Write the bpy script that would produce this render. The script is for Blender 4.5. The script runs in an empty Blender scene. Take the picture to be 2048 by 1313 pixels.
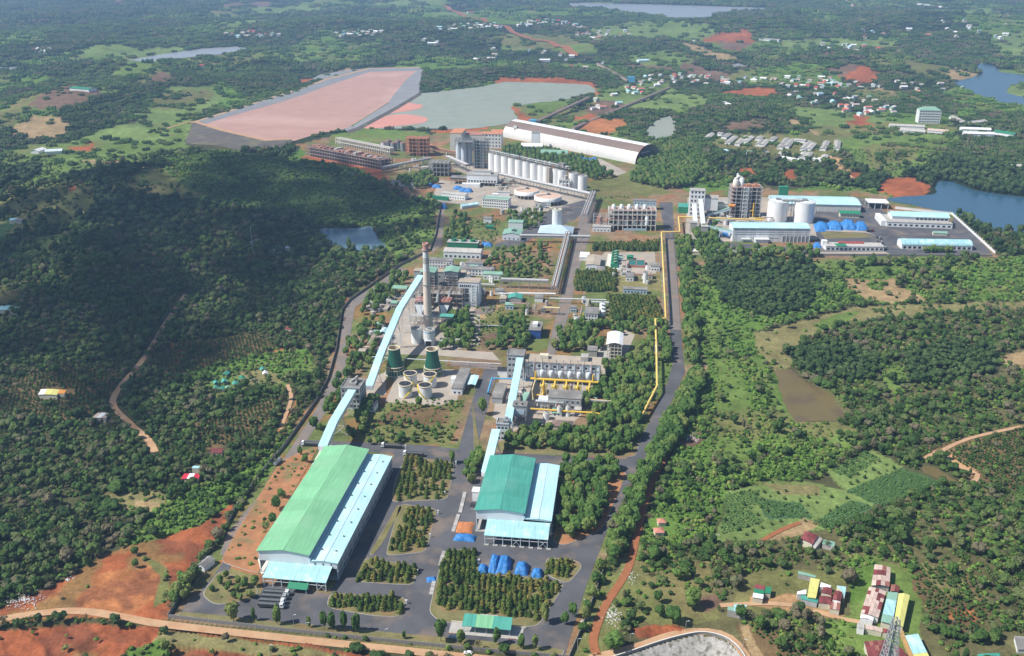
import bpy, math, random
import numpy as np
from mathutils import Vector, Matrix

# ------------------------------------------------------------------ camera, sky, sun, exposure
scn = bpy.context.scene
FPX, YHOR, CAMH = 1900.0, -120.0, 330.0          # focal length and horizon row in photo pixels, drone height in metres
PITCH = math.atan((656.5 - YHOR) / FPX)
CP, SP = math.cos(PITCH), math.sin(PITCH)
cam = bpy.data.cameras.new('camera'); cam_ob = bpy.data.objects.new('camera', cam)
scn.collection.objects.link(cam_ob); scn.camera = cam_ob
cam.sensor_width = 36.0; cam.lens = 36.0 * FPX / 2048.0
cam.clip_start = 1.0; cam.clip_end = 60000.0
cam_ob.location = (0, 0, CAMH); cam_ob.rotation_euler = (math.pi / 2 - PITCH, 0, 0)

SUN_EL = math.radians(49.0)
SUN_TO = Vector((math.cos(SUN_EL) * 0.975, math.cos(SUN_EL) * 0.22, -math.sin(SUN_EL))).normalized()   # way the light travels
world = bpy.data.worlds.new('World'); scn.world = world; world.use_nodes = True
wn = world.node_tree; wn.nodes.clear()
sky = wn.nodes.new('ShaderNodeTexSky'); sky.sky_type = 'NISHITA'; sky.sun_disc = False
sky.sun_elevation = SUN_EL; sky.sun_rotation = math.atan2(-SUN_TO.x, -SUN_TO.y)
sky.altitude = 700; sky.air_density = 1.0; sky.dust_density = 1.0
bg = wn.nodes.new('ShaderNodeBackground'); bg.inputs['Strength'].default_value = 0.085
wo = wn.nodes.new('ShaderNodeOutputWorld')
wn.links.new(sky.outputs[0], bg.inputs[0]); wn.links.new(bg.outputs[0], wo.inputs[0])
sun = bpy.data.lights.new('sun', 'SUN'); sun.energy = 5.0; sun.angle = math.radians(0.5); sun.color = (1.0, 0.955, 0.88)
sun_ob = bpy.data.objects.new('sun', sun); scn.collection.objects.link(sun_ob)
sun_ob.rotation_euler = SUN_TO.to_track_quat('-Z', 'Y').to_euler(); sun_ob.location = (-900, -200, 1200)
scn.view_settings.view_transform = 'Standard'; scn.view_settings.look = 'None'
scn.view_settings.exposure = 0.42; scn.view_settings.gamma = 1.0; scn.view_settings.use_curve_mapping = False
scn.render.engine = 'CYCLES'
scn.cycles.max_bounces = 5; scn.cycles.diffuse_bounces = 2; scn.cycles.glossy_bounces = 2
scn.cycles.transparent_max_bounces = 6; scn.cycles.volume_bounces = 0; scn.cycles.transmission_bounces = 2

COL = scn.collection
RNG = random.Random(7)
NR = np.random.default_rng(11)

# ------------------------------------------------------------------ numeric helpers
def _hash(ix, iy, seed):
 n = (ix.astype(np.int64) * 374761393 + iy.astype(np.int64) * 668265263 + seed * 974634777) & 0xffffffff
 n = ((n ^ (n >> 13)) * 1274126177) & 0xffffffff
 return ((n ^ (n >> 16)) & 0xffff) / 65535.0
def vnoise(x, y, s, seed=0):
 x = np.asarray(x, float) / s; y = np.asarray(y, float) / s
 ix = np.floor(x); iy = np.floor(y); fx = x - ix; fy = y - iy
 fx = fx * fx * (3 - 2 * fx); fy = fy * fy * (3 - 2 * fy)
 a = _hash(ix, iy, seed); b = _hash(ix + 1, iy, seed); c = _hash(ix, iy + 1, seed); d = _hash(ix + 1, iy + 1, seed)
 return (a + (b - a) * fx) * (1 - fy) + (c + (d - c) * fx) * fy
def fbm(x, y, s, seed=0, o=3):
 t = 0; a = 1; w = 0
 for k in range(o):
  t = t + a * vnoise(x, y, s / 2 ** k, seed + k * 17); w += a; a *= 0.5
 return t / w
def sstep(a, b, x):
 t = np.clip((x - a) / (b - a), 0, 1); return t * t * (3 - 2 * t)
def inpoly(x, y, P):
 x = np.asarray(x, float); y = np.asarray(y, float)
 P = np.asarray(P, float); r = np.zeros(x.shape, bool)
 m = (x >= P[:, 0].min()) & (x <= P[:, 0].max()) & (y >= P[:, 1].min()) & (y <= P[:, 1].max())
 xs = x[m]; ys = y[m]
 if xs.size == 0: return r
 c = np.zeros(xs.shape, bool); n = len(P)
 for i in range(n):
  x1, y1 = P[i]; x2, y2 = P[(i + 1) % n]
  if y1 == y2: continue
  c ^= ((y1 > ys) != (y2 > ys)) & (xs < (x2 - x1) * (ys - y1) / (y2 - y1) + x1)
 r[m] = c
 return r
def segdist(x, y, P, closed=True):
 P = np.asarray(P, float); d = np.full(np.shape(x), 1e9); n = len(P)
 for i in range(n if closed else n - 1):
  ax, ay = P[i]; bx, by = P[(i + 1) % n]
  dx, dy = bx - ax, by - ay; L = dx * dx + dy * dy + 1e-9
  t = np.clip(((x - ax) * dx + (y - ay) * dy) / L, 0, 1)
  d = np.minimum(d, np.hypot(x - ax - t * dx, y - ay - t * dy))
 return d

# ------------------------------------------------------------------ photo measurements to places on the ground
def g0(px, py, z=0.0):                                  # where a sight line meets the level z
 a = (px - 1024.0) / FPX; b = (py - 656.5) / FPX
 t = (CAMH - z) / (SP + b * CP)
 return Vector((a * t, (CP - b * SP) * t, z))
def g0a(P, z=0.0):
 P = np.asarray(P, float); a = (P[:, 0] - 1024.0) / FPX; b = (P[:, 1] - 656.5) / FPX
 t = (CAMH - z) / (SP + b * CP)
 return np.stack([a * t, (CP - b * SP) * t], 1)
def rise(px, py, pyt):                                  # height of something that stands on (px,py) and reaches up to row pyt
 p = g0(px, py); lo, hi = 0.0, 400.0
 for _ in range(40):
  m = (lo + hi) / 2; d = p.y * CP + (CAMH - m) * SP; u = -p.y * SP + (CAMH - m) * CP
  if 656.5 + FPX * u / d > pyt: lo = m
  else: hi = m
 return lo

PLANT = g0a([(340, 1243), (1140, 1318), (1255, 985), (1405, 740), (1385, 530), (2000, 514), (1985, 500), (1905, 425), (1730, 385),
    (1560, 372), (1380, 375), (1330, 320), (1290, 290), (1010, 235), (900, 262), (700, 262), (585, 282), (590, 315),
    (880, 395), (872, 478), (800, 530), (690, 600), (640, 790), (440, 1085)])
WATER_PX = {
 'far_lake': [(1130, 6), (1300, 9), (1430, 13), (1575, 17), (1500, 24), (1425, 29), (1422, 38), (1330, 38), (1305, 29), (1150, 15)],
 'valley_lake': [(240, 124), (330, 108), (400, 98), (470, 93), (505, 98), (470, 107), (400, 112), (340, 119), (300, 130)],
 'west_pond': [(-60, 137), (38, 134), (36, 142), (-60, 147)],
 'red_mud_pond': [(400, 249), (470, 227), (560, 197), (645, 166), (742, 143), (836, 140), (822, 158), (800, 176), (792, 197), (714, 258), (640, 266), (580, 285), (540, 287), (450, 266)],
 'settling_pond': [(722, 252), (838, 187), (940, 177), (1010, 164), (1100, 166), (1182, 170), (1192, 184), (1130, 200), (1072, 206), (1020, 213), (1036, 235), (1030, 246), (960, 256), (900, 259), (850, 257), (760, 258)],
 'creek': [(1292, 262), (1318, 238), (1342, 232), (1352, 246), (1348, 270), (1320, 279), (1298, 276)],
 'east_reservoir': [(1900, 166), (1940, 157), (1962, 150), (1953, 126), (1985, 130), (2004, 145), (2075, 152), (2075, 166), (2025, 170), (2013, 184), (2075, 204), (2075, 214), (1990, 202), (1960, 192), (1930, 178)],
 'east_lake': [(1770, 397), (1862, 388), (1872, 363), (1905, 364), (1960, 384), (2090, 398), (2090, 476), (1985, 462), (1925, 432), (1830, 411), (1780, 403)],
 'west_lake': [(638, 458), (700, 457), (745, 453), (754, 475), (770, 490), (768, 501), (720, 506), (662, 490)],
 'brown_pond': [(1545, 742), (1580, 738), (1602, 758), (1660, 788), (1697, 836), (1660, 843), (1592, 844), (1574, 820), (1558, 780)],
 'ditch_pond': [(1838, 930), (1870, 935), (1915, 962), (1895, 966), (1850, 945)],
 'farm_pond': [(1452, 130), (1480, 127), (1498, 134), (1470, 138)],
}
WATER = {k: g0a(v) for k, v in WATER_PX.items()}
STONE = g0a([(1215, 1322), (1270, 1304), (1330, 1284), (1390, 1270), (1428, 1272), (1460, 1285), (1486, 1312), (1500, 1345), (1480, 1420), (1300, 1460), (1180, 1420)])   # walled stone basin at the bottom edge
HILLS = []                                              # (x, y, radius across, radius along, height)
for px, py, rx, ry, hh in [(150, 212, 170, 230, 34), (250, 395, 140, 90, 27), (480, 352, 170, 110, 26), (180, 560, 100, 100, 20), (640, 395, 60, 70, 12),
       (1500, 590, 70, 60, 5), (1480, 240, 170, 170, 18), (960, 160, 170, 150, 16), (1900, 320, 150, 170, 14),
       (300, 150, 220, 240, 24), (1700, 130, 260, 300, 22), (60, 90, 400, 420, 32), (900, 70, 420, 420, 26),
       (1860, 60, 520, 600, 36), (620, 60, 420, 420, 30), (1300, 95, 240, 260, 18), (1480, 60, 350, 320, 26)]:
 p = g0(px, py); HILLS.append((p.x, p.y, rx, ry, hh))
def height(x, y):
 x = np.asarray(x, float); y = np.asarray(y, float); r = np.hypot(x, y)
 n = (fbm(x, y, 260, 3, 3) - 0.5) * np.interp(r, [0, 500, 1200, 3000, 8000, 20000], [5, 6, 16, 34, 70, 160])
 for hx, hy, rx, ry, hh in HILLS:
  n = n + hh * np.exp(-(((x - hx) / rx) ** 2 + ((y - hy) / ry) ** 2))
 d = np.where(inpoly(x, y, PLANT), 0, segdist(x, y, PLANT))
 n = n * sstep(8, 90, d)
 ins = inpoly(x, y, STONE); d = segdist(x, y, STONE)
 n = np.where(ins, -np.minimum(7.0, d * 0.55), n * sstep(6, 40, d))
 for k, P in WATER.items():
  b = P.mean(0); R = np.hypot(*(P - b).T).max() + 260
  m = np.hypot(x - b[0], y - b[1]) < R
  if not m.any(): continue
  xm = x[m]; ym = y[m]
  ins = inpoly(xm, ym, P); dd = segdist(xm, ym, P)
  fall = 30 + 0.05 * b[1]
  v = n[m] * np.where(ins, 0, sstep(2, fall, dd))
  v = np.where(ins, -np.minimum(2.5, 0.25 + dd * 0.12), v)
  n[m] = v
 return n
def ground_pts(P):                                      # photo points on the real terrain
 P = np.asarray(P, float); z = np.zeros(len(P))
 a = (P[:, 0] - 1024.0) / FPX; b = (P[:, 1] - 656.5) / FPX
 for k in range(14):
  t = (CAMH - z) / (SP + b * CP); x = a * t; y = (CP - b * SP) * t
  z = z * 0.45 + height(x, y) * 0.55
 t = (CAMH - z) / (SP + b * CP)
 return np.stack([a * t, (CP - b * SP) * t, height(a * t, (CP - b * SP) * t)], 1)
def G(px, py):
 return Vector(ground_pts([(px, py)])[0])

# ------------------------------------------------------------------ materials
MATS = {}
def nd(t, ty, **kw):
 n = t.nodes.new(ty)
 for k, v in kw.items(): setattr(n, k, v)
 return n
def M(name, col, rough=0.8, var=0.18, scale=0.35, metal=0.0, streak=0.0, spot=None, spotamt=0.0, spotscale=0.15, rnd=0.0, bump=0.0, spec=0.3):
 """a procedural surface: base colour, broad and fine mottling, optional rain streaks, stains and per-object tint"""
 m = bpy.data.materials.new(name); m.use_nodes = True; t = m.node_tree; L = t.links
 b = t.nodes['Principled BSDF']; b.inputs['Roughness'].default_value = rough; b.inputs['Metallic'].default_value = metal
 b.inputs['Specular IOR Level'].default_value = spec
 tc = nd(t, 'ShaderNodeTexCoord'); no = nd(t, 'ShaderNodeTexNoise'); no.inputs['Scale'].default_value = scale; no.inputs['Detail'].default_value = 6
 no.inputs['Roughness'].default_value = 0.65
 L.new(tc.outputs['Object'], no.inputs['Vector'])
 mr = nd(t, 'ShaderNodeMapRange'); mr.inputs[1].default_value = 0.25; mr.inputs[2].default_value = 0.75
 mr.inputs[3].default_value = 1 - var; mr.inputs[4].default_value = 1 + var
 L.new(no.outputs['Fac'], mr.inputs[0])
 src = mr.outputs[0]
 if streak:
  mp = nd(t, 'ShaderNodeMapping'); mp.inputs['Scale'].default_value = (1.3, 0.05, 0.06)
  n2 = nd(t, 'ShaderNodeTexNoise'); n2.inputs['Scale'].default_value = 1.2; n2.inputs['Detail'].default_value = 3
  L.new(tc.outputs['Object'], mp.inputs[0]); L.new(mp.outputs[0], n2.inputs['Vector'])
  m2 = nd(t, 'ShaderNodeMapRange'); m2.inputs[1].default_value = 0.3; m2.inputs[2].default_value = 0.7
  m2.inputs[3].default_value = 1 - streak; m2.inputs[4].default_value = 1 + streak * 0.5
  L.new(n2.outputs['Fac'], m2.inputs[0])
  mu = nd(t, 'ShaderNodeMath', operation='MULTIPLY'); L.new(src, mu.inputs[0]); L.new(m2.outputs[0], mu.inputs[1]); src = mu.outputs[0]
 if rnd:
  oi = nd(t, 'ShaderNodeObjectInfo'); m3 = nd(t, 'ShaderNodeMapRange'); m3.inputs[3].default_value = 1 - rnd; m3.inputs[4].default_value = 1 + rnd
  L.new(oi.outputs['Random'], m3.inputs[0])
  mu = nd(t, 'ShaderNodeMath', operation='MULTIPLY'); L.new(src, mu.inputs[0]); L.new(m3.outputs[0], mu.inputs[1]); src = mu.outputs[0]
 mx = nd(t, 'ShaderNodeMix', data_type='RGBA', blend_type='MULTIPLY'); mx.inputs[0].default_value = 1.0
 mx.inputs[6].default_value = (*col, 1); L.new(src, mx.inputs[7]); out = mx.outputs[2]
 if spot:
  n3 = nd(t, 'ShaderNodeTexNoise'); n3.inputs['Scale'].default_value = spotscale; n3.inputs['Detail'].default_value = 5
  L.new(tc.outputs['Object'], n3.inputs['Vector'])
  m4 = nd(t, 'ShaderNodeMapRange'); m4.inputs[1].default_value = 0.52; m4.inputs[2].default_value = 0.68; m4.inputs[3].default_value = 0; m4.inputs[4].default_value = spotamt
  L.new(n3.outputs['Fac'], m4.inputs[0])
  m5 = nd(t, 'ShaderNodeMix', data_type='RGBA'); L.new(m4.outputs[0], m5.inputs[0]); L.new(out, m5.inputs[6]); m5.inputs[7].default_value = (*spot, 1); out = m5.outputs[2]
 L.new(out, b.inputs['Base Color'])
 if bump:
  bp = nd(t, 'ShaderNodeBump'); bp.inputs['Strength'].default_value = 0.6; bp.inputs['Distance'].default_value = bump
  L.new(no.outputs['Fac'], bp.inputs['Height']); L.new(bp.outputs[0], b.inputs['Normal'])
 MATS[name] = m
 return m
DUST = (0.42, 0.27, 0.18)
M('green_roof', (0.21, 0.49, 0.27), 0.55, 0.08, 0.06, streak=0.18, rnd=0.08, spot=(0.27, 0.50, 0.31), spotamt=0.5, spotscale=0.05)
M('teal_roof', (0.075, 0.33, 0.26), 0.5, 0.10, 0.06, streak=0.22, rnd=0.08, spot=(0.13, 0.37, 0.30), spotamt=0.5, spotscale=0.05)
M('dark_green', (0.03, 0.22, 0.12), 0.5, 0.12)
M('net_green', (0.012, 0.105, 0.065), 0.6, 0.2, 0.5)
M('sage_roof', (0.23, 0.40, 0.31), 0.6, 0.12, 0.12, streak=0.12)
M('aqua_roof', (0.46, 0.73, 0.78), 0.5, 0.09, 0.08, streak=0.2, rnd=0.07, spot=(0.58, 0.70, 0.70), spotamt=0.5, spotscale=0.06)
M('aqua_worn', (0.36, 0.62, 0.66), 0.6, 0.14, 0.15, streak=0.22, spot=(0.62, 0.78, 0.8), spotamt=0.6)
M('white_wall', (0.74, 0.77, 0.79), 0.7, 0.06, 0.1, streak=0.07)
M('bright_white', (0.78, 0.79, 0.79), 0.55, 0.07, 0.1, streak=0.1)
M('steel_white', (0.62, 0.67, 0.70), 0.6, 0.1, 0.3)
M('pale_blue', (0.46, 0.58, 0.68), 0.6, 0.08, 0.2, streak=0.08)
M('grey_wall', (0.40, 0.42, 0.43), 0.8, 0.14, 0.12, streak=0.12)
M('concrete', (0.40, 0.385, 0.36), 0.9, 0.18, 0.15, streak=0.15)
M('grey_roof', (0.21, 0.20, 0.19), 0.9, 0.26, 0.09, spot=(0.34, 0.33, 0.31), spotamt=0.6)
M('tan_roof', (0.40, 0.34, 0.27), 0.9, 0.22, 0.07, spot=(0.27, 0.26, 0.25), spotamt=0.7)
M('slab', (0.36, 0.315, 0.265), 0.9, 0.22, 0.05, spot=(0.50, 0.36, 0.24), spotamt=0.4, spotscale=0.08)
M('asphalt', (0.092, 0.093, 0.102), 0.9, 0.34, 0.045, spot=(0.23, 0.175, 0.135), spotamt=0.65, spotscale=0.05)
M('asphalt_old', (0.19, 0.165, 0.15), 0.95, 0.22, 0.06, spot=(0.30, 0.19, 0.13), spotamt=0.55, spotscale=0.05)
M('dirt_road', (0.46, 0.29, 0.17), 1.0, 0.16, 0.15, spot=(0.40, 0.19, 0.09), spotamt=0.5, spotscale=0.1)
M('red_road', (0.30, 0.115, 0.05), 1.0, 0.18, 0.2)  # red earth, darkened in colour for the tree shade over the near track
M('red_steel', (0.42, 0.22, 0.16), 0.9, 0.25, 0.2, spot=(0.26, 0.23, 0.22), spotamt=0.7)
M('red_slab', (0.42, 0.18, 0.13), 0.95, 0.25, 0.12, spot=(0.30, 0.26, 0.24), spotamt=0.55)
M('rust_orange', (0.52, 0.23, 0.13), 0.9, 0.25, 0.15)
M('dark_steel', (0.10, 0.11, 0.12), 0.7, 0.3, 0.4)
M('mid_steel', (0.24, 0.26, 0.27), 0.7, 0.25, 0.3)
M('pipe_grey', (0.44, 0.44, 0.43), 0.6, 0.2, 0.3)
M('silo_blue', (0.60, 0.66, 0.71), 0.55, 0.07, 0.1, streak=0.1)
M('silo_white', (0.70, 0.72, 0.72), 0.5, 0.08, 0.1, streak=0.18)
M('chimney', (0.66, 0.57, 0.48), 0.9, 0.10, 0.1, streak=0.12)
M('chimney_red', (0.45, 0.24, 0.20), 0.9, 0.2, 0.2)
M('brick', (0.36, 0.30, 0.25), 0.9, 0.25, 0.25)
M('yellow_pipe', (0.72, 0.47, 0.055), 0.5, 0.14, 0.15, spot=(0.45, 0.33, 0.14), spotamt=0.5)
M('yellow_main', (0.72, 0.52, 0.14), 0.5, 0.12, 0.1, spot=(0.78, 0.66, 0.34), spotamt=0.8, spotscale=0.03)
M('faded_yellow', (0.68, 0.58, 0.30), 0.6, 0.15, 0.15)
M('yellow', (0.72, 0.55, 0.05), 0.5, 0.1, 0.3)
M('orange', (0.72, 0.30, 0.06), 0.6, 0.15, 0.3)
M('blue_paint', (0.035, 0.10, 0.36), 0.5, 0.15, 0.2)
M('blue_pipe', (0.10, 0.36, 0.60), 0.5, 0.1, 0.2)
M('tarp', (0.035, 0.19, 0.50), 0.55, 0.35, 0.6, spot=(0.16, 0.38, 0.66), spotamt=0.5, spotscale=0.5, bump=0.5)
M('tank_top', (0.03, 0.033, 0.042), 0.6, 0.4, 0.4, spot=(0.08, 0.08, 0.09), spotamt=0.5)
M('cream', (0.60, 0.56, 0.44), 0.8, 0.12, 0.2)
M('rim', (0.58, 0.50, 0.36), 0.85, 0.16, 0.2)
M('glass_dark', (0.03, 0.04, 0.05), 0.25, 0.2, 0.3, spec=0.5)
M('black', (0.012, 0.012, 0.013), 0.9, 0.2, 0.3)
M('truck_bed', (0.05, 0.05, 0.053), 0.85, 0.3, 0.5)
M('rubber', (0.02, 0.02, 0.02), 0.9, 0.1)
M('red_roof', (0.50, 0.09, 0.08), 0.7, 0.18, 0.2, rnd=0.15)
M('crimson', (0.55, 0.03, 0.06), 0.6, 0.12, 0.3)
M('tile_roof', (0.52, 0.22, 0.16), 0.85, 0.15, 0.3)
M('maroon', (0.21, 0.055, 0.055), 0.8, 0.25, 0.3, streak=0.2, rnd=0.22)
M('rust_sheet', (0.30, 0.125, 0.095), 0.85, 0.25, 0.3, streak=0.2, rnd=0.25)
M('pink_sheet', (0.55, 0.42, 0.36), 0.8, 0.14, 0.2, streak=0.18, rnd=0.12)
M('lemon_roof', (0.62, 0.60, 0.20), 0.6, 0.08, 0.12, streak=0.1)
M('wood_tan', (0.42, 0.27, 0.12), 0.9, 0.2, 0.4)
M('fibro', (0.42, 0.40, 0.37), 0.9, 0.2, 0.2, streak=0.16, rnd=0.2)
M('shed_brown', (0.20, 0.145, 0.125), 0.8, 0.14, 0.03)
M('shed_white', (0.62, 0.61, 0.59), 0.6, 0.12, 0.03, streak=0.12)
M('wall_grey', (0.27, 0.26, 0.25), 0.95, 0.25, 0.3, streak=0.2)
M('lattice', (0.46, 0.48, 0.50), 0.5, 0.12, 0.5, metal=0.3)
M('soil_pile', (0.44, 0.17, 0.07), 1.0, 0.25, 0.6, bump=0.4)
M('pink_concrete', (0.33, 0.265, 0.245), 0.9, 0.25, 0.15)
M('rubbish', (0.55, 0.55, 0.54), 0.9, 0.22, 1.2)
M('lime', (0.66, 0.63, 0.57), 0.95, 0.14, 0.2)
M('mud_flat', (0.58, 0.26, 0.20), 0.7, 0.12, 0.02)
M('liner', (0.235, 0.235, 0.245), 0.8, 0.12, 0.02)
M('stone_face', (0.115, 0.102, 0.090), 0.95, 0.3, 0.06, spot=(0.20, 0.18, 0.09), spotamt=0.5, spotscale=0.03)
M('bark', (0.16, 0.13, 0.10), 0.95, 0.25, 1.0)
M('masonry', (0.34, 0.325, 0.30), 0.95, 0.4, 0.5, spot=(0.12, 0.115, 0.085), spotamt=0.9, spotscale=0.3)
M('plank', (0.36, 0.345, 0.33), 0.9, 0.15, 0.4, rnd=0.2)

# ------------------------------------------------------------------ mesh builder
class MB:
 def __init__(s): s.v = []; s.f = []; s.sm = []
 def add(s, vs, fs, smooth=False):
  o = len(s.v); s.v += [tuple(p) for p in vs]; s.f += [tuple(i + o for i in f) for f in fs]; s.sm += [smooth] * len(fs)
 def box(s, x0, x1, y0, y1, z0, z1):
  s.add([(x0, y0, z0), (x1, y0, z0), (x1, y1, z0), (x0, y1, z0), (x0, y0, z1), (x1, y0, z1), (x1, y1, z1), (x0, y1, z1)],
    [(0, 3, 2, 1), (4, 5, 6, 7), (0, 1, 5, 4), (1, 2, 6, 5), (2, 3, 7, 6), (3, 0, 4, 7)])
 def prism(s, P, z0, z1):
  n = len(P); a = sum(P[i][0] * P[(i + 1) % n][1] - P[(i + 1) % n][0] * P[i][1] for i in range(n))
  if a < 0: P = P[::-1]
  s.add([(p[0], p[1], z0) for p in P] + [(p[0], p[1], z1) for p in P],
    [tuple(range(n - 1, -1, -1)), tuple(range(n, 2 * n))] + [(i, (i + 1) % n, n + (i + 1) % n, n + i) for i in range(n)])
 def extx(s, P, x0, x1):                             # profile of (y,z) points swept along x
  n = len(P); a = sum(P[i][0] * P[(i + 1) % n][1] - P[(i + 1) % n][0] * P[i][1] for i in range(n))
  if a < 0: P = P[::-1]
  s.add([(x0, p[0], p[1]) for p in P] + [(x1, p[0], p[1]) for p in P],
    [tuple(range(n - 1, -1, -1)), tuple(range(n, 2 * n))] + [(i, (i + 1) % n, n + (i + 1) % n, n + i) for i in range(n)])
 def exty(s, P, y0, y1):                             # profile of (x,z) points swept along y
  n = len(P); a = sum(P[i][0] * P[(i + 1) % n][1] - P[(i + 1) % n][0] * P[i][1] for i in range(n))
  if a > 0: P = P[::-1]
  s.add([(p[0], y0, p[1]) for p in P] + [(p[0], y1, p[1]) for p in P],
    [tuple(range(n - 1, -1, -1)), tuple(range(n, 2 * n))] + [(i, (i + 1) % n, n + (i + 1) % n, n + i) for i in range(n)])
 def cyl(s, cx, cy, z0, z1, r0, r1=None, n=20, cap=True):
  s.lathe(cx, cy, [(r0, z0), (r0 if r1 is None else r1, z1)], n, cap)
 def lathe(s, cx, cy, prof, n=20, cap=True):
  k = len(prof); vs = []
  for r, z in prof:
   for i in range(n):
    a = 2 * math.pi * i / n; vs.append((cx + r * math.cos(a), cy + r * math.sin(a), z))
  s.add(vs, [(j * n + i, j * n + (i + 1) % n, (j + 1) * n + (i + 1) % n, (j + 1) * n + i) for j in range(k - 1) for i in range(n)], True)
  if cap:
   o = (k - 1) * n; s.add([vs[o + i] for i in range(n)], [tuple(range(n))])
   s.add([vs[i] for i in range(n)], [tuple(range(n - 1, -1, -1))])
 def bar(s, p, q, w, h=None):
  p = Vector(p); q = Vector(q); d = q - p; h = h or w
  if d.length < 1e-6: return
  d.normalize(); up = Vector((0, 0, 1)) if abs(d.z) < 0.95 else Vector((1, 0, 0))
  a = d.cross(up).normalized() * (w / 2); b = a.cross(d).normalized() * (h / 2)
  s.add([p - a - b, p + a - b, p + a + b, p - a + b, q - a - b, q + a - b, q + a + b, q - a + b],
    [(0, 1, 2, 3), (7, 6, 5, 4), (0, 4, 5, 1), (1, 5, 6, 2), (2, 6, 7, 3), (3, 7, 4, 0)])
 def tube(s, pts, r, n=8):
  for i in range(len(pts) - 1):
   p = Vector(pts[i]); q = Vector(pts[i + 1]); d = (q - p)
   if d.length < 1e-6: continue
   d.normalize(); p = p - d * r * 0.6; q = q + d * r * 0.6
   up = Vector((0, 0, 1)) if abs(d.z) < 0.95 else Vector((1, 0, 0)); a = d.cross(up).normalized(); b = a.cross(d).normalized()
   vs = [c + (a * math.cos(2 * math.pi * k / n) + b * math.sin(2 * math.pi * k / n)) * r for c in (p, q) for k in range(n)]
   s.add(vs, [(k, (k + 1) % n, n + (k + 1) % n, n + k) for k in range(n)], True)
   s.add(vs, [tuple(range(n - 1, -1, -1)), tuple(range(n, 2 * n))])
 def gable(s, x0, x1, y0, y1, ze, zr, axis='y', t=0.35, ov=0.6):      # pitched roof sheet, ridge along axis
  if axis == 'y':
   xm = (x0 + x1) / 2
   s.exty([(x0 - ov, ze - ov * (zr - ze) / (xm - x0)), (xm, zr), (x1 + ov, ze - ov * (zr - ze) / (xm - x0)),
     (x1 + ov, ze - ov * (zr - ze) / (xm - x0) + t), (xm, zr + t), (x0 - ov, ze - ov * (zr - ze) / (xm - x0) + t)], y0 - ov, y1 + ov)
  else:
   ym = (y0 + y1) / 2
   s.extx([(y0 - ov, ze - ov * (zr - ze) / (ym - y0)), (ym, zr), (y1 + ov, ze - ov * (zr - ze) / (ym - y0)),
     (y1 + ov, ze - ov * (zr - ze) / (ym - y0) + t), (ym, zr + t), (y0 - ov, ze - ov * (zr - ze) / (ym - y0) + t)], x0 - ov, x1 + ov)
 def mesh(s, name, mat):
  me = bpy.data.meshes.new(name); me.from_pydata(s.v, [], s.f)
  if any(s.sm): me.polygons.foreach_set('use_smooth', s.sm)
  me.materials.append(MATS[mat] if isinstance(mat, str) else mat); me.update()
  return me
def link(name, data, parent=None):
 o = bpy.data.objects.new(name, data); COL.objects.link(o)
 if parent is not None: o.parent = parent
 return o
def P(name, mat, parent, *ops, kind=None, label=None):   # one part: ops are (method, *args)
 m = MB()
 for op in ops:
  if isinstance(op[0], str): getattr(m, op[0])(*op[1:])
  else:
   for o2 in op: getattr(m, o2[0])(*o2[1:])
 o = link(name, m.mesh(name, mat), parent)
 if kind: o['kind'] = kind
 if label: o['label'] = label
 return o
def tag(o, label, cat, group=None):
 o['label'] = label; o['category'] = cat
 if group: o['group'] = group
 return o
def thing(name, label, cat, loc, rz=0.0, group=None):
 o = link(name, None); o.location = loc; o.rotation_euler = (0, 0, rz); o.empty_display_size = 1
 return tag(o, label, cat, group)
def dup(root, loc, rz=0.0, label=None, group=None, sc=None, tilt=None):
 r = root.copy(); COL.objects.link(r); r.location = loc; r.rotation_euler = (tilt[0], tilt[1], rz) if tilt else (0, 0, rz)
 if sc is not None: r.scale = sc if hasattr(sc, '__len__') else (sc, sc, sc)
 if label: r['label'] = label
 if group: r['group'] = group
 for ch in KIDS.get(root.name) or root.children:
  c = ch.copy(); COL.objects.link(c); c.parent = r
  for gch in ch.children:
   d = gch.copy(); COL.objects.link(d); d.parent = c
 return r
KIDS = {}
def front(a, b):                                        # frame of a facade from two ground pixels: origin, width, rotation
 A = g0(*a); B = g0(*b); d = B - A
 return A, math.hypot(d.x, d.y), math.atan2(d.y, d.x)
AX = math.radians(-7.6)                                 # the works' own grid, turned against the view
def on(px, py, w=None, rz=AX):                          # origin so that a front of width w is centred on the pixel
 A = g0(px, py)
 if w: A = A - Vector((math.cos(rz), math.sin(rz), 0)) * (w / 2)
 return A
WIN = {}
def windows(parent, cols, rows, x0, x1, z0, dz, w, h, y=0.0, side=0, mat='glass_dark', depth=0.12):
 """each window is a mesh of its own; side 0 front, 1 right face (x = y value)"""
 key = (round(w, 2), round(h, 2), side, mat)
 if key not in WIN:
  m = MB()
  if side == 0: m.box(-w / 2, w / 2, -depth, 0.05, 0, h)
  else: m.box(-0.05, depth, -w / 2, w / 2, 0, h)
  WIN[key] = m.mesh('window', mat)
 for r in range(rows):
  for c in range(cols):
   t = x0 + (x1 - x0) * (c + 0.5) / cols
   o = link('window', WIN[key], parent)
   o.location = (t, y, z0 + r * dz) if side == 0 else (y, t, z0 + r * dz)
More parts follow.
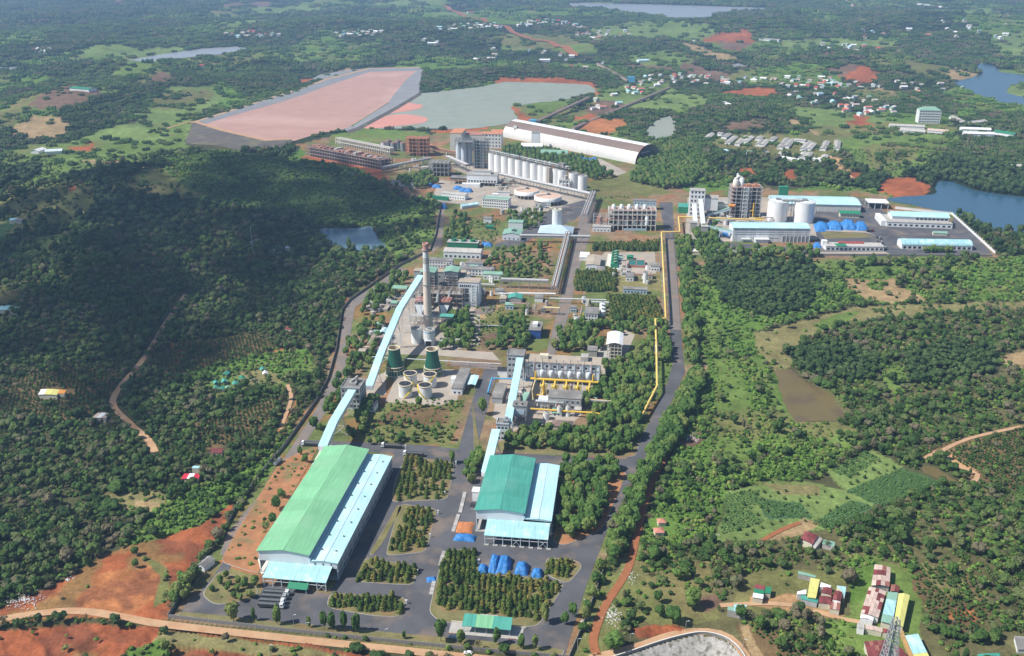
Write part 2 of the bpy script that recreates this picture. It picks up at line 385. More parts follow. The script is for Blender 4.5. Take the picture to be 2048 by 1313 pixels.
def frame_ops(x0, x1, y0, y1, zs, nx, ny, w=0.5, brace=False, inner=True):
 """posts and beams of an open frame"""
 ops = []; X = [x0 + (x1 - x0) * i / nx for i in range(nx + 1)]; Y = [y0 + (y1 - y0) * j / ny for j in range(ny + 1)]
 for i, x in enumerate(X):
  for j, y in enumerate(Y):
   if not inner and 0 < i < nx and 0 < j < ny: continue
   ops.append(('bar', (x, y, zs[0]), (x, y, zs[-1]), w))
 for z in zs[1:]:
  for y in Y: ops.append(('bar', (x0, y, z), (x1, y, z), w * 0.8))
  for x in X: ops.append(('bar', (x, y0, z), (x, y1, z), w * 0.8))
 if brace:
  for k in range(len(zs) - 1):
   i = nx // 2
   ops.append(('bar', (X[i], y0 - 0.1, zs[k]), (X[min(i + 1, nx)], y0 - 0.1, zs[k + 1]), w * 0.6))
   ops.append(('bar', (X[min(i + 1, nx)], y0 - 0.1, zs[k]), (X[i], y0 - 0.1, zs[k + 1]), w * 0.6))
 return ops
# ------------------------------------------------------------------ land cover: photo outlines laid on the ground, later ones on top
CLS = {  # soil or turf colour
 'wood': (0.072, 0.074, 0.034), 'dark': (0.022, 0.036, 0.016), 'scrub': (0.100, 0.175, 0.036), 'grass': (0.125, 0.185, 0.046),
 'dry': (0.205, 0.185, 0.080), 'tan': (0.33, 0.235, 0.125), 'red': (0.31, 0.100, 0.042), 'brown': (0.165, 0.105, 0.072),
 'crop': (0.060, 0.120, 0.050), 'light': (0.155, 0.215, 0.066), 'coffee': (0.155, 0.105, 0.052), 'orange': (0.36, 0.145, 0.058),
 'plant': (0.150, 0.130, 0.066), 'lawn': (0.125, 0.155, 0.050), 'ochre': (0.40, 0.24, 0.12), 'mead': (0.150, 0.155, 0.055), 'none': (0.14, 0.12, 0.07), 'pit': (0.30, 0.095, 0.042),
 'rubber': (0.030, 0.046, 0.022), 'fold': (0.080, 0.130, 0.036), 'thin': (0.118, 0.110, 0.050)}
CN = list(CLS)
Z = []
def zn(c, *p): Z.append((c, list(p)))
# far country
zn('light', (1160, 60), (1260, 50), (1300, 58), (1200, 70)); zn('grass', (1240, 120), (1330, 105), (1420, 118), (1350, 135))
zn('light', (400, 30), (640, 15), (650, 22), (500, 40)); zn('light', (860, 25), (960, 22), (930, 30), (870, 34))
zn('dark', (720, 120), (800, 95), (1000, 88), (1010, 100), (900, 118), (780, 130)); zn('dark', (1030, 60), (1100, 52), (1170, 60), (1150, 72), (1060, 72))
zn('light', (430, 52), (640, 38), (650, 44), (460, 62)); zn('rubber', (0, 20), (420, 5), (420, 28), (0, 60)); zn('dark', (1180, 92), (1260, 88), (1290, 105), (1230, 122), (1180, 105))
zn('dark', (640, 70), (850, 60), (1010, 80), (900, 96), (700, 90)); zn('rubber', (1430, 24), (1600, 20), (1620, 55), (1500, 68), (1440, 58))
zn('rubber', (1610, 20), (1850, 15), (1860, 45), (1700, 55)); zn('rubber', (1800, 70), (1990, 85), (1960, 120), (1860, 130), (1800, 100))
zn('light', (1850, 18), (1990, 25), (1960, 38), (1860, 32)); zn('light', (1970, 95), (2070, 70), (2070, 120), (1990, 115))
zn('red', (1395, 82), (1430, 76), (1505, 67), (1514, 80), (1495, 97), (1462, 114), (1448, 108), (1470, 96), (1420, 84)); zn('brown', (1440, 84), (1500, 86), (1490, 100), (1450, 104))
zn('tan', (1348, 84), (1400, 96), (1480, 122), (1440, 126), (1360, 100)); zn('grass', (1520, 130), (1545, 108), (1600, 90), (1684, 97), (1645, 112), (1588, 131))
zn('rubber', (1470, 118), (1530, 100), (1560, 96), (1520, 122), (1490, 130)); zn('dark', (1585, 131), (1640, 104), (1655, 106), (1625, 132))
zn('brown', (1632, 129), (1652, 112), (1684, 113), (1658, 130)); zn('dark', (1658, 138), (1690, 112), (1770, 105), (1745, 140))
zn('mead', (1740, 145), (1765, 120), (1848, 125), (1830, 147)); zn('mead', (1830, 147), (1850, 128), (1900, 134), (1880, 155)); zn('tan', (1880, 158), (1890, 142), (1922, 136), (1952, 150), (1945, 160))
zn('rubber', (1860, 100), (1970, 90), (1990, 112), (1965, 126), (1900, 132)); zn('mead', (1440, 160), (1480, 140), (1520, 135), (1500, 155), (1450, 165))
zn('red', (1432, 184), (1480, 171), (1545, 174), (1566, 186), (1500, 191)); zn('red', (1668, 158), (1690, 146), (1740, 150), (1764, 164), (1730, 172)); zn('brown', (1655, 148), (1700, 143), (1720, 150), (1680, 160))
zn('mead', (1690, 183), (1720, 176), (1800, 184), (1860, 200), (1780, 205), (1700, 196)); zn('tan', (1745, 178), (1790, 184), (1760, 188))
zn('dark', (1370, 165), (1420, 158), (1440, 172), (1390, 190)); zn('dark', (1355, 235), (1420, 205), (1530, 200), (1570, 232), (1640, 262), (1560, 275), (1400, 270))
zn('brown', (1440, 258), (1520, 248), (1525, 262), (1450, 266)); zn('tan', (1578, 250), (1600, 247), (1640, 270), (1630, 275)); zn('red', (1700, 250), (1720, 232), (1745, 236), (1742, 254), (1715, 258)); zn('red', (1690, 255), (1700, 248), (1702, 258))
zn('mead', (1420, 275), (1500, 270), (1640, 282), (1690, 300), (1640, 318), (1500, 300), (1425, 290)); zn('grass', (1685, 278), (1740, 268), (1905, 272), (1935, 300), (1885, 330), (1800, 358), (1730, 350), (1690, 315))
zn('mead', (1720, 300), (1760, 292), (1860, 296), (1820, 330), (1740, 330)); zn('dark', (1885, 310), (1960, 272), (2070, 268), (2070, 392), (1960, 380), (1905, 358))
zn('dark', (1900, 240), (1960, 225), (2070, 232), (2070, 260), (1920, 262)); zn('rubber', (1700, 205), (1800, 208), (1900, 200), (1960, 215), (1890, 225), (1760, 222))
zn('red', (1476, 352), (1482, 336), (1512, 334), (1520, 348), (1516, 360)); zn('red', (1568, 352), (1572, 336), (1592, 338), (1596, 362), (1580, 366)); zn('red', (1752, 386), (1756, 362), (1790, 357), (1840, 361), (1868, 377), (1852, 396), (1812, 401))
zn('ochre', (1654, 314), (1668, 312), (1690, 340), (1716, 358), (1690, 356), (1668, 336)); zn('red', (1690, 350), (1716, 346), (1722, 362), (1700, 364))
zn('orange', (1148, 256), (1180, 236), (1215, 244), (1252, 240), (1246, 256), (1222, 270), (1170, 268)); zn('red', (1130, 240), (1180, 226), (1200, 238), (1150, 250)); zn('brown', (1170, 212), (1215, 200), (1260, 215), (1230, 228), (1180, 228))
zn('red', (1012, 214), (1024, 210), (1042, 226), (1064, 240), (1056, 250), (1034, 246), (1036, 234), (1020, 222)); zn('red', (972, 164), (1010, 156), (1130, 158), (1180, 162), (1206, 186), (1190, 190), (1168, 172), (1100, 166), (1000, 168))
zn('red', (860, 258), (900, 256), (980, 250), (985, 258), (920, 264), (870, 264)); zn('grass', (1040, 206), (1130, 198), (1150, 204), (1080, 232), (1058, 224)); zn('red', (600, 160), (650, 148), (660, 156), (615, 168)); zn('tan', (640, 150), (700, 138), (720, 142), (650, 158))
zn('dark', (820, 182), (800, 178), (830, 150), (900, 140), (1000, 140), (1080, 128), (1180, 140), (1190, 158), (1000, 158), (960, 170), (900, 180))
# west, middle distance
zn('brown', (75, 236), (100, 188), (140, 177), (185, 190), (205, 210), (180, 226), (110, 238)); zn('grass', (185, 186), (215, 195), (250, 206), (210, 214)); zn('tan', (38, 262), (72, 246), (118, 250), (154, 270), (112, 280), (60, 280)); zn('mead', (0, 245), (70, 205), (100, 188), (80, 236), (30, 262), (0, 262))
zn('grass', (236, 170), (240, 146), (290, 130), (330, 148), (356, 166), (300, 187)); zn('brown', (300, 180), (320, 155), (356, 168), (330, 184)); zn('light', (280, 245), (296, 210), (345, 186), (440, 180), (452, 190), (425, 210), (370, 246), (305, 256)); zn('mead', (280, 210), (345, 190), (440, 185), (400, 205), (320, 225))
zn('grass', (290, 255), (370, 247), (365, 285), (300, 275)); zn('grass', (0, 300), (120, 285), (380, 290), (380, 345), (300, 365), (200, 330), (0, 330)); zn('tan', (152, 324), (210, 320), (280, 334), (306, 352), (292, 366), (240, 346)); zn('red', (140, 300), (180, 288), (184, 302), (150, 306)); zn('red', (0, 350), (30, 342), (28, 352), (0, 358)); zn('red', (132, 410), (152, 402), (154, 414), (134, 416))
zn('grass', (300, 360), (380, 345), (440, 330), (640, 360), (720, 400), (640, 420), (500, 410), (330, 380)); zn('mead', (200, 390), (330, 372), (420, 385), (520, 400), (400, 420), (220, 410)); zn('fold', (340, 335), (430, 305), (540, 312), (600, 335), (740, 395), (868, 405), (868, 480), (790, 520), (772, 500), (760, 470), (740, 450), (640, 455), (560, 440), (430, 420), (340, 385))
zn('grass', (770, 500), (820, 440), (866, 400), (878, 410), (868, 480), (800, 520)); zn('crop', (-20, 450), (20, 440), (20, 500), (-20, 520)); zn('light', (60, 480), (160, 470), (180, 520), (80, 540)); zn('crop', (0, 515), (30, 520), (40, 545), (0, 550))
# woods on the left, lit clearings with red earth between coffee
zn('coffee', (300, 720), (360, 690), (520, 672), (560, 690), (520, 715), (420, 735), (330, 755)); zn('coffee', (0, 760), (120, 745), (250, 720), (240, 790), (140, 840), (0, 830)); zn('orange', (330, 735), (350, 690), (368, 700), (350, 735)); zn('orange', (395, 722), (420, 712), (415, 726), (398, 732)); zn('orange', (455, 722), (490, 712), (492, 720), (460, 726))
zn('orange', (540, 708), (570, 698), (568, 708), (545, 712)); zn('grass', (405, 775), (440, 745), (540, 736), (578, 748), (572, 772), (500, 775), (430, 795)); zn('dry', (470, 745), (540, 738), (575, 750), (560, 765), (490, 768)); zn('scrub', (360, 745), (480, 715), (620, 700), (640, 740), (590, 760), (520, 735), (430, 745), (370, 790))
zn('dry', (200, 980), (330, 985), (350, 1010), (260, 1025)); zn('coffee', (380, 850), (560, 790), (540, 860), (420, 905)); zn('tan', (275, 1000), (330, 1005), (335, 1025), (280, 1020)); zn('orange', (420, 970), (490, 935), (495, 945), (425, 985)); zn('orange', (560, 870), (600, 790), (606, 792), (570, 875))
zn('scrub', (330, 1010), (520, 920), (600, 850), (560, 930), (460, 1012), (440, 1030), (350, 1070), (250, 1100))
# bare ground bottom left
zn('red', (-60, 1240), (20, 1205), (110, 1165), (210, 1108), (300, 1080), (400, 1050), (450, 1018), (470, 1005), (455, 1045), (420, 1090), (395, 1115), (350, 1190), (338, 1240), (300, 1246), (160, 1222), (-60, 1252))
zn('orange', (40, 1230), (150, 1150), (330, 1120), (340, 1180), (250, 1230)); zn('pit', (-60, 1262), (160, 1238), (330, 1256), (560, 1285), (870, 1330), (-60, 1330)); zn('dry', (330, 1262), (560, 1290), (700, 1312), (520, 1312), (300, 1285)); zn('mead', (280, 1100), (330, 1130), (345, 1200), (310, 1215), (318, 1150))
zn('scrub', (250, 1300), (330, 1280), (350, 1320), (250, 1320)); zn('mead', (345, 1246), (900, 1300), (900, 1306), (345, 1254))
# right of the works: valley, pond, fields
zn('scrub', (1385, 530), (2070, 515), (2070, 600), (1700, 610), (1600, 640), (1500, 660), (1560, 740), (1590, 850), (1700, 900), (1640, 960), (1450, 975), (1420, 1090), (1280, 1090), (1400, 760)); zn('grass', (1630, 520), (1990, 518), (1900, 545), (1700, 550), (1640, 600), (1600, 580))
zn('dark', (1410, 520), (1500, 505), (1600, 512), (1640, 550), (1625, 620), (1540, 640), (1440, 610)); zn('tan', (1692, 556), (1790, 558), (1856, 604), (1780, 606), (1722, 590)); zn('scrub', (1740, 565), (1760, 560), (1768, 578), (1745, 575)); zn('dry', (1505, 665), (1600, 645), (1700, 620), (1780, 610), (2070, 602), (2070, 622), (1820, 640), (1680, 650), (1600, 690), (1575, 735), (1545, 742), (1520, 700))
zn('grass', (1640, 640), (1720, 625), (1700, 650), (1640, 660)); zn('thin', (1600, 690), (1700, 650), (1860, 632), (2070, 620), (2070, 900), (1900, 910), (1740, 905), (1600, 850), (1700, 838), (1610, 755), (1580, 735)); zn('dark', (1568, 700), (1620, 688), (1700, 690), (1760, 720), (1765, 750), (1690, 765), (1600, 745)); zn('dark', (1805, 705), (1900, 690), (1985, 705), (1995, 745), (1920, 765), (1820, 770))
zn('grass', (1755, 755), (1800, 720), (1818, 775), (1780, 790)); zn('tan', (1998, 712), (2070, 704), (2070, 732), (2010, 738)); zn('mead', (1590, 845), (1665, 842), (1740, 870), (1700, 890), (1640, 880), (1600, 870)); zn('grass', (1660, 870), (1720, 875), (1715, 895), (1650, 895))
zn('coffee', (1830, 890), (2070, 850), (2070, 1000), (1960, 985), (1890, 930)); zn('ochre', (1880, 902), (1900, 915), (1955, 945), (1945, 952), (1885, 925)); zn('light', (1655, 945), (1728, 900), (1800, 935), (1692, 986)); zn('crop', (1692, 986), (1800, 936), (1887, 966), (1762, 1020)); zn('light', (1448, 985), (1540, 966), (1630, 970), (1690, 986), (1745, 1012), (1650, 1062), (1500, 1082), (1428, 1088))
zn('crop', (1500, 1000), (1600, 1010), (1620, 1040), (1540, 1040)); zn('crop', (1620, 1050), (1700, 1005), (1745, 1015), (1660, 1065)); zn('tan', (1600, 1040), (1632, 1050), (1625, 1056), (1595, 1048)); zn('dry', (1520, 970), (1640, 975), (1640, 995), (1560, 995)); zn('tan', (1520, 1080), (1580, 1050), (1640, 1048), (1600, 1075), (1540, 1092))
zn('thin', (1280, 1095), (1430, 1090), (1560, 1080), (1640, 1065), (1760, 1020), (1890, 968), (2070, 990), (2070, 1330), (1280, 1330)); zn('mead', (1280, 1150), (1420, 1120), (1440, 1240), (1330, 1260), (1270, 1235)); zn('brown', (1395, 1195), (1440, 1190), (1450, 1215), (1410, 1225)); zn('mead', (1490, 1145), (1690, 1140), (1690, 1215), (1560, 1240), (1460, 1235)); zn('grass', (1700, 1115), (1830, 1135), (1860, 1330), (1700, 1330)); zn('coffee', (1840, 1130), (1940, 1150), (1985, 1220), (1950, 1270), (1870, 1250), (1825, 1180)); zn('dry', (1845, 1130), (1930, 1150), (1960, 1200), (1880, 1190)); zn('orange', (1890, 1225), (1950, 1215), (1955, 1245), (1900, 1240))
zn('coffee', (1470, 1250), (1560, 1260), (1660, 1290), (1680, 1330), (1500, 1330)); zn('tan', (1480, 1250), (1500, 1252), (1530, 1325), (1505, 1325)); zn('ochre', (1500, 1198), (1640, 1222), (1720, 1240), (1720, 1248), (1620, 1236), (1500, 1215)); zn('ochre', (1530, 1205), (1575, 1190), (1600, 1195), (1560, 1225)); zn('scrub', (1690, 1120), (1760, 1110), (1740, 1200), (1700, 1215)); zn('grass', (1640, 1240), (1730, 1230), (1740, 1330), (1660, 1330))
zn('mead', (1150, 1250), (1210, 1130), (1290, 1090), (1300, 1150), (1240, 1250), (1200, 1330), (1130, 1330)); zn('pit', (1262, 1262), (1300, 1252), (1360, 1250), (1370, 1262), (1280, 1282)); zn('brown', (1355, 880), (1400, 862), (1410, 885), (1370, 900))
# the works' own ground
zn('plant', *[(340, 1243), (1140, 1318), (1255, 985), (1405, 740), (1385, 530), (2000, 514), (1985, 500), (1905, 425), (1730, 385), (1560, 378), (1380, 385), (1330, 350), (1310, 330), (1010, 245), (900, 270), (700, 268), (590, 290), (600, 325), (880, 400), (872, 478), (800, 530), (690, 600), (640, 790), (440, 1085)])
zn('orange', (505, 1110), (525, 1080), (600, 940), (640, 880), (625, 940), (540, 1100), (522, 1150), (450, 1145), (440, 1120)); zn('orange', (905, 1030), (960, 1030), (958, 1066), (905, 1066)); zn('mead', (720, 880), (740, 830), (800, 790), (930, 800), (905, 890), (800, 895)); zn('coffee', (740, 850), (800, 810), (900, 815), (900, 850)); zn('grass', (1260, 770), (1330, 690), (1345, 740), (1310, 800), (1260, 830)); zn('mead', (930, 620), (1000, 600), (1030, 640), (940, 690)); zn('brown', (950, 670), (1010, 662), (1005, 690), (945, 690))
zn('lawn', (790, 1050), (815, 1010), (798, 1005), (770, 1080), (740, 1113), (755, 1116)); zn('lawn', (870, 1215), (1060, 1240), (1050, 1258), (880, 1240)); zn('lawn', (940, 440), (1000, 435), (980, 480), (940, 480)); zn('scrub', (590, 300), (760, 360), (880, 400), (860, 420), (700, 370), (580, 320)); zn('grass', (640, 275), (740, 255), (860, 265), (830, 290), (700, 290)); zn('lawn', (1640, 462), (1720, 462), (1745, 475), (1650, 478)); zn('lawn', (1770, 455), (1905, 460), (1900, 468), (1780, 466))
zn('mead', (1180, 360), (1260, 340), (1340, 345), (1330, 385), (1240, 400), (1190, 390)); zn('tan', (940, 610), (1000, 600), (1010, 615), (970, 640), (940, 632)); zn('red', (600, 318), (700, 335), (780, 372), (770, 350), (640, 300)); zn('brown', (640, 330), (840, 380), (870, 395), (820, 395), (700, 360)); zn('mead', (1150, 480), (1190, 480), (1180, 520), (1140, 540)); zn('lawn', (1140, 590), (1320, 583), (1330, 592), (1140, 600)); zn('dry', (1240, 545), (1330, 545), (1330, 585), (1245, 585))
zn('grass', (1408, 620), (1440, 640), (1480, 760), (1520, 860), (1490, 930), (1450, 960), (1430, 900), (1425, 760)); zn('grass', (1500, 700), (1545, 745), (1560, 800), (1590, 850), (1560, 880), (1520, 800))
zn('orange', (1290, 875), (1310, 860), (1300, 895), (1285, 905)); zn('dry', (440, 1130), (520, 1155), (520, 1190), (430, 1190))
ZW = [(c, g0a(p)) for c, p in Z]

def classify(x, y):
 """land cover class of each place"""
 x = np.asarray(x, float); y = np.asarray(y, float); r = np.hypot(x, y)
 amp = np.clip(r * 0.010, 3, 40)
 wx = x + (fbm(x, y, 26, 21) - 0.5) * amp * 1.6 + (fbm(x, y, 140, 23) - 0.5) * amp
 k = np.clip((r - 500) / 700, 0.35, 1)
 wy = y + ((fbm(x, y, 26, 31) - 0.5) * amp * 3.0 + (fbm(x, y, 140, 33) - 0.5) * amp * 2) * k
 out = np.zeros(x.shape, int)
 # patchwork of plots beyond the works
 s = np.where(r > 3200, 330.0, 190.0); qx = wx / s; qy = wy / (s * 1.35); ix = np.floor(qx); iy = np.floor(qy)
 best = np.full(x.shape, 9.0); cell = np.zeros(x.shape)
 for dx in (-1, 0, 1):
  for dy in (-1, 0, 1):
   jx = ix + dx; jy = iy + dy; d = np.hypot(jx + _hash(jx, jy, 5) - qx, jy + _hash(jx, jy, 6) - qy)
   m = d < best; best = np.where(m, d, best); cell = np.where(m, _hash(jx, jy, 9), cell)
 far = np.select([cell < v for v in (0.22, 0.40, 0.59, 0.72, 0.82, 0.88, 0.94, 0.97)], [CN.index(c) for c in ('wood', 'dark', 'rubber', 'scrub', 'grass', 'light', 'mead', 'brown')], CN.index('coffee'))
 out = np.where(r > 1250, far, out)
 for c, Pz in ZW: out[inpoly(wx, wy, Pz)] = CN.index(c)
 return out

ROADS = []                                              # (material, width m, [photo points]) tracks and lanes outside and inside the works
def rd(mat, w, *p): ROADS.append((mat, w, list(p)))
rd('dirt_road', 5.2, (-60, 1252), (60, 1230), (160, 1223), (260, 1238), (330, 1250), (560, 1276), (760, 1297), (960, 1318), (1180, 1340))
rd('dirt_road', 5.0, (310, 905), (296, 880), (262, 850), (226, 810), (240, 775), (270, 740), (300, 700), (330, 650), (372, 590))
rd('dirt_road', 3.0, (296, 925), (305, 905)); rd('red_road', 4.4, (1195, 1312), (1186, 1285), (1196, 1245), (1216, 1203), (1256, 1138), (1275, 1065), (1302, 969), (1345, 890))
rd('dirt_road', 5.0, (1180, 1318), (1270, 1296), (1340, 1272), (1390, 1264), (1440, 1268), (1475, 1290), (1500, 1330)); rd('dirt_road', 3.4, (1850, 918), (1884, 902), (1905, 928), (1955, 950), (1945, 965)); rd('dirt_road', 3.0, (1884, 902), (1920, 885), (1960, 872), (2060, 850))
rd('dirt_road', 3.2, (1440, 1212), (1540, 1208), (1600, 1215), (1680, 1238), (1740, 1248)); rd('red_road', 26.0, (888, 12), (918, 27), (950, 38), (985, 50), (1010, 53), (1030, 68), (1060, 80), (1100, 85), (1140, 105), (1156, 112))
rd('dirt_road', 4.0, (1660, 312), (1672, 330), (1700, 352), (1712, 362)); rd('dirt_road', 3.0, (560, 860), (582, 800), (575, 770)); rd('dirt_road', 5.0, (320, 262), (380, 244), (400, 252)); rd('red_road', 3.0, (1520, 1085), (1560, 1062), (1600, 1046))
ROADW = [(w, g0a(p)) for m, w, p in ROADS]

# ------------------------------------------------------------------ the ground sheet
def build_ground():
 ang = np.concatenate([np.linspace(-math.pi, -0.72, 40)[:-1], np.linspace(-0.72, 0.72, 800), np.linspace(0.72, math.pi, 40)[1:-1]])
 py = np.concatenate([np.linspace(1420, 60, 420), np.linspace(60, -60, 70)[1:]])
 b = (py - 656.5) / FPX; rr = (CP - b * SP) * CAMH / (SP + b * CP)
 rr = np.concatenate([[1, 80, 160, 240, 290], rr, np.geomspace(rr[-1], 42000, 22)[1:]])
 A, R = np.meshgrid(ang, rr); X = (R * np.sin(A)).ravel(); Y = (R * np.cos(A)).ravel()
 Zh = height(X, Y)
 cls = classify(X, Y); pal = np.array([CLS[c] for c in CN]); col = pal[cls]
 # bare-earth gullies and mounds have real relief
 bare = np.isin(cls, [CN.index('pit'), CN.index('red'), CN.index('orange')]) & (np.hypot(X, Y) < 700) & ~inpoly(X, Y, PLANT)
 Zh = np.where(bare, Zh + (fbm(X, Y, 16, 71) - 0.5 - 0.9 * np.abs(fbm(X + 0.6 * Y, Y, 20, 73) - 0.5)) * 3.0 * np.where(cls == CN.index('pit'), 2.2, 0.5), Zh)
 n = fbm(X, Y, 60, 41) - 0.5; n2 = fbm(X, Y, 9, 43) - 0.5
 col = col * (1 + 0.45 * n + 0.35 * n2)[:, None]
 t = sstep(0.48, 0.64, fbm(X + 0.5 * Y, Y, 13, 75)) * bare; col = col * (1 - 0.6 * t[:, None]) + np.array((0.150, 0.058, 0.036))[None] * 0.6 * t[:, None]
 t = sstep(0.60, 0.72, fbm(X, Y, 24, 79)) * bare; col = col * (1 - 0.6 * t[:, None]) + np.array((0.19, 0.15, 0.06))[None] * 0.6 * t[:, None]
 # turf and bare earth mixing inside the works
 pl = cls == CN.index('plant'); t = sstep(0.42, 0.62, fbm(X, Y, 34, 51)); u = sstep(0.5, 0.68, fbm(X, Y, 22, 57))
 mix = np.array(CLS['lawn'])[None] * (1 - t[:, None]) + np.array((0.24, 0.165, 0.10))[None] * t[:, None]
 mix = mix * (1 - 0.6 * u[:, None]) + np.array((0.30, 0.13, 0.06))[None] * 0.6 * u[:, None]
 col = np.where(pl[:, None], mix * (1 + 0.3 * n2)[:, None], col)
 gr = np.isin(cls, [CN.index(c) for c in ('grass', 'mead', 'scrub', 'lawn')]); t = sstep(0.55, 0.75, fbm(X, Y, 48, 61))
 col = np.where(gr[:, None], col * (1 - 0.5 * t[:, None]) + np.array((0.20, 0.15, 0.075))[None] * 0.5 * t[:, None], col)
 na = len(ang); nr = len(rr)
 j, i = np.meshgrid(np.arange(nr - 1), np.arange(na), indexing='ij'); i2 = (i + 1) % na
 F = np.stack([j * na + i, j * na + i2, (j + 1) * na + i2, (j + 1) * na + i], -1).reshape(-1, 4)
 me = bpy.data.meshes.new('ground'); nv = X.size
 me.vertices.add(nv); me.vertices.foreach_set('co', np.stack([X, Y, Zh], 1).ravel())
 me.loops.add(F.size); me.loops.foreach_set('vertex_index', F.ravel()[::1])
 me.polygons.add(len(F)); me.polygons.foreach_set('loop_start', np.arange(0, F.size, 4)); me.polygons.foreach_set('loop_total', np.full(len(F), 4))
 me.polygons.foreach_set('use_smooth', np.ones(len(F), bool))
 at = me.color_attributes.new('cover', 'FLOAT_COLOR', 'POINT'); at.data.foreach_set('color', np.concatenate([np.clip(col, 0, 1), np.ones((nv, 1))], 1).ravel())
 me.update(); me.validate()
 m = bpy.data.materials.new('land'); m.use_nodes = True; t = m.node_tree; L = t.links; b = t.nodes['Principled BSDF']
 b.inputs['Roughness'].default_value = 1.0; b.inputs['Specular IOR Level'].default_value = 0.05
 a = nd(t, 'ShaderNodeAttribute'); a.attribute_name = 'cover'; tc = nd(t, 'ShaderNodeTexCoord')
 out = a.outputs['Color']
 for sc, lo, hi in ((0.5, 0.72, 1.28), (0.09, 0.72, 1.28), (0.012, 0.8, 1.2)):
  no = nd(t, 'ShaderNodeTexNoise'); no.inputs['Scale'].default_value = sc; no.inputs['Detail'].default_value = 5; no.inputs['Roughness'].default_value = 0.7
  L.new(tc.outputs['Object'], no.inputs['Vector']); mr = nd(t, 'ShaderNodeMapRange'); mr.inputs[1].default_value = 0.3; mr.inputs[2].default_value = 0.7; mr.inputs[3].default_value = lo; mr.inputs[4].default_value = hi
  L.new(no.outputs['Fac'], mr.inputs[0]); mx = nd(t, 'ShaderNodeMix', data_type='RGBA', blend_type='MULTIPLY'); mx.inputs[0].default_value = 1
  L.new(out, mx.inputs[6]); L.new(mr.outputs[0], mx.inputs[7]); out = mx.outputs[2]
  if sc == 0.5:
   bp = nd(t, 'ShaderNodeBump'); bp.inputs['Strength'].default_value = 0.7; bp.inputs['Distance'].default_value = 0.6; L.new(no.outputs['Fac'], bp.inputs['Height']); L.new(bp.outputs[0], b.inputs['Normal'])
 L.new(out, b.inputs['Base Color']); me.materials.append(m)
 o = link('ground', me); o['kind'] = 'structure'; o['label'] = 'red earth and green country around the alumina works'
 return o
build_ground()

# ------------------------------------------------------------------ water sheets
def water_mat(name, col, rough=0.12, spec=0.5, turb=None, amt=0.5, scale=0.008, bump=0.05):
 M(name, col, rough, 0.13, 0.03, spot=turb, spotamt=amt if turb else 0, spotscale=scale, spec=spec)
 t = MATS[name].node_tree; no = nd(t, 'ShaderNodeTexNoise'); no.inputs['Scale'].default_value = 0.35; no.inputs['Detail'].default_value = 3
 tc = nd(t, 'ShaderNodeTexCoord'); t.links.new(tc.outputs['Object'], no.inputs['Vector'])
 bp = nd(t, 'ShaderNodeBump'); bp.inputs['Strength'].default_value = 0.5; bp.inputs['Distance'].default_value = bump
 t.links.new(no.outputs['Fac'], bp.inputs['Height']); t.links.new(bp.outputs[0], t.nodes['Principled BSDF'].inputs['Normal'])
water_mat('water_blue', (0.035, 0.095, 0.155), 0.22); water_mat('water_grey', (0.27, 0.30, 0.25), 0.6, spec=0.25, turb=(0.31, 0.31, 0.25), amt=0.5); water_mat('water_pink', (0.45, 0.265, 0.215), 0.6, spec=0.25, turb=(0.53, 0.335, 0.28), amt=1.0, scale=0.006)
water_mat('water_brown', (0.15, 0.115, 0.045), 0.4, spec=0.3, turb=(0.10, 0.065, 0.05), amt=0.6, scale=0.04); water_mat('water_pale', (0.33, 0.34, 0.35), 0.25); water_mat('water_dusk', (0.10, 0.17, 0.22), 0.25)
for k, wm, lb in [('far_lake', 'water_pale', 'pale lake along the top edge of the view'), ('valley_lake', 'water_pale', 'long pale blue lake in the valley upper left'), ('west_pond', 'water_pale', 'sliver of pond at the far left edge'),
     ('red_mud_pond', 'water_pink', 'large pink red-mud pond with grey lined banks'), ('settling_pond', 'water_grey', 'grey green settling pond right of the pink one'), ('creek', 'water_grey', 'small grey green creek bend among dark trees'),
     ('east_reservoir', 'water_blue', 'blue winding reservoir at the upper right edge'), ('east_lake', 'water_blue', 'deep blue lake beside the right-hand plant'), ('west_lake', 'water_dusk', 'dark blue pond left of the works'),
     ('brown_pond', 'water_brown', 'murky brown pond in the right-hand valley'), ('ditch_pond', 'water_brown', 'narrow muddy ditch pond beside the dark green field'), ('farm_pond', 'water_pale', 'tiny pale farm pond below the red quarry')]:
 Pw = WATER[k]; c = Pw.mean(0); q = c + (Pw - c) * 1.0
 # soften the outline
 pts = []
 for i in range(len(q)):
  a, bb = q[i], q[(i + 1) % len(q)]
  for f in (0.0, 0.2, 0.4, 0.6, 0.8):
   p = a + (bb - a) * f; s = np.hypot(*(bb - a)); nrm = np.array([-(bb - a)[1], (bb - a)[0]]) / (s + 1e-6)
   w = 0 if k in ('red_mud_pond',) else (float(fbm(p[:1], p[1:], max(12, s * 0.35), 77)[0]) - 0.5) * min(18, s * 0.22)
   pts.append(p + nrm * w)
 m = MB(); m.add([(p[0], p[1], -0.12) for p in pts], [tuple(range(len(pts)))])
 me = m.mesh(k, wm)
 if me.polygons[0].normal.z < 0: me.flip_normals()
 o = link(k, me); o['kind'] = 'structure'; o['label'] = lb

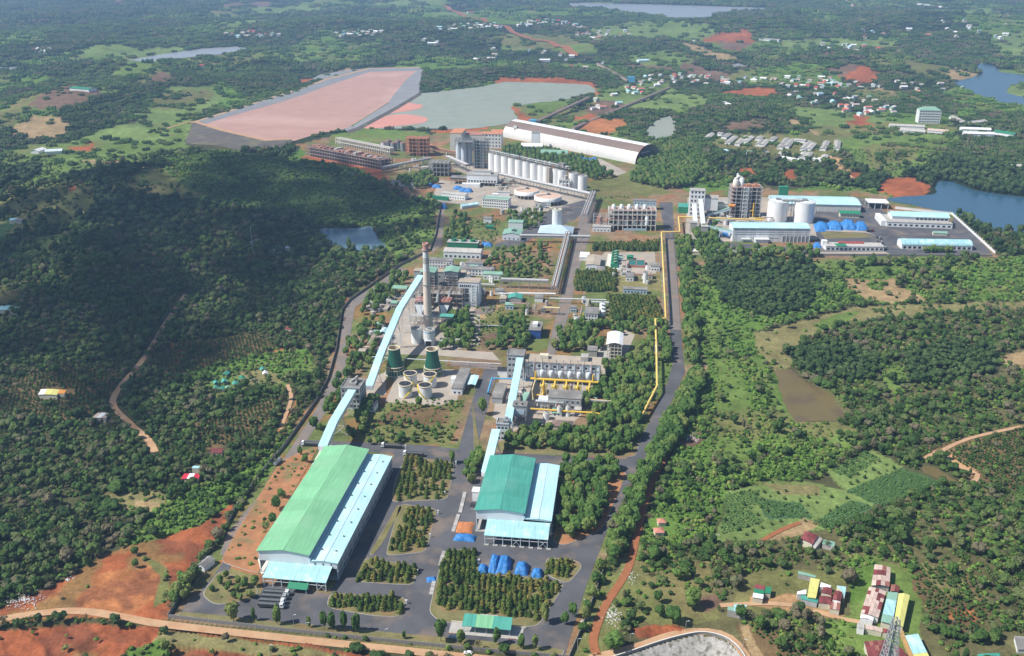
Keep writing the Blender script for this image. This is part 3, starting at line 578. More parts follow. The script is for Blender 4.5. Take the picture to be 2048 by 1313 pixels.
def ribbon(name, mat, w, pts_px, dz=0.10, step=6.0, smooth=True):
 """a lane draped over the ground"""
 q = ground_pts(pts_px)
 if smooth:
  d = [q[0]]
  for i in range(len(q) - 1):
   p0 = q[max(i - 1, 0)]; p1 = q[i]; p2 = q[i + 1]; p3 = q[min(i + 2, len(q) - 1)]
   n = max(2, int(np.hypot(*(p2 - p1)[:2]) / step))
   for k in range(1, n + 1):
    t = k / n; d.append(0.5 * (2 * p1 + (p2 - p0) * t + (2 * p0 - 5 * p1 + 4 * p2 - p3) * t * t + (3 * p1 - p0 - 3 * p2 + p3) * t ** 3))
  q = np.array(d)
 tg = np.gradient(q[:, :2], axis=0); tg /= np.maximum(1e-6, np.hypot(tg[:, 0], tg[:, 1]))[:, None]; nr = np.stack([-tg[:, 1], tg[:, 0]], 1)
 jit = 1 + 0.12 * (fbm(q[:, 0], q[:, 1], 14, 91) - 0.5)
 vs = []; fs = []; K = 5
 for i in range(len(q)):
  for k in range(K):
   e = (k / (K - 1) - 0.5) * w * jit[i]; vs.append((q[i, 0] + nr[i, 0] * e, q[i, 1] + nr[i, 1] * e))
 V = np.array(vs); zz = height(V[:, 0], V[:, 1])
 for dx, dy in ((2, 0), (-2, 0), (0, 2), (0, -2)): zz = np.maximum(zz, height(V[:, 0] + dx, V[:, 1] + dy))
 zz = zz + dz
 for i in range(len(q) - 1):
  for k in range(K - 1): fs.append((i * K + k + 1, i * K + k, (i + 1) * K + k, (i + 1) * K + k + 1))
 m = MB(); m.add([(V[i, 0], V[i, 1], zz[i]) for i in range(len(V))], fs)
 me = m.mesh(name, mat)
 if sum(p.normal.z for p in me.polygons) < 0: me.flip_normals()
 o = link(name, me); o['kind'] = 'structure'
 return o
for i, (mt, w, p) in enumerate(ROADS):
 ribbon('dirt_track', mt, w, p, dz=3.0 if w > 20 else 0.3, step=5 if w < 20 else 25)

# ------------------------------------------------------------------ paved yards and roads of the works (flat ground)
M('turf', (0.17, 0.155, 0.065), 1.0, 0.4, 0.12, spot=(0.28, 0.15, 0.08), spotamt=0.55, spotscale=0.07); M('turf_red', (0.34, 0.16, 0.075), 1.0, 0.35, 0.12, spot=(0.15, 0.15, 0.065), spotamt=0.85, spotscale=0.09)
def sheet(name, mat, px, z, label=None):
 q = g0a(px); m = MB(); m.add([(p[0], p[1], z) for p in q], [tuple(range(len(q)))])
 me = m.mesh(name, mat)
 if me.polygons[0].normal.z < 0: me.flip_normals()
 o = link(name, me); o['kind'] = 'structure'
 if label: o['label'] = label
 return o
sheet('asphalt_yard', 'asphalt', [(358, 1232), (372, 1208), (392, 1192), (430, 1150), (460, 1100), (478, 1102), (450, 1158), (462, 1165), (520, 1190), (530, 1168), (660, 1190), (775, 945), (795, 893), (800, 890), (950, 905), (980, 905), (1280, 920), (1297, 945), (1262, 970), (1215, 1060), (1170, 1180), (1130, 1310), (960, 1294), (700, 1266), (560, 1248)], 0.10)
sheet('lane', 'asphalt', [(598, 892), (602, 880), (700, 884), (860, 892), (945, 902), (940, 925), (820, 912), (700, 900)], 0.11)
sheet('lane', 'asphalt', [(915, 905), (948, 790), (970, 735), (1000, 737), (985, 780), (958, 880), (950, 915)], 0.12)
sheet('lane', 'asphalt_old', [(905, 723), (1005, 732), (1002, 741), (900, 732)], 0.14)
sheet('lane', 'asphalt', [(1232, 930), (1248, 925), (1297, 850), (1335, 765), (1345, 730), (1338, 640), (1330, 470), (1318, 405), (1345, 405), (1349, 470), (1365, 700), (1370, 745), (1345, 800), (1300, 905), (1275, 960)], 0.13)
sheet('lane', 'asphalt_old', [(1334, 480), (1347, 480), (1362, 660), (1343, 660)], 0.16)
sheet('lane', 'asphalt_old', [(1096, 695), (1118, 610), (1150, 480), (1165, 405), (1192, 402), (1180, 470), (1152, 560), (1140, 620), (1118, 695), (1106, 715), (1092, 712)], 0.12)
sheet('lane', 'asphalt_old', [(440, 1110), (455, 1065), (520, 990), (570, 915), (635, 815), (670, 740), (690, 620), (700, 600), (745, 575), (800, 535), (815, 540), (750, 590), (710, 615), (690, 740), (655, 820), (585, 925), (535, 1000), (475, 1085), (462, 1115)], 0.10)
sheet('lane', 'asphalt_old', [(868, 480), (880, 410), (890, 410), (884, 490), (862, 510)], 0.10)
sheet('lane', 'asphalt', [(1150, 440), (1080, 470), (1040, 490), (990, 500), (990, 490), (1060, 455), (1100, 420), (1170, 400), (1175, 415)], 0.15)
sheet('asphalt_yard', 'asphalt', [(1380, 505), (1385, 480), (1640, 500), (1625, 440), (1640, 400), (1700, 395), (1740, 400), (1790, 440), (1900, 455), (1910, 430), (1985, 508), (1820, 514), (1600, 510)], 0.10)
sheet('lane', 'slab', [(1160, 322), (1200, 318), (1255, 345), (1235, 352)], 0.12)
sheet('concrete_apron', 'slab', [(905, 700), (985, 705), (1000, 722), (880, 712), (760, 708), (735, 700), (765, 690)], 0.10)
sheet('concrete_apron', 'slab', [(770, 805), (790, 760), (785, 740), (925, 740), (915, 800), (880, 812)], 0.12)
sheet('concrete_apron', 'slab', [(730, 760), (772, 745), (772, 790), (735, 800)], 0.11)
sheet('concrete_apron', 'slab', [(760, 680), (845, 560), (960, 570), (960, 690), (860, 712)], 0.11)
sheet('concrete_apron', 'slab', [(985, 835), (1000, 750), (1205, 770), (1200, 800), (1150, 842), (1140, 868), (1030, 865)], 0.11)
sheet('concrete_apron', 'slab', [(1200, 735), (1250, 660), (1270, 670), (1238, 745), (1210, 760)], 0.12)
sheet('coal_apron', 'asphalt_old', [(945, 630), (955, 608), (990, 602), (985, 628)], 0.14)
sheet('concrete_apron', 'slab', [(1170, 545), (1210, 505), (1310, 505), (1312, 548), (1240, 550)], 0.10)
sheet('concrete_apron', 'slab', [(860, 405), (880, 360), (1180, 395), (1185, 420), (1040, 425), (950, 410)], 0.10)
sheet('concrete_apron', 'slab', [(900, 335), (985, 372), (1180, 405), (1160, 380), (985, 340), (950, 325)], 0.09)
sheet('lime_strip', 'lime', [(516, 1120), (523, 1150), (527, 1148), (560, 1075), (645, 905), (640, 902)], 0.33)
sheet('concrete_apron', 'slab', [(1370, 485), (1375, 395), (1640, 395), (1640, 480)], 0.09)
for p in [[(1628, 464), (1640, 458), (1730, 463), (1756, 474), (1730, 466), (1650, 463)], [(1640, 504), (1770, 504), (1780, 508), (1640, 508)]]: sheet('footpath', 'slab', p, 0.15)
sheet('lawn', 'turf', [(1640, 464), (1725, 466), (1748, 475), (1650, 478)], 0.14)
# planted islands in the yard with a kerb each
ISL = {'a': [(812, 913), (910, 926), (895, 1000), (782, 1005), (790, 960)], 'b': [(800, 1008), (875, 1018), (852, 1105), (772, 1113), (775, 1095)], 'c': [(728, 1116), (835, 1132), (828, 1172), (706, 1164)],
  'd': [(660, 1186), (815, 1196), (800, 1236), (740, 1232), (652, 1216)], 'e': [(888, 1100), (955, 1100), (960, 1148), (1100, 1158), (1130, 1170), (1075, 1255), (1000, 1252), (880, 1245), (857, 1225)], 'f': [(1092, 1115), (1155, 1122), (1165, 1135), (1135, 1170), (1090, 1150)],
  'g': [(402, 1190), (440, 1140), (520, 1180), (505, 1200), (430, 1212)], 'h': [(795, 1010), (805, 1014), (765, 1088), (745, 1112), (738, 1108), (770, 1055)], 'i': [(440, 1125), (470, 1070), (560, 925), (600, 905), (640, 890), (520, 1105), (520, 1150)],
  'j': [(1140, 925), (1255, 945), (1205, 1060), (1130, 1092), (1105, 1085)], 'k': [(1035, 858), (1285, 868), (1270, 915), (1000, 905), (985, 895)], 'l': [(945, 800), (960, 900), (948, 905)], 'm': [(350, 1236), (370, 1238), (900, 1292), (1125, 1312), (1130, 1300), (980, 1284), (760, 1264), (360, 1224)]}
for k, p in ISL.items():
 q = g0a(p); c = q.mean(0); pts = []
 n = len(q)
 for i in range(n):                                   # rounded corners
  a = q[i - 1]; b = q[i]; d = q[(i + 1) % n]
  la = min(5.0, np.hypot(*(a - b)) * 0.35); ld = min(5.0, np.hypot(*(d - b)) * 0.35)
  s = b + (a - b) / np.hypot(*(a - b)) * la; e = b + (d - b) / np.hypot(*(d - b)) * ld
  for t in (0, 0.33, 0.66, 1): pts.append((1 - t) ** 2 * s + 2 * t * (1 - t) * b + t * t * e)
 inner = [c + (p2 - c) * (1 - 0.35 / max(4, np.hypot(*(p2 - c)))) for p2 in pts]
 m = MB(); m.prism([tuple(p2) for p2 in pts], 0.02, 0.23); o = link('kerb', m.mesh('kerb', 'concrete')); o['kind'] = 'structure'
 m = MB(); m.prism([tuple(p2) for p2 in inner], 0.05, 0.30); o = link('planted_island', m.mesh('planted_island', 'turf_red' if k in 'ij' else 'turf'))
 o['kind'] = 'structure'
# outlines of the villages
CL = [('village beside the ochre earth lot', 'house in the village strip right of the settling pond', [(1340, 150), (1420, 150), (1520, 158), (1600, 150), (1680, 158), (1740, 170), (1760, 176), (1660, 182), (1560, 178), (1500, 166), (1440, 170), (1345, 172)], 60), ('houses on the slope below the village', 'house on the green slope below the village', [(1560, 185), (1660, 190), (1740, 195), (1800, 215), (1790, 232), (1700, 232), (1640, 215), (1600, 205)], 34), ('roadside houses by the conveyor', 'house along the straight conveyor near the village', [(1170, 200), (1240, 185), (1300, 150), (1340, 140), (1350, 158), (1300, 185), (1230, 215), (1180, 222)], 26), ('far white village left of the red road', 'tiny white house in the far village left of the red road', [(868, 58), (920, 52), (1000, 50), (1010, 58), (930, 62), (880, 64)], 22), ('far white village right of the red road', 'tiny white house in the far village right of the red road', [(1025, 52), (1080, 40), (1150, 48), (1180, 62), (1140, 58), (1080, 50), (1040, 56)], 26), ('far village by the lane', 'tiny house in the scattered hamlet below the far red road', [(1150, 68), (1250, 62), (1270, 76), (1200, 84), (1165, 78)], 16), ('far village upper left', 'tiny white house in the hazy village upper left', [(665, 68), (740, 62), (780, 66), (740, 76), (680, 76)], 18), ('hamlet by the valley lake', 'tiny white house in the hamlet by the valley lake', [(440, 68), (520, 62), (560, 72), (520, 78), (450, 76)], 16), ('hamlet near the long pale lake', 'tiny white house near the long pale lake', [(60, 100), (110, 96), (100, 112), (70, 110)], 8), ('far upper right hamlet', 'tiny house scattered among the hazy plantations upper right', [(1690, 70), (1780, 50), (1900, 40), (2020, 50), (2040, 90), (1900, 75), (1750, 85)], 18), ('houses by the quarry', 'house between the quarry and the green fields', [(1560, 88), (1680, 85), (1760, 95), (1800, 108), (1700, 105), (1600, 95)], 12), ('houses on the right ridge', 'house among trees left of the blue reservoir', [(1780, 165), (1880, 165), (1930, 180), (1860, 190), (1790, 182)], 10), ('far top hamlet', 'tiny pale house on the far top skyline country', [(1690, 4), (1760, 2), (1740, 16), (1700, 18)], 10), ('scattered farms upper middle', 'tiny farm scattered in the hazy upper middle', [(820, 80), (1060, 95), (1180, 120), (1260, 135), (1160, 140), (900, 100)], 14)]
# ------------------------------------------------------------------ vegetation
def foliage(name, stops, patch=0.25, trans=0.0):
 """leaf colour: picked per plant, mottled per clump, drifting over the hillside"""
 m = bpy.data.materials.new(name); m.use_nodes = True; t = m.node_tree; L = t.links; b = t.nodes['Principled BSDF']
 b.inputs['Roughness'].default_value = 0.75; b.inputs['Specular IOR Level'].default_value = 0.12
 oi = nd(t, 'ShaderNodeObjectInfo'); cr = nd(t, 'ShaderNodeValToRGB'); e = cr.color_ramp.elements
 ge = nd(t, 'ShaderNodeNewGeometry'); n1 = nd(t, 'ShaderNodeTexNoise'); n1.inputs['Scale'].default_value = 0.018; n1.inputs['Detail'].default_value = 4
 L.new(ge.outputs['Position'], n1.inputs['Vector'])
 m1 = nd(t, 'ShaderNodeMapRange'); m1.inputs[1].default_value = 0.3; m1.inputs[2].default_value = 0.7; m1.inputs[3].default_value = -patch; m1.inputs[4].default_value = patch; L.new(n1.outputs['Fac'], m1.inputs[0])
 ad = nd(t, 'ShaderNodeMath', operation='ADD'); L.new(oi.outputs['Random'], ad.inputs[0]); L.new(m1.outputs[0], ad.inputs[1]); L.new(ad.outputs[0], cr.inputs[0])
 while len(e) < len(stops): e.new(0.5)
 for k, (p, c) in enumerate(stops): e[k].position = p; e[k].color = (*c, 1)
 n2 = nd(t, 'ShaderNodeTexNoise'); n2.inputs['Scale'].default_value = 0.9; n2.inputs['Detail'].default_value = 3; L.new(ge.outputs['Position'], n2.inputs['Vector'])
 m2 = nd(t, 'ShaderNodeMapRange'); m2.inputs[1].default_value = 0.3; m2.inputs[2].default_value = 0.7; m2.inputs[3].default_value = 0.65; m2.inputs[4].default_value = 1.35; L.new(n2.outputs['Fac'], m2.inputs[0])
 mx = nd(t, 'ShaderNodeMix', data_type='RGBA', blend_type='MULTIPLY'); mx.inputs[0].default_value = 1; L.new(cr.outputs[0], mx.inputs[6]); L.new(m2.outputs[0], mx.inputs[7]); L.new(mx.outputs[2], b.inputs['Base Color'])
 MATS[name] = m
foliage('leaf_wood', [(0.0, (0.032, 0.066, 0.017)), (0.35, (0.050, 0.100, 0.022)), (0.6, (0.080, 0.125, 0.032)), (0.8, (0.105, 0.125, 0.048)), (0.93, (0.120, 0.112, 0.066)), (1.0, (0.140, 0.120, 0.072))])
foliage('leaf_dark', [(0.0, (0.026, 0.055, 0.018)), (0.5, (0.044, 0.081, 0.024)), (1.0, (0.078, 0.117, 0.039))], 0.3)
foliage('leaf_scrub', [(0.0, (0.060, 0.125, 0.024)), (0.4, (0.105, 0.200, 0.036)), (0.75, (0.150, 0.245, 0.046)), (1.0, (0.200, 0.225, 0.066))], 0.3)
foliage('leaf_tree', [(0.0, (0.044, 0.094, 0.021)), (0.4, (0.072, 0.137, 0.030)), (0.8, (0.111, 0.169, 0.039)), (1.0, (0.150, 0.176, 0.052))], 0.2)
foliage('leaf_pine', [(0.0, (0.050, 0.092, 0.020)), (0.5, (0.086, 0.138, 0.028)), (0.85, (0.150, 0.165, 0.036)), (1.0, (0.215, 0.190, 0.050))], 0.25)
foliage('leaf_coffee', [(0.0, (0.031, 0.068, 0.016)), (0.6, (0.052, 0.104, 0.023)), (1.0, (0.098, 0.124, 0.040))], 0.25)
foliage('leaf_crop', [(0.0, (0.065, 0.137, 0.041)), (1.0, (0.104, 0.189, 0.057))], 0.2)

ICO_V = None
def ico():
 global ICO_V, ICO_F
 if ICO_V is None:
  f = (1 + 5 ** 0.5) / 2
  v = [(-1, f, 0), (1, f, 0), (-1, -f, 0), (1, -f, 0), (0, -1, f), (0, 1, f), (0, -1, -f), (0, 1, -f), (f, 0, -1), (f, 0, 1), (-f, 0, -1), (-f, 0, 1)]
  F = [(0, 11, 5), (0, 5, 1), (0, 1, 7), (0, 7, 10), (0, 10, 11), (1, 5, 9), (5, 11, 4), (11, 10, 2), (10, 7, 6), (7, 1, 8), (3, 9, 4), (3, 4, 2), (3, 2, 6), (3, 6, 8), (3, 8, 9), (4, 9, 5), (2, 4, 11), (6, 2, 10), (8, 6, 7), (9, 8, 1)]
  v = [Vector(p).normalized() for p in v]; ca = {}; F2 = []
  def mid(a, b):
   k = (min(a, b), max(a, b))
   if k not in ca: v.append(((v[a] + v[b]) / 2).normalized()); ca[k] = len(v) - 1
   return ca[k]
  for a, b, c in F:
   x, y, z = mid(a, b), mid(b, c), mid(c, a); F2 += [(a, x, z), (b, y, x), (c, z, y), (x, y, z)]
  ICO_V = v; ICO_F = F2; ico.base = F
 return ICO_V, ICO_F
def lobe(m, R, c, rx, ry, rz, low=False, rough=0.28):
 v, F = ico()
 if low: v = v[:12]; F = ico.base
 m.add([(c[0] + p.x * rx * (1 + R.uniform(-rough, rough)), c[1] + p.y * ry * (1 + R.uniform(-rough, rough)), c[2] + p.z * rz * (1 + R.uniform(-rough, rough))) for p in v], F)
def leaves(m, R, c, rx, ry, rz, n, s):
 for _ in range(n):
  d = Vector((R.gauss(0, 1), R.gauss(0, 1), R.gauss(0.25, 1))).normalized(); k = R.uniform(0.86, 1.22)
  p = Vector((c[0] + d.x * rx * k, c[1] + d.y * ry * k, c[2] + d.z * rz * k))
  nrm = (d + Vector((R.uniform(-1, 1), R.uniform(-1, 1), R.uniform(-0.4, 1.0))) * 0.8).normalized()
  a = nrm.cross(Vector((0.3, 0.2, 1))).normalized() * s * R.uniform(0.6, 1.3); b = nrm.cross(a).normalized() * s * R.uniform(0.6, 1.3)
  m.add([p - a, p - b, p + a, p + b], [(0, 1, 2, 3)])
def broad_crown(seed, r, h, nl, nleaf, ls, base=0.32, low=False):
 R = random.Random(seed); m = MB()
 for k in range(nl):
  a = R.uniform(0, 6.28); d = r * (0.0 if k == 0 else R.uniform(0.35, 0.62)); f = R.uniform(0.42, 0.62) if k else 0.66
  z = h * (base + (1 - base) * (R.uniform(0.25, 0.7) if k else 0.55)); c = (d * math.cos(a), d * math.sin(a), z)
  rz = min(h * (1 - base) * 0.42, h - z) * R.uniform(0.8, 1.0) if k else h * (1 - base) * 0.45
  lobe(m, R, c, r * f, r * f * R.uniform(0.85, 1.15), max(rz, r * 0.3), low)
  leaves(m, R, c, r * f, r * f, max(rz, r * 0.3), nleaf, ls)
 return m
def trunk_mesh(h, r, lean=0.0, limbs=3, seed=1):
 R = random.Random(seed); m = MB(); m.cyl(0, 0, -0.4, h, r, r * 0.5, 6, False)
 for k in range(limbs):
  a = R.uniform(0, 6.28); z = h * R.uniform(0.55, 0.9)
  m.bar((0, 0, z), (math.cos(a) * h * 0.32, math.sin(a) * h * 0.32, z + h * 0.32), r * 0.7)
 return m
def pine_crown(seed, r, h):
 R = random.Random(seed); m = MB(); n = 6
 for k in range(n):
  t = k / (n - 1); z = h * (0.14 + 0.70 * t); rr = r * (1.0 - 0.58 * t ** 1.4) * R.uniform(0.85, 1.12)
  lobe(m, R, (R.uniform(-0.25, 0.25), R.uniform(-0.25, 0.25), z), rr * 0.82, rr * 0.82, h * 0.13, True, 0.3)
  leaves(m, R, (0, 0, z), rr * 0.92, rr * 0.92, h * 0.12, 18, 0.40)
 leaves(m, R, (0, 0, h * 0.9), 0.5, 0.5, h * 0.08, 8, 0.35)
 return m
def grove(seed, w, n, hmin, hmax, low=True, leafn=5):
 R = random.Random(seed); m = MB()
 for k in range(n):
  a = R.uniform(0, 6.28); d = w * 0.5 * math.sqrt(R.random()); h = R.uniform(hmin, hmax); r = R.uniform(0.38, 0.6) * h * 0.75
  c = (d * math.cos(a), d * math.sin(a), h * 0.55); lobe(m, R, c, r, r, h * 0.48, low, 0.25); leaves(m, R, c, r, r, h * 0.48, leafn, 1.1)
 return m
def scatter(name, label, meshes, pts, sc, rz, kind='stuff'):
 """ground cover nobody could count: one object, plants set out on points"""
 pts = np.asarray(pts, float)
 if len(pts) == 0: return None
 coll = bpy.data.collections.new(name + '_kinds')
 for i, me in enumerate(meshes):
  o = bpy.data.objects.new(f'{name}_{i}', me); coll.objects.link(o)
 me = bpy.data.meshes.new(name); me.vertices.add(len(pts)); me.vertices.foreach_set('co', pts.ravel())
 a = me.attributes.new('sc', 'FLOAT', 'POINT'); a.data.foreach_set('value', np.asarray(sc, np.float32))
 a = me.attributes.new('rz', 'FLOAT', 'POINT'); a.data.foreach_set('value', np.asarray(rz, np.float32))
 a = me.attributes.new('pi', 'INT', 'POINT'); a.data.foreach_set('value', NR.integers(0, len(meshes), len(pts)).astype(np.int32))
 me.update()
 ng = bpy.data.node_groups.new(name, 'GeometryNodeTree')
 ng.interface.new_socket('Geometry', in_out='INPUT', socket_type='NodeSocketGeometry'); ng.interface.new_socket('Geometry', in_out='OUTPUT', socket_type='NodeSocketGeometry')
 N = ng.nodes; gi = N.new('NodeGroupInput'); go = N.new('NodeGroupOutput'); ip = N.new('GeometryNodeInstanceOnPoints'); ci = N.new('GeometryNodeCollectionInfo')
 ci.inputs['Collection'].default_value = coll; ci.inputs['Separate Children'].default_value = True; ci.inputs['Reset Children'].default_value = True
 def na(nm, ty):
  n = N.new('GeometryNodeInputNamedAttribute'); n.data_type = ty; n.inputs['Name'].default_value = nm; return n.outputs[0]
 cx = N.new('ShaderNodeCombineXYZ'); ng.links.new(na('rz', 'FLOAT'), cx.inputs[2])
 ip.inputs['Pick Instance'].default_value = True
 ng.links.new(gi.outputs[0], ip.inputs['Points']); ng.links.new(ci.outputs[0], ip.inputs['Instance']); ng.links.new(na('pi', 'INT'), ip.inputs['Instance Index'])
 ng.links.new(cx.outputs[0], ip.inputs['Rotation']); ng.links.new(na('sc', 'FLOAT'), ip.inputs['Scale']); ng.links.new(ip.outputs[0], go.inputs[0])
 o = link(name, me); md = o.modifiers.new('plants', 'NODES'); md.node_group = ng
 o['kind'] = kind; o['label'] = label
 return o
# keep clear: roads, roofs and yards outside the fence
CLEAR = []                                               # (x, y, radius)
def clear_px(px, py, r): p = g0(px, py); CLEAR.append((p.x, p.y, r))
for q in [(100, 785, 9), (130, 785, 7), (200, 833, 8), (165, 428, 6), (95, 440, 8), (170, 180, 26), (100, 306, 26), (380, 957, 8), (395, 935, 6), (435, 902, 9), (555, 497, 9), (18, 618, 12), (505, 470, 5), (577, 660, 4),
   (1322, 1050, 9), (1324, 1065, 7), (1524, 1187, 11), (1538, 1178, 8), (1475, 1222, 10), (1625, 1078, 9), (1655, 1085, 8), (1622, 1180, 12), (1650, 1190, 12), (1668, 1195, 10), (1612, 1150, 9), (1768, 1155, 12), (1762, 1180, 12), (1758, 1205, 14), (1745, 1230, 14), (1780, 1215, 14), (1795, 1235, 12), (1802, 1205, 12), (1750, 1248, 12), (1770, 1262, 10), (1780, 1290, 18), (1750, 1300, 12), (1820, 1290, 14), (1835, 1306, 12), (1885, 1180, 3), (2035, 1290, 9), (1960, 1310, 8), (1990, 1312, 8),
   (1320, 1300, 16), (1360, 1300, 22), (1400, 1300, 24), (1440, 1300, 22), (1400, 1330, 40), (1895, 745, 6), (1990, 738, 6), (1825, 664, 7), (1920, 650, 6), (1545, 790, 3), (1225, 1250, 5), (1216, 1240, 5), (1195, 1235, 5), (1545, 1190, 8), (1590, 1200, 6), (1700, 1235, 4), (1640, 1205, 10)]: clear_px(*q)
def free(x, y, pad=0.0, field=True):
 ok = ~inpoly(x, y, PLANT)
 for k, Pw in WATER.items(): ok &= ~(inpoly(x, y, Pw) | (segdist(x, y, Pw) < 2.5))
 for (w, Pr) in ROADW: ok &= segdist(x, y, Pr, False) > w / 2 + (1.6 if w < 20 else 70) + pad
 for cx, cy, r in CLEAR: ok &= (x - cx) ** 2 + (y - cy) ** 2 > (r + pad) ** 2
 ok &= ~inpoly(x, y, DAM)
 if field: ok &= ~inpoly(x, y, FIELD)
 for q in TOWN: ok &= ~(inpoly(x, y, q) & (_hash(np.floor(x / 9), np.floor(y / 9), 3) < 0.62))
 return ok
FIELD = g0a([(1442, 988), (1540, 964), (1640, 966), (1728, 898), (1886, 964), (1762, 1022), (1650, 1066), (1500, 1086), (1425, 1092)])
TOWN = [g0a(c[2]) for c in CL] + [g0a([(1412, 268), (1440, 262), (1690, 280), (1680, 320), (1640, 332), (1540, 322), (1430, 308)]), g0a([(1775, 250), (1850, 215), (1890, 220), (1990, 255), (1990, 275), (1900, 272), (1790, 268)])]
DAM = g0a([(360, 250), (395, 246), (545, 285), (590, 282), (560, 296), (520, 303), (440, 309), (362, 304)])
LINER = g0a([(380, 250), (440, 230), (590, 186), (650, 158), (742, 134), (845, 134), (842, 190), (715, 262), (400, 262)])
def jitgrid(r0, r1, sp, half=0.66):
 """places spread over the ring r0..r1 in front of the drone, about sp metres apart"""
 nx = int(2 * r1 * math.sin(half) / sp); xs = np.linspace(-r1 * math.sin(half), r1 * math.sin(half), nx); ys = np.arange(r0 * math.cos(half) * 0.9, r1, sp)
 X, Y = np.meshgrid(xs, ys); X = X + NR.uniform(-0.48, 0.48, X.shape) * sp; Y = Y + NR.uniform(-0.48, 0.48, Y.shape) * sp
 X = X.ravel(); Y = Y.ravel(); R = np.hypot(X, Y); A = np.abs(np.arctan2(X, Y))
 # only a margin wider than the view
 m = (R >= r0) & (R < r1) & (np.abs(X) < 0.60 * Y + 60) & (Y > 330); return X[m], Y[m]
DENS = {'wood': 0.93, 'dark': 1.0, 'scrub': 0.46, 'grass': 0.05, 'dry': 0.03, 'tan': 0.015, 'red': 0.0, 'brown': 0.02, 'mead': 0.06, 'light': 0.02, 'rubber': 1.0, 'coffee': 0.06, 'fold': 0.035, 'thin': 0.80, 'orange': 0.0, 'pit': 0.0, 'crop': 0.0}
SPEC = {'fold': 2, 'wood': 0, 'dark': 1, 'scrub': 2, 'rubber': 1}
acc = {k: [[], [], []] for k in ('wood_near', 'dark_near', 'scrub_near', 'wood_far', 'dark_far', 'scrub_far', 'bush')}
def put(k, x, y, s):
 if len(x) == 0: return
 z = height(x, y); acc[k][0].append(np.stack([x, y, z - 0.1], 1)); acc[k][1].append(s); acc[k][2].append(NR.uniform(0, 6.283, len(x)))
for (r0, r1, sp, tier) in ((340, 1000, 3.7, 'near'), (1000, 1650, 6.0, 'near'), (1650, 2700, 13.0, 'far'), (2700, 4600, 22.0, 'far'), (4600, 9500, 40.0, 'far')):
 X, Y = jitgrid(r0, r1, sp); m = free(X, Y) & ~inpoly(X, Y, LINER); X = X[m]; Y = Y[m]; cl = classify(X, Y)
 dn = np.array([DENS.get(c, 0.0) for c in CN])[cl]; clump = fbm(X, Y, 45, 101)
 dn = np.where((dn < 0.1) & (r1 > 1000), dn * 2.6, dn)
 pr = np.where(dn < 0.2, dn * np.where(clump > 0.55, 3.5, 0.4), np.where(dn < 0.8, dn * (0.35 + 1.1 * sstep(0.35, 0.62, clump)), dn * np.where(dn > 0.95, 1.0, np.where(dn < 0.9, 0.42 + 0.6 * sstep(0.35, 0.6, clump), 0.62 + 0.38 * sstep(0.3, 0.52, clump)))))
 m = NR.random(len(X)) < pr; X = X[m]; Y = Y[m]; cl = cl[m]
 sp_ = np.array([SPEC.get(c, 0) for c in CN])[cl]; sp_ = np.where((sp_ == 2) & (NR.random(len(X)) < 0.22), 0, sp_); sp_ = np.where((sp_ == 0) & (NR.random(len(X)) < 0.1), 1, sp_)
 base = 0.70 if r1 <= 1000 else (1.1 if r1 <= 1650 else {2700: 0.58, 4600: 0.95, 9500: 1.7}[r1])
 for k, nm in enumerate(('wood', 'dark', 'scrub')):
  q = sp_ == k; s = base * NR.uniform(0.48, 1.28, q.sum()) * (0.72 if (k == 2 and tier == 'near') else 1.0)
  if tier == 'near': s = s * np.where(NR.random(len(s)) < 0.12, 1.45, 1.0)
  put(nm + '_' + tier, X[q], Y[q], s)
# undergrowth and tussocks between the trees
X, Y = jitgrid(340, 800, 3.1); m = free(X, Y); X = X[m]; Y = Y[m]; cl = classify(X, Y)
dn = np.array([{'wood': 0.55, 'thin': 0.7, 'scrub': 0.95, 'grass': 0.30, 'dry': 0.16, 'mead': 0.20, 'red': 0.012, 'pit': 0.035, 'light': 0.05, 'coffee': 0.12, 'tan': 0.05, 'orange': 0.006, 'brown': 0.06}.get(c, 0) for c in CN])[cl] * (0.3 + 1.3 * sstep(0.35, 0.65, fbm(X, Y, 22, 111)))
m = NR.random(len(X)) < dn; put('bush', X[m], Y[m], NR.uniform(0.45, 1.1, m.sum()))
X, Y = jitgrid(800, 1700, 5.0); m = free(X, Y); X = X[m]; Y = Y[m]; cl = classify(X, Y)
dn = np.array([{'wood': 0.3, 'thin': 0.5, 'fold': 0.9, 'scrub': 0.8, 'grass': 0.30, 'dry': 0.12, 'mead': 0.2, 'tan': 0.04}.get(c, 0) for c in CN])[cl] * (0.3 + 1.3 * sstep(0.35, 0.65, fbm(X, Y, 22, 111)))
m = NR.random(len(X)) < dn; put('bush', X[m], Y[m], NR.uniform(0.7, 1.5, m.sum()))
# tufts inside the fence on open ground
X, Y = jitgrid(360, 1300, 3.6); m = inpoly(X, Y, PLANT); X = X[m]; Y = Y[m]; cl = classify(X, Y)
TUFTZ = [g0a(p) for p in ([(720, 880), (740, 830), (800, 795), (930, 800), (905, 885), (800, 890)], [(930, 620), (1000, 600), (1040, 640), (1000, 690), (940, 690)], [(1255, 770), (1330, 690), (1345, 745), (1300, 840), (1255, 835)], [(900, 440), (1000, 430), (990, 500), (900, 500)], [(410, 1195), (440, 1150), (515, 1180), (500, 1205)], [(445, 1120), (475, 1070), (560, 935), (630, 900), (530, 1090), (515, 1140)], [(1190, 365), (1330, 350), (1330, 390), (1200, 400)], [(590, 300), (640, 275), (850, 262), (880, 275), (700, 300)], [(600, 322), (870, 398), (860, 405), (700, 362), (600, 330)])]
mm = np.zeros(len(X), bool)
for q in TUFTZ: mm |= inpoly(X, Y, q)
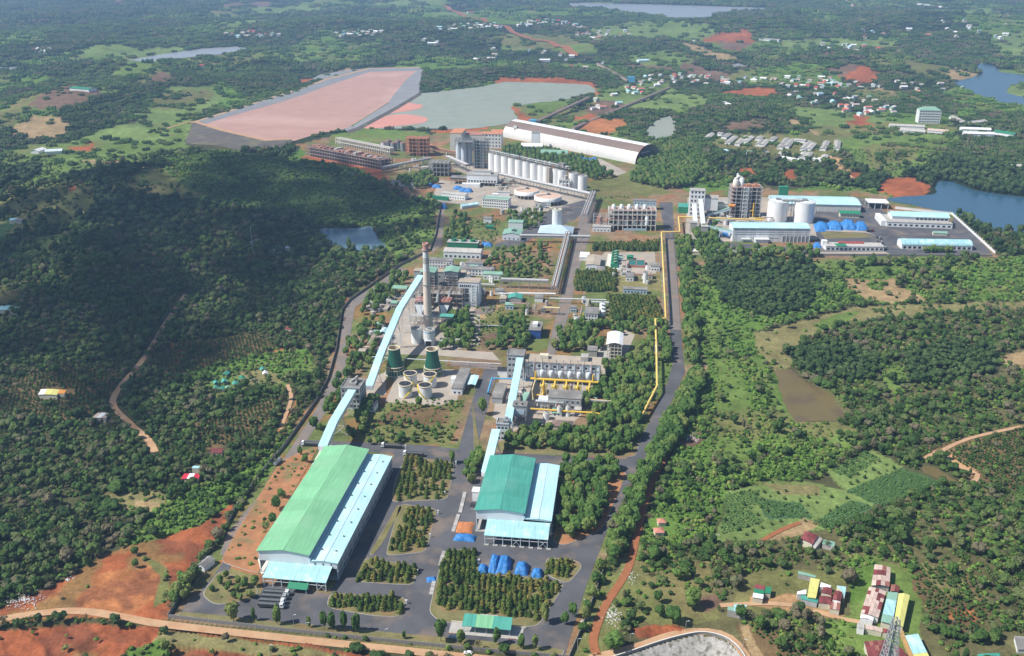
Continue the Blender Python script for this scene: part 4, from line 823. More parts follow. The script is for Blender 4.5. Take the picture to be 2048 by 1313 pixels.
m = mm & (NR.random(len(X)) < 0.45 * (0.2 + 1.5 * sstep(0.4, 0.6, fbm(X, Y, 18, 113)))); put('bush', X[m], Y[m], NR.uniform(0.4, 0.95, m.sum()))
def sparse(seed, r, h, n):
 R = random.Random(seed); m = trunk_mesh(h * 0.75, 0.16, limbs=6, seed=seed)
 for k in range(5): a = R.uniform(0, 6.28); leaves(m, R, (math.cos(a) * r * 0.45, math.sin(a) * r * 0.45, h * R.uniform(0.55, 0.85)), r * 0.55, r * 0.55, h * 0.2, n, 0.42)
 return m
def mk(m, mat): return m.mesh('plant', mat)
near_meshes = {k: [mk(broad_crown(s0 + i, 3.1 + 0.35 * (i % 3), 6.2 + 0.9 * (i % 4), 6, 15, 0.62), 'leaf_' + k) for i in range(5)] for k, s0 in (('wood', 10), ('dark', 30), ('scrub', 50))}
near_meshes['wood'] += [mk(sparse(70 + i, 2.9, 6.5 + i, 20), 'leaf_wood') for i in range(3)] + [mk(broad_crown(80, 1.7, 8.5, 5, 14, 0.5), 'leaf_wood'), mk(broad_crown(81, 4.4, 5.2, 9, 15, 0.6), 'leaf_wood'), mk(broad_crown(82, 2.0, 3.2, 5, 12, 0.5, base=0.05), 'leaf_scrub')]
near_meshes['scrub'] = [mk(broad_crown(50 + i, 3.0, 3.8 + 0.8 * (i % 3), 6, 15, 0.6, base=0.1), 'leaf_scrub') for i in range(4)]
far_meshes = {k: [mk(grove(s0 + i, 27, 26, 4.5, 9.5), {'wood': 'leaf_tree', 'dark': 'leaf_wood', 'scrub': 'leaf_scrub'}[k]) for i in range(4)] for k, s0 in (('wood', 110), ('dark', 130), ('scrub', 150))}  # far leaves take lighter colours, painting in the soft contrast of haze
bush_meshes = [mk(broad_crown(210 + i, 1.7, 1.8 + 0.4 * i, 4, 9, 0.42, base=0.0, low=True), 'leaf_scrub') for i in range(3)] + [mk(broad_crown(220, 1.6, 2.2, 4, 9, 0.42, base=0.0, low=True), 'leaf_wood')]
LB = {'wood_near': 'mixed olive and grey green woodland covering the slopes', 'dark_near': 'stands of dense dark green forest', 'scrub_near': 'bright green thicket covering the valley', 'wood_far': 'hazy mixed woodland in the distance', 'dark_far': 'hazy dark forest plantations in the distance', 'scrub_far': 'hazy light green scrub in the distance', 'bush': 'low bushes and tall grass between the trees'}
NM = {'wood_near': 'woodland', 'dark_near': 'dense_forest', 'scrub_near': 'thicket', 'wood_far': 'distant_woodland', 'dark_far': 'distant_forest', 'scrub_far': 'distant_scrub', 'bush': 'undergrowth'}
for k, (a, b, c) in acc.items():
 if not a: continue
 ms = bush_meshes if k == 'bush' else (near_meshes if k.endswith('near') else far_meshes)[k.split('_')[0]]
 scatter(NM[k], LB[k], ms, np.concatenate(a), np.concatenate(b), np.concatenate(c))
# planted rows: coffee and crops
def rows(poly_px, sp_row, sp_in, ang, jit=0.15, keep=0.92):
 q = g0a(poly_px); c = q.mean(0); R = np.hypot(*(q - c).T).max() + 2; u = np.arange(-R, R, sp_row); v = np.arange(-R, R, sp_in); U, V = np.meshgrid(u, v); U = U.ravel(); V = V.ravel()
 ca, sa = math.cos(ang), math.sin(ang); x = c[0] + U * ca - V * sa + NR.normal(0, jit, U.size); y = c[1] + U * sa + V * ca + NR.normal(0, jit, U.size)
 m = inpoly(x, y, q) & free(x, y, 0, False) & (NR.random(len(x)) < keep); return x[m], y[m]
cof = [mk(broad_crown(310 + i, 1.15, 1.9, 3, 9, 0.36, base=0.0, low=True), 'leaf_coffee') for i in range(3)]
A = [[], []]
for c, p in Z:
 if c == 'coffee' and p[0][0] not in (740,):
  x, y = rows(p, 3.0, 2.4, 0.35, 0.35, 0.9); A[0].append(x); A[1].append(y)
for p in ([(1455, 985), (1540, 968), (1685, 988), (1740, 1012), (1650, 1060), (1500, 1080), (1432, 1086)], [(1655, 945), (1728, 902), (1798, 936), (1692, 985)]):
 x, y = rows(p, 7.0, 6.0, 0.5, 0.5, 0.6); A[0].append(x); A[1].append(y)
x = np.concatenate(A[0]); y = np.concatenate(A[1]); scatter('coffee_bushes', 'rows of small dark coffee bushes on bare soil', cof, np.stack([x, y, height(x, y)], 1), NR.uniform(0.7, 1.25, len(x)), NR.uniform(0, 6.28, len(x)))
crp = [mk(broad_crown(330 + i, 0.85, 1.0, 2, 9, 0.3, base=0.0, low=True), 'leaf_crop') for i in range(2)]
A = [[], []]
for p, a in ([(1694, 986), (1800, 938), (1884, 966), (1762, 1018)], 0.5), ([(1502, 1002), (1600, 1012), (1618, 1040), (1540, 1038)], 0.35), ([(1622, 1050), (1700, 1008), (1742, 1016), (1660, 1063)], 0.5), ([(1452, 990), (1520, 985), (1500, 1030), (1530, 1045), (1480, 1065), (1440, 1072)], 0.35), ([(1660, 945), (1728, 904), (1760, 920), (1700, 960)], 0.5):
 x, y = rows(p, 2.3, 1.1, a, 0.14, 0.9); A[0].append(x); A[1].append(y)
x = np.concatenate(A[0]); y = np.concatenate(A[1]); scatter('crop_rows', 'dense rows of grey green crop plants in the fields', crp, np.stack([x, y, height(x, y)], 1), NR.uniform(0.8, 1.2, len(x)), NR.uniform(0, 6.28, len(x)))

# ------------------------------------------------------------------ trees one can tell apart: inside the fence, along its lanes and in the meadow
def tree_proto(name, crown_m, leaf, trunk_m, label, group):
 t = thing(name, label, 'tree', (0, 0, 0), 0, group)
 o1 = link('trunk', trunk_m.mesh('trunk', 'bark'), t); o2 = link('crown', crown_m.mesh('crown', leaf), t)
 KIDS[t.name] = [o1, o2]
 return t
PINES = [('a', 'young pine in the plantation square beside the upper lane junction', [(815, 916), (906, 928), (892, 998), (786, 1003)], 3.4, 0.66), ('b', 'dark pine in the middle island right of the long green-roofed warehouse', [(820, 1018), (870, 1024), (850, 1096), (780, 1106), (790, 1070)], 3.1, 0.8),
   ('c', 'bushy pine in the square island nearest the big warehouse shadow', [(738, 1124), (832, 1138), (824, 1170), (714, 1163)], 3.1, 0.8), ('d', 'pine in the long island behind the front lane', [(668, 1191), (812, 1200), (800, 1228), (655, 1216)], 3.0, 0.85),
   ('e', 'young pine in the large plantation below the blue tarpaulin heaps', [(890, 1103), (950, 1103), (956, 1152), (1096, 1162), (1120, 1175), (1085, 1225), (1080, 1240), (866, 1216)], 2.9, 0.88), ('f', 'pine in the small clump right of the blue tarpaulin heaps', [(1095, 1120), (1148, 1126), (1138, 1160), (1094, 1148)], 2.9, 0.9),
   ('g', 'tall conifer in the dense rows beside the pipe bridge', [(1152, 548), (1232, 543), (1230, 584), (1148, 584)], 3.4, 1.0), ('h', 'tall conifer in the dense rows left of the yellow pipe bend', [(1212, 594), (1314, 598), (1326, 645), (1222, 640)], 3.4, 1.0), ('i', 'conifer in the thin strip below the evaporator frame', [(1180, 492), (1320, 484), (1322, 502), (1185, 504)], 3.6, 0.6)]
pine_l = [mk(pine_crown(400 + i, 1.95 + 0.12 * i, 3.7 + 0.4 * i), 'leaf_pine') for i in range(3)]
cand = []
for k, lb, p, sp, keep in PINES:
 q = g0a(p); x0, y0 = q.min(0); x1, y1 = q.max(0); X, Y = np.meshgrid(np.arange(x0, x1, sp), np.arange(y0, y1, sp)); X = (X + NR.normal(0, 0.35, X.shape)).ravel(); Y = (Y + NR.normal(0, 0.35, Y.shape)).ravel()
 m = inpoly(X, Y, q) & (NR.random(X.size) < keep)
 tall = 1.35 if k in 'ghi' else 1.0
 cand += [(math.hypot(a, b), a, b, tall * RNG.uniform(0.72, 1.15), lb, 'pines in plantation block ' + k) for a, b in zip(X[m], Y[m])]
GNAME = {'a': 'pines beside the upper lane junction', 'b': 'pines in the middle island', 'c': 'pines beside the warehouse shadow', 'd': 'pines behind the front lane', 'e': 'pines in the large plantation', 'f': 'pines beside the tarpaulin heaps', 'g': 'conifers beside the pipe bridge', 'h': 'conifers beside the yellow pipe', 'i': 'conifers below the evaporators'}
def plant_out(cand, name, crowns, leaf, trunks, stuff_name, stuff_label, hz, limit=300):
 cand.sort(key=lambda c: c[0])
 protos = []
 for i, cm in enumerate(crowns):
  t = thing(name, '', 'tree', (0, 0, 0)); o1 = link('trunk', trunks[i % len(trunks)], t); o2 = link('crown', cm, t); KIDS[t.name] = [o1, o2]; protos.append([t, False])
 rest = []
 for n, c in enumerate(cand):
  if n >= limit: rest.append(c); continue
  pr = protos[n % len(protos)]; loc = (c[1], c[2], hz(c[1], c[2])); sc = (c[3] * RNG.uniform(0.9, 1.12), c[3] * RNG.uniform(0.9, 1.12), c[3] * RNG.uniform(0.72, 1.25)); rz = RNG.uniform(0, 6.28)
  if not pr[1]:
   t = pr[0]; t.location = loc; t.rotation_euler = (0, 0, rz); t.scale = sc; pr[1] = True; t['label'] = c[4]; t['group'] = c[5]
  else: dup(pr[0], loc, rz, c[4], c[5], sc)
 if rest:
  a = np.array([(c[1], c[2], hz(c[1], c[2])) for c in rest]); scatter(stuff_name, stuff_label, crowns, a, np.array([c[3] for c in rest]), NR.uniform(0, 6.28, len(rest)))
flat = lambda x, y: 0.2
cand = [c[:5] + (GNAME[c[5][-1]],) for c in cand]
plant_out(cand, 'pine_tree', pine_l, 'leaf_pine', [trunk_mesh(3.0, 0.14, limbs=0, seed=i).mesh('trunk', 'bark') for i in range(3)], 'conifer_rows', 'dense rows of conifers farther back in the works', flat)
BROAD = [  # label, outline in the photo, spacing, keep, size
 ('broad leafy tree in the strip between gas plant and cross lane', [(1045, 868), (1282, 868), (1262, 912), (1000, 900), (1010, 880)], 5.0, 0.9, 1.0, 'trees below the gas plant'), ('leafy tree in the grove right of the teal-roofed warehouse', [(1125, 925), (1240, 940), (1195, 1060), (1135, 1085), (1115, 1070)], 5.2, 0.92, 1.05, 'trees right of the teal warehouse'),
 ('tall roadside tree in the dense row along the right-hand road', [(1402, 745), (1408, 770), (1350, 900), (1300, 960), (1250, 1100), (1222, 1135), (1208, 1110), (1262, 985), (1330, 850), (1378, 760)], 5.4, 0.97, 1.25, 'tree row along the right-hand road'), ('tree in the row between red track and boundary wall', [(1195, 1130), (1225, 1130), (1200, 1200), (1165, 1270), (1150, 1270)], 6.0, 0.6, 0.9, 'trees at the boundary wall'),
 ('tree in the long row right of the upper road', [(1352, 480), (1378, 485), (1400, 735), (1375, 735)], 6.0, 0.9, 1.1, 'trees right of the upper road'), ('tree in the patch between gas plant and yellow pipeline', [(1200, 735), (1262, 725), (1310, 660), (1305, 780), (1280, 862), (1180, 858), (1170, 800), (1215, 760)], 5.4, 0.8, 1.0, 'trees beside the yellow pipeline'),
 ('tree in the row left of the yellow pipeline lane', [(1318, 650), (1332, 655), (1345, 725), (1325, 730)], 5.0, 0.9, 1.0, 'trees left of the lane'), ('tree in the copse left of the white open shed', [(1120, 665), (1200, 655), (1205, 700), (1140, 705), (1100, 705)], 5.4, 0.8, 1.0, 'trees left of the open shed'),
 ('tree in the row behind the white open shed', [(1130, 650), (1310, 648), (1312, 668), (1245, 672), (1200, 660)], 5.4, 0.7, 0.9, 'trees behind the open shed'), ('tree in the dense grove right of the power station silos', [(895, 640), (935, 625), (950, 680), (935, 705), (880, 700)], 5.2, 0.6, 1.0, 'trees right of the power station'),
 ('tree in the grove beside the blue building', [(1000, 640), (1055, 625), (1060, 680), (1050, 700), (960, 705), (1000, 685)], 5.4, 0.55, 0.95, 'trees beside the blue building'), ('tree in the belt below the pipe bridge crossing', [(985, 505), (1100, 490), (1095, 560), (1000, 572), (960, 545)], 6.0, 0.35, 0.85, 'trees below the pipe bridge'),
 ('tree in the strip along the left boundary lane', [(690, 690), (735, 640), (770, 640), (765, 700), (730, 745), (690, 760)], 5.4, 0.5, 0.9, 'trees along the left lane'), ('tree in the strip inside the left boundary wall', [(655, 800), (690, 740), (705, 760), (680, 810), (640, 870), (620, 870)], 5.6, 0.6, 0.9, 'trees inside the left wall'),
 ('roadside tree left of the light green warehouse', [(520, 1060), (560, 980), (600, 905), (620, 910), (555, 1040), (530, 1075)], 6.0, 0.5, 0.8, 'trees left of the light green warehouse'), ('bushy tree in the corner island by the left gate', [(420, 1185), (445, 1150), (520, 1170), (525, 1195), (480, 1205)], 4.8, 0.7, 0.62, 'trees in the corner island'),
 ('dark tree at the bottom left corner of the wall', [(350, 1205), (372, 1130), (395, 1140), (380, 1210), (355, 1232)], 4.6, 0.85, 1.0, 'trees at the wall corner'), ('tree in the grove under the long conveyor gallery', [(700, 860), (740, 800), (760, 800), (720, 880), (690, 885)], 5.2, 0.8, 0.9, 'trees under the conveyor'),
 ('tree in the thicket along the cross lane behind the tanks', [(760, 840), (900, 850), (900, 885), (740, 890)], 5.0, 0.55, 0.6, 'trees behind the tanks'), ('tree left of the teal-roofed warehouse', [(935, 930), (955, 905), (965, 930), (945, 975), (930, 970)], 4.6, 0.9, 0.9, 'trees left of the teal warehouse'),
 ('tree in the garden of the administration block', [(1020, 430), (1085, 425), (1090, 450), (1060, 462), (1010, 450)], 6.5, 0.5, 1.0, 'trees by the administration block'), ('tree in the belt between silo row and long vaulted shed', [(1000, 300), (1060, 295), (1180, 325), (1230, 355), (1190, 362), (1090, 330), (1010, 318)], 7.0, 0.8, 1.1, 'trees behind the silo row'),
 ('tree in the dense wood beyond the vaulted shed', [(1280, 330), (1340, 290), (1400, 300), (1420, 340), (1380, 375), (1330, 380), (1260, 365)], 7.0, 0.95, 1.25, 'wood beyond the vaulted shed'), ('tree in the belt left of the red-stained plant', [(600, 325), (700, 345), (780, 375), (760, 385), (660, 352), (600, 335)], 7.0, 0.85, 1.1, 'trees left of the red plant'),
 ('tree around the low white workshop row', [(790, 365), (860, 345), (880, 370), (820, 385)], 7.0, 0.7, 1.2, 'trees by the workshops'), ('tree in the row in front of the right-hand plant', [(1380, 470), (1430, 455), (1440, 500), (1560, 505), (1640, 505), (1640, 515), (1400, 530)], 6.5, 0.7, 1.1, 'trees in front of the right-hand plant'),
 ('tree left of the upper lane by the white workshop', [(890, 480), (905, 430), (930, 430), (940, 485), (900, 500)], 6.5, 0.6, 1.0, 'trees by the upper lane'), ('tree in the belt along the upper left fence', [(740, 590), (800, 545), (820, 560), (780, 610), (720, 640)], 6.0, 0.6, 0.9, 'trees along the upper left fence'),
 ('dark tree in front of the arched blue-roofed hall', [(1848, 500), (1905, 503), (1902, 508), (1848, 506)], 4.0, 0.9, 0.75, 'trees before the arched hall')]
big = [mk(broad_crown(500 + i, 2.9 + 0.2 * i, 8.2 + 0.6 * i, 8, 17, 0.55, base=0.22), 'leaf_tree') for i in range(4)]
cand = []
for lb, p, sp, keep, size, grp in BROAD:
 q = g0a(p); x0, y0 = q.min(0); x1, y1 = q.max(0); X, Y = np.meshgrid(np.arange(x0, x1, sp), np.arange(y0, y1, sp)); X = (X + NR.normal(0, 0.9, X.shape)).ravel(); Y = (Y + NR.normal(0, 0.9, Y.shape)).ravel()
 m = inpoly(X, Y, q) & (NR.random(X.size) < keep)
 cand += [(math.hypot(a, b), a, b, size * RNG.uniform(0.7, 1.1), lb, grp) for a, b in zip(X[m], Y[m])]
plant_out(cand, 'leafy_tree', big, 'leaf_tree', [trunk_mesh(5.0, 0.2, limbs=3, seed=20 + i).mesh('trunk', 'bark') for i in range(3)], 'works_trees', 'leafy trees and groves farther back among the works', flat)
# single trees that stand out
def lone(px, py, hgt, wid, label, mesh_i=0, group=None, leafm=None):
 p = G(px, py); t = thing('leafy_tree', label, 'tree', p, RNG.uniform(0, 6.28), group)
 link('trunk', TRK, t); link('crown', big[mesh_i], t); t.scale = (wid / 6.6, wid / 6.6, hgt / 7.0)
 return t
TRK = trunk_mesh(5.0, 0.22, limbs=3, seed=31).mesh('trunk', 'bark')
lone(468, 1245, 9.5, 8.0, 'large round tree just inside the front wall, left of the dark trucks', 1); lone(508, 1243, 6.5, 2.4, 'thin young tree inside the front wall behind the round tree', 2); lone(556, 1250, 10.5, 5.0, 'upright tree inside the front wall in front of the dark trucks', 0)
for i, (x, y, h, w) in enumerate([(618, 1256, 6.5, 2.6), (648, 1260, 9, 4.0), (664, 1262, 8.8, 5.0), (689, 1264, 9, 3.4), (712, 1266, 10, 5.4)]): lone(x, y, h, w, ['thin young tree right of the lamp post at the front wall', 'leftmost of the three upright trees at the middle of the front wall', 'broad upright tree between two slimmer ones at the front wall', 'slim pale tree in the row at the front wall', 'tall full tree at the right end of the front wall row'][i], i % 4)
for i, (x, y, h, w) in enumerate([(808, 1279, 4.5, 2.2), (882, 1284, 10.5, 6.5), (922, 1290, 7.0, 4.5), (994, 1290, 7.5, 3.6), (1043, 1298, 7.5, 4.5), (1069, 1301, 7.5, 3.6)]): lone(x, y, h, w, ['tiny tree at the front wall near the yard corner', 'large tree beside the pale parked car at the front wall', 'round tree just right of the pale parked car', 'slim tree in front of the green canopy', 'tree right of the green canopy near the front wall', 'slim tree nearest the right corner of the front wall'][i], i % 4)
lone(904, 927, 9.0, 4.6, 'dark round tree alone at the lane junction', 0); lone(838, 815, 7, 5.5, 'lone bush-like tree in front of the four tanks', 1); lone(965, 830, 10, 6, 'full tree at the corner of the gas plant', 3); lone(1090, 1246, 9, 5, 'pale tree at the edge of the large pine plantation', 2); lone(1145, 1235, 7, 5, 'open crowned tree beside the inner lane near the right wall', 1); lone(1130, 1250, 6, 4, 'thin tree beside the lane bend near the right wall', 2)
for x, y, h, w, lb in [(1384, 1215, 9, 9, 'big round tree alone in the meadow right of the red track'), (1316, 1205, 6, 5, 'smaller of two round trees in the meadow'), (1319, 1233, 5, 5, 'round bush tree just below the smaller meadow tree'), (1225, 1300, 8, 11, 'broad dark tree beside the red track bend'), (1355, 1160, 6, 6, 'dark tree on the meadow rise'), (1307, 1120, 8, 9, 'spreading tree by the upper end of the meadow'), (1345, 1248, 8, 9, 'dark tree above the retaining wall'), (1480, 1240, 7, 6, 'dark tree below the small green hut'), (1520, 1262, 7, 6, 'round tree beside the dirt field'), (1372, 955, 7, 7, 'dark tree at the field edge'), (1518, 962, 7, 5, 'very dark tree at the top of the striped field'),
      (1903, 1150, 6, 5, 'lone tree at the top of the brown plot'), (1962, 1175, 6, 5, 'lone tree at the right of the brown plot'), (1905, 1200, 5, 4, 'small tree in the middle of the brown plot'), (270, 1110, 4, 4, 'dark bush alone on the red earth'), (272, 1135, 4, 3.6, 'small bush tree on the red earth slope'), (330, 1305, 5, 4, 'bush tree on the red bank below the track')]:
 p = g0(x, y); lone(x, y, h, w, lb, RNG.randrange(4))
# ------------------------------------------------------------------ the two storage halls in front
def grid_x(x0, x1, n): return [x0 + (x1 - x0) * i / n for i in range(n + 1)]
def hall(name, label, org, rz, wm, wa, L, ze, zr, roofm, cd, cx0, cx1, cz0, cz1, nposts, vents, open_aisle, awning):
 t = thing(name, label, 'warehouse', org, rz); W = wm + wa; za = ze - 3.4; xa = wm
 P('floor_slab', 'concrete', t, ('box', -0.5, W + 0.5, -0.5, L + 0.5, 0, 0.25))
 P('gable_wall', 'white_wall', t, ('exty', [(0, 8.6), (wm, 8.6), (wm, ze), (wm / 2, zr), (0, ze)], 0, 0.3))
 P('back_wall', 'white_wall', t, ('exty', [(0, 0.3), (wm, 0.3), (wm, ze), (wm / 2, zr), (0, ze)], L - 0.3, L))
 P('side_wall', 'white_wall', t, ('box', 0, 0.3, 0.31, L - 0.31, 2.2, ze))
 P('clerestory_wall', 'pale_blue', t, ('box', wm - 0.3, wm, 0.31, L - 0.31, za - 0.4, ze))
 for s in (0, 1):                                     # each slope of the main roof in its own sheets
  n = max(3, int(L / 13)); ys = grid_x(-0.8, L + 0.8, n)
  for k in range(n):
   e = 0.02 * (k % 2); x0, x1 = ((-0.9, wm / 2 + 0.05) if s == 0 else (wm / 2 + 0.05, wm + 0.9)); z0, z1 = ((ze - 0.1, zr) if s == 0 else (zr, ze - 0.1))
   P('roof_sheet', roofm, t, ('exty', [(x0, z0 + e), (x1, z1 + e), (x1, z1 + 0.25 + e), (x0, z0 + 0.25 + e)], ys[k] + 0.02, ys[k + 1] - 0.0))
 P('ridge_cap', roofm, t, ('exty', [(wm / 2 - 0.7, zr + 0.16), (wm / 2, zr + 0.36), (wm / 2 + 0.8, zr + 0.16), (wm / 2 + 0.05, zr + 0.1)], -0.9, L + 0.9))
 zb = za - 0.7
 P('gutter', 'pale_blue', t, ('box', wm + 0.15, wm + 1.0, -0.6, L + 0.6, za + 0.2, za + 0.75))
 xm = wm + wa * 0.55
 n = max(3, int(L / 13)); ys = grid_x(-0.5, L + 0.5, n)
 for k in range(n):
  e = 0.02 * (k % 2)
  P('aisle_roof_sheet', 'aqua_roof', t, ('exty', [(wm + 0.02, za - 0.5 + e), (xm, za + 0.25 + e), (xm, za + 0.45 + e), (wm + 0.02, za - 0.3 + e)], ys[k] + 0.02, ys[k + 1]))
  P('aisle_roof_sheet', 'aqua_roof', t, ('exty', [(xm + 0.01, za + 0.25 + e), (W + 0.6, zb - 0.1 + e), (W + 0.6, zb + 0.1 + e), (xm + 0.01, za + 0.45 + e)], ys[k] + 0.02, ys[k + 1]))
 P('aisle_ridge', 'pale_blue', t, ('bar', (xm, -0.6, za + 0.52), (xm, L + 0.6, za + 0.52), 0.4, 0.15))
 for i in range(vents):
  for x in (wm + wa * 0.27, wm + wa * 0.78):
   y = L * (i + 0.7) / (vents + 0.3); zz = za + 0.05 if x < xm else za - 0.25
   P('roof_vent', 'dark_steel', t, ('box', x - 0.35, x + 0.35, y - 0.35, y + 0.35, zz, zz + 0.9))
 zf = 6.2 if not open_aisle else za - 2.6
 if not open_aisle:
  P('aisle_front_wall', 'white_wall', t, ('exty', [(wm + 0.01, 7.0), (W, 7.0), (W, zb), (xm, za + 0.2), (wm + 0.01, za - 0.5)], 0, 0.3))
  for i in range(3): P('louvre', 'dark_steel', t, ('box', wm + 3 + i * 4.6, wm + 3.8 + i * 4.6, -0.12, 0.05, 8.0, 10.0))
 else: P('aisle_fascia', 'white_wall', t, ('exty', [(wm + 0.01, za - 1.1), (W, za - 1.7), (W, zb), (xm, za + 0.2), (wm + 0.01, za - 0.5)], 0, 0.3))
 P('aisle_back_wall', 'white_wall', t, ('box', wm + 0.01, W, L - 0.3, L, 0.3, zb))
 nb = int(L / 9)
 for k in range(nb):                                   # clad bays of the long side
  y0 = 0.4 + (L - 0.8) * k / nb; y1 = 0.4 + (L - 0.8) * (k + 1) / nb
  P('side_panel', 'grey_wall', t, ('box', W - 0.25, W, y0 + 0.18, y1 - 0.18, 2.4, zb - 0.2))  # grey, not white: shade of the sunless side put into the colour
 for k in range(nb + 1):
  y = 0.4 + (L - 0.8) * k / nb; P('column', 'steel_white', t, ('box', W - 0.35, W + 0.32, y - 0.17, y + 0.17, 0.25, zb))
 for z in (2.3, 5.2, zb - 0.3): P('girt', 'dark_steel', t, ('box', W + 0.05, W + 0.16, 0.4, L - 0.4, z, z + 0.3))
 for k in range(0, nb + 1, 2): P('column', 'steel_white', t, ('box', wm - 0.6, wm - 0.31, 0.4 + (L - 0.8) * k / nb - 0.2, 0.4 + (L - 0.8) * k / nb + 0.2, 0.25, za - 0.5))
 for x in grid_x(0.2, wm - 0.4, 4): P('column', 'steel_white', t, ('box', x - 0.25, x + 0.25, 0.32, 0.8, 0.25, 8.7))
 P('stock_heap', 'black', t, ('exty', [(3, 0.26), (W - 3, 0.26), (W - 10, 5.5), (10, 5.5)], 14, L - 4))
 # canopy over the doors
 cy = P('canopy', 'steel_white', t, ('bar', (cx0, -cd + 0.5, cz0 - 0.2), (cx1, -cd + 0.5, cz0 - 0.2), 0.3, 0.4), ('bar', (cx0, -cd + 0.5, cz0 - 2.2), (cx1, -cd + 0.5, cz0 - 2.2), 0.2, 0.25))
 n = 8; xs = grid_x(cx0, cx1, n)
 for k in range(n):
  e = 0.03 * (k % 2)
  P('canopy_sheet', 'aqua_worn', cy, ('extx', [(-cd, cz0 + e), (-0.05, cz1 + e), (-0.05, cz1 + 0.18 + e), (-cd, cz0 + 0.18 + e)], xs[k], xs[k + 1] - 0.03))
 for k, x in enumerate(grid_x(cx0 + 0.5, cx1 - 0.5, nposts - 1)):
  P('canopy_post', 'steel_white', cy, ('box', x - 0.2, x + 0.2, -cd + 0.3, -cd + 0.7, 0.15, cz0 + 0.1))
 xs = grid_x(cx0 + 0.5, cx1 - 0.5, nposts - 1)
 for i in ((nposts - 2,) if awning else (3, nposts - 2)):
  P('cross_brace', 'steel_white', cy, ('bar', (xs[i], -cd + 0.5, 0.3), (xs[i + 1], -cd + 0.5, cz0 - 0.2), 0.16), ('bar', (xs[i + 1], -cd + 0.5, 0.3), (xs[i], -cd + 0.5, cz0 - 0.2), 0.16))
 if awning:
  a0 = cx0 + (cx1 - cx0) * 0.42; a1 = cx0 + (cx1 - cx0) * 0.73
  P('door_awning', 'dark_green', t, ('extx', [(-cd - 3.8, cz0 - 2.7), (-cd + 0.1, cz0 - 1.3), (-cd + 0.1, cz0 - 1.15), (-cd - 3.8, cz0 - 2.55)], a0, a1))
  for x in (a0 + 0.6, a1 - 0.6): P('awning_post', 'steel_white', t, ('box', x - 0.12, x + 0.12, -cd - 3.5, -cd - 3.26, 0.15, cz0 - 2.6))
 else:
  for i in range(nposts): P('footing', 'concrete', t, ('box', xs[i] - 0.5, xs[i] + 2.2, -cd - 0.6, -cd + 1.0, 0.12, 0.5))
 return t
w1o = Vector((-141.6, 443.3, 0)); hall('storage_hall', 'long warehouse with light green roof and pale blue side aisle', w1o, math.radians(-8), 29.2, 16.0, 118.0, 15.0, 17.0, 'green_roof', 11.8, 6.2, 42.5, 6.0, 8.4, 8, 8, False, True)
w2o = Vector((-21.5, 484.0, 0)); hall('storage_hall', 'shorter warehouse with teal green roof and pale blue side aisle', w2o, math.radians(-7), 28.6, 16.2, 64.0, 15.0, 16.8, 'teal_roof', 13.6, 6.8, 44.5, 6.6, 9.0, 8, 0, True, False)

# ------------------------------------------------------------------ conveyor galleries
def V3(px, py, z): return g0(px, py, z)
def trestle(parent, c, d, w, z1, z0=0.1, wd=0.45):
 """two battered legs with bracing under a gallery"""
 s = Vector((-d.y, d.x, 0)).normalized(); a0 = c + s * w * 0.9; b0 = c - s * w * 0.9; a1 = c + s * w * 0.45; b1 = c - s * w * 0.45
 ops = [('bar', (a0.x, a0.y, z0), (a1.x, a1.y, z1), wd), ('bar', (b0.x, b0.y, z0), (b1.x, b1.y, z1), wd)]
 n = max(1, int((z1 - z0) / 6))
 for k in range(n):
  f0 = k / n; f1 = (k + 1) / n; pa0 = a0.lerp(a1, f0); pb0 = b0.lerp(b1, f0); pa1 = a0.lerp(a1, f1); pb1 = b0.lerp(b1, f1); h0 = z0 + (z1 - z0) * f0; h1 = z0 + (z1 - z0) * f1
  ops += [('bar', (pa0.x, pa0.y, h0), (pb1.x, pb1.y, h1), wd * 0.55), ('bar', (pb0.x, pb0.y, h0), (pa1.x, pa1.y, h1), wd * 0.55), ('bar', (pa1.x, pa1.y, h1), (pb1.x, pb1.y, h1), wd * 0.6)]
 P('trestle', 'steel_white', parent, *ops)
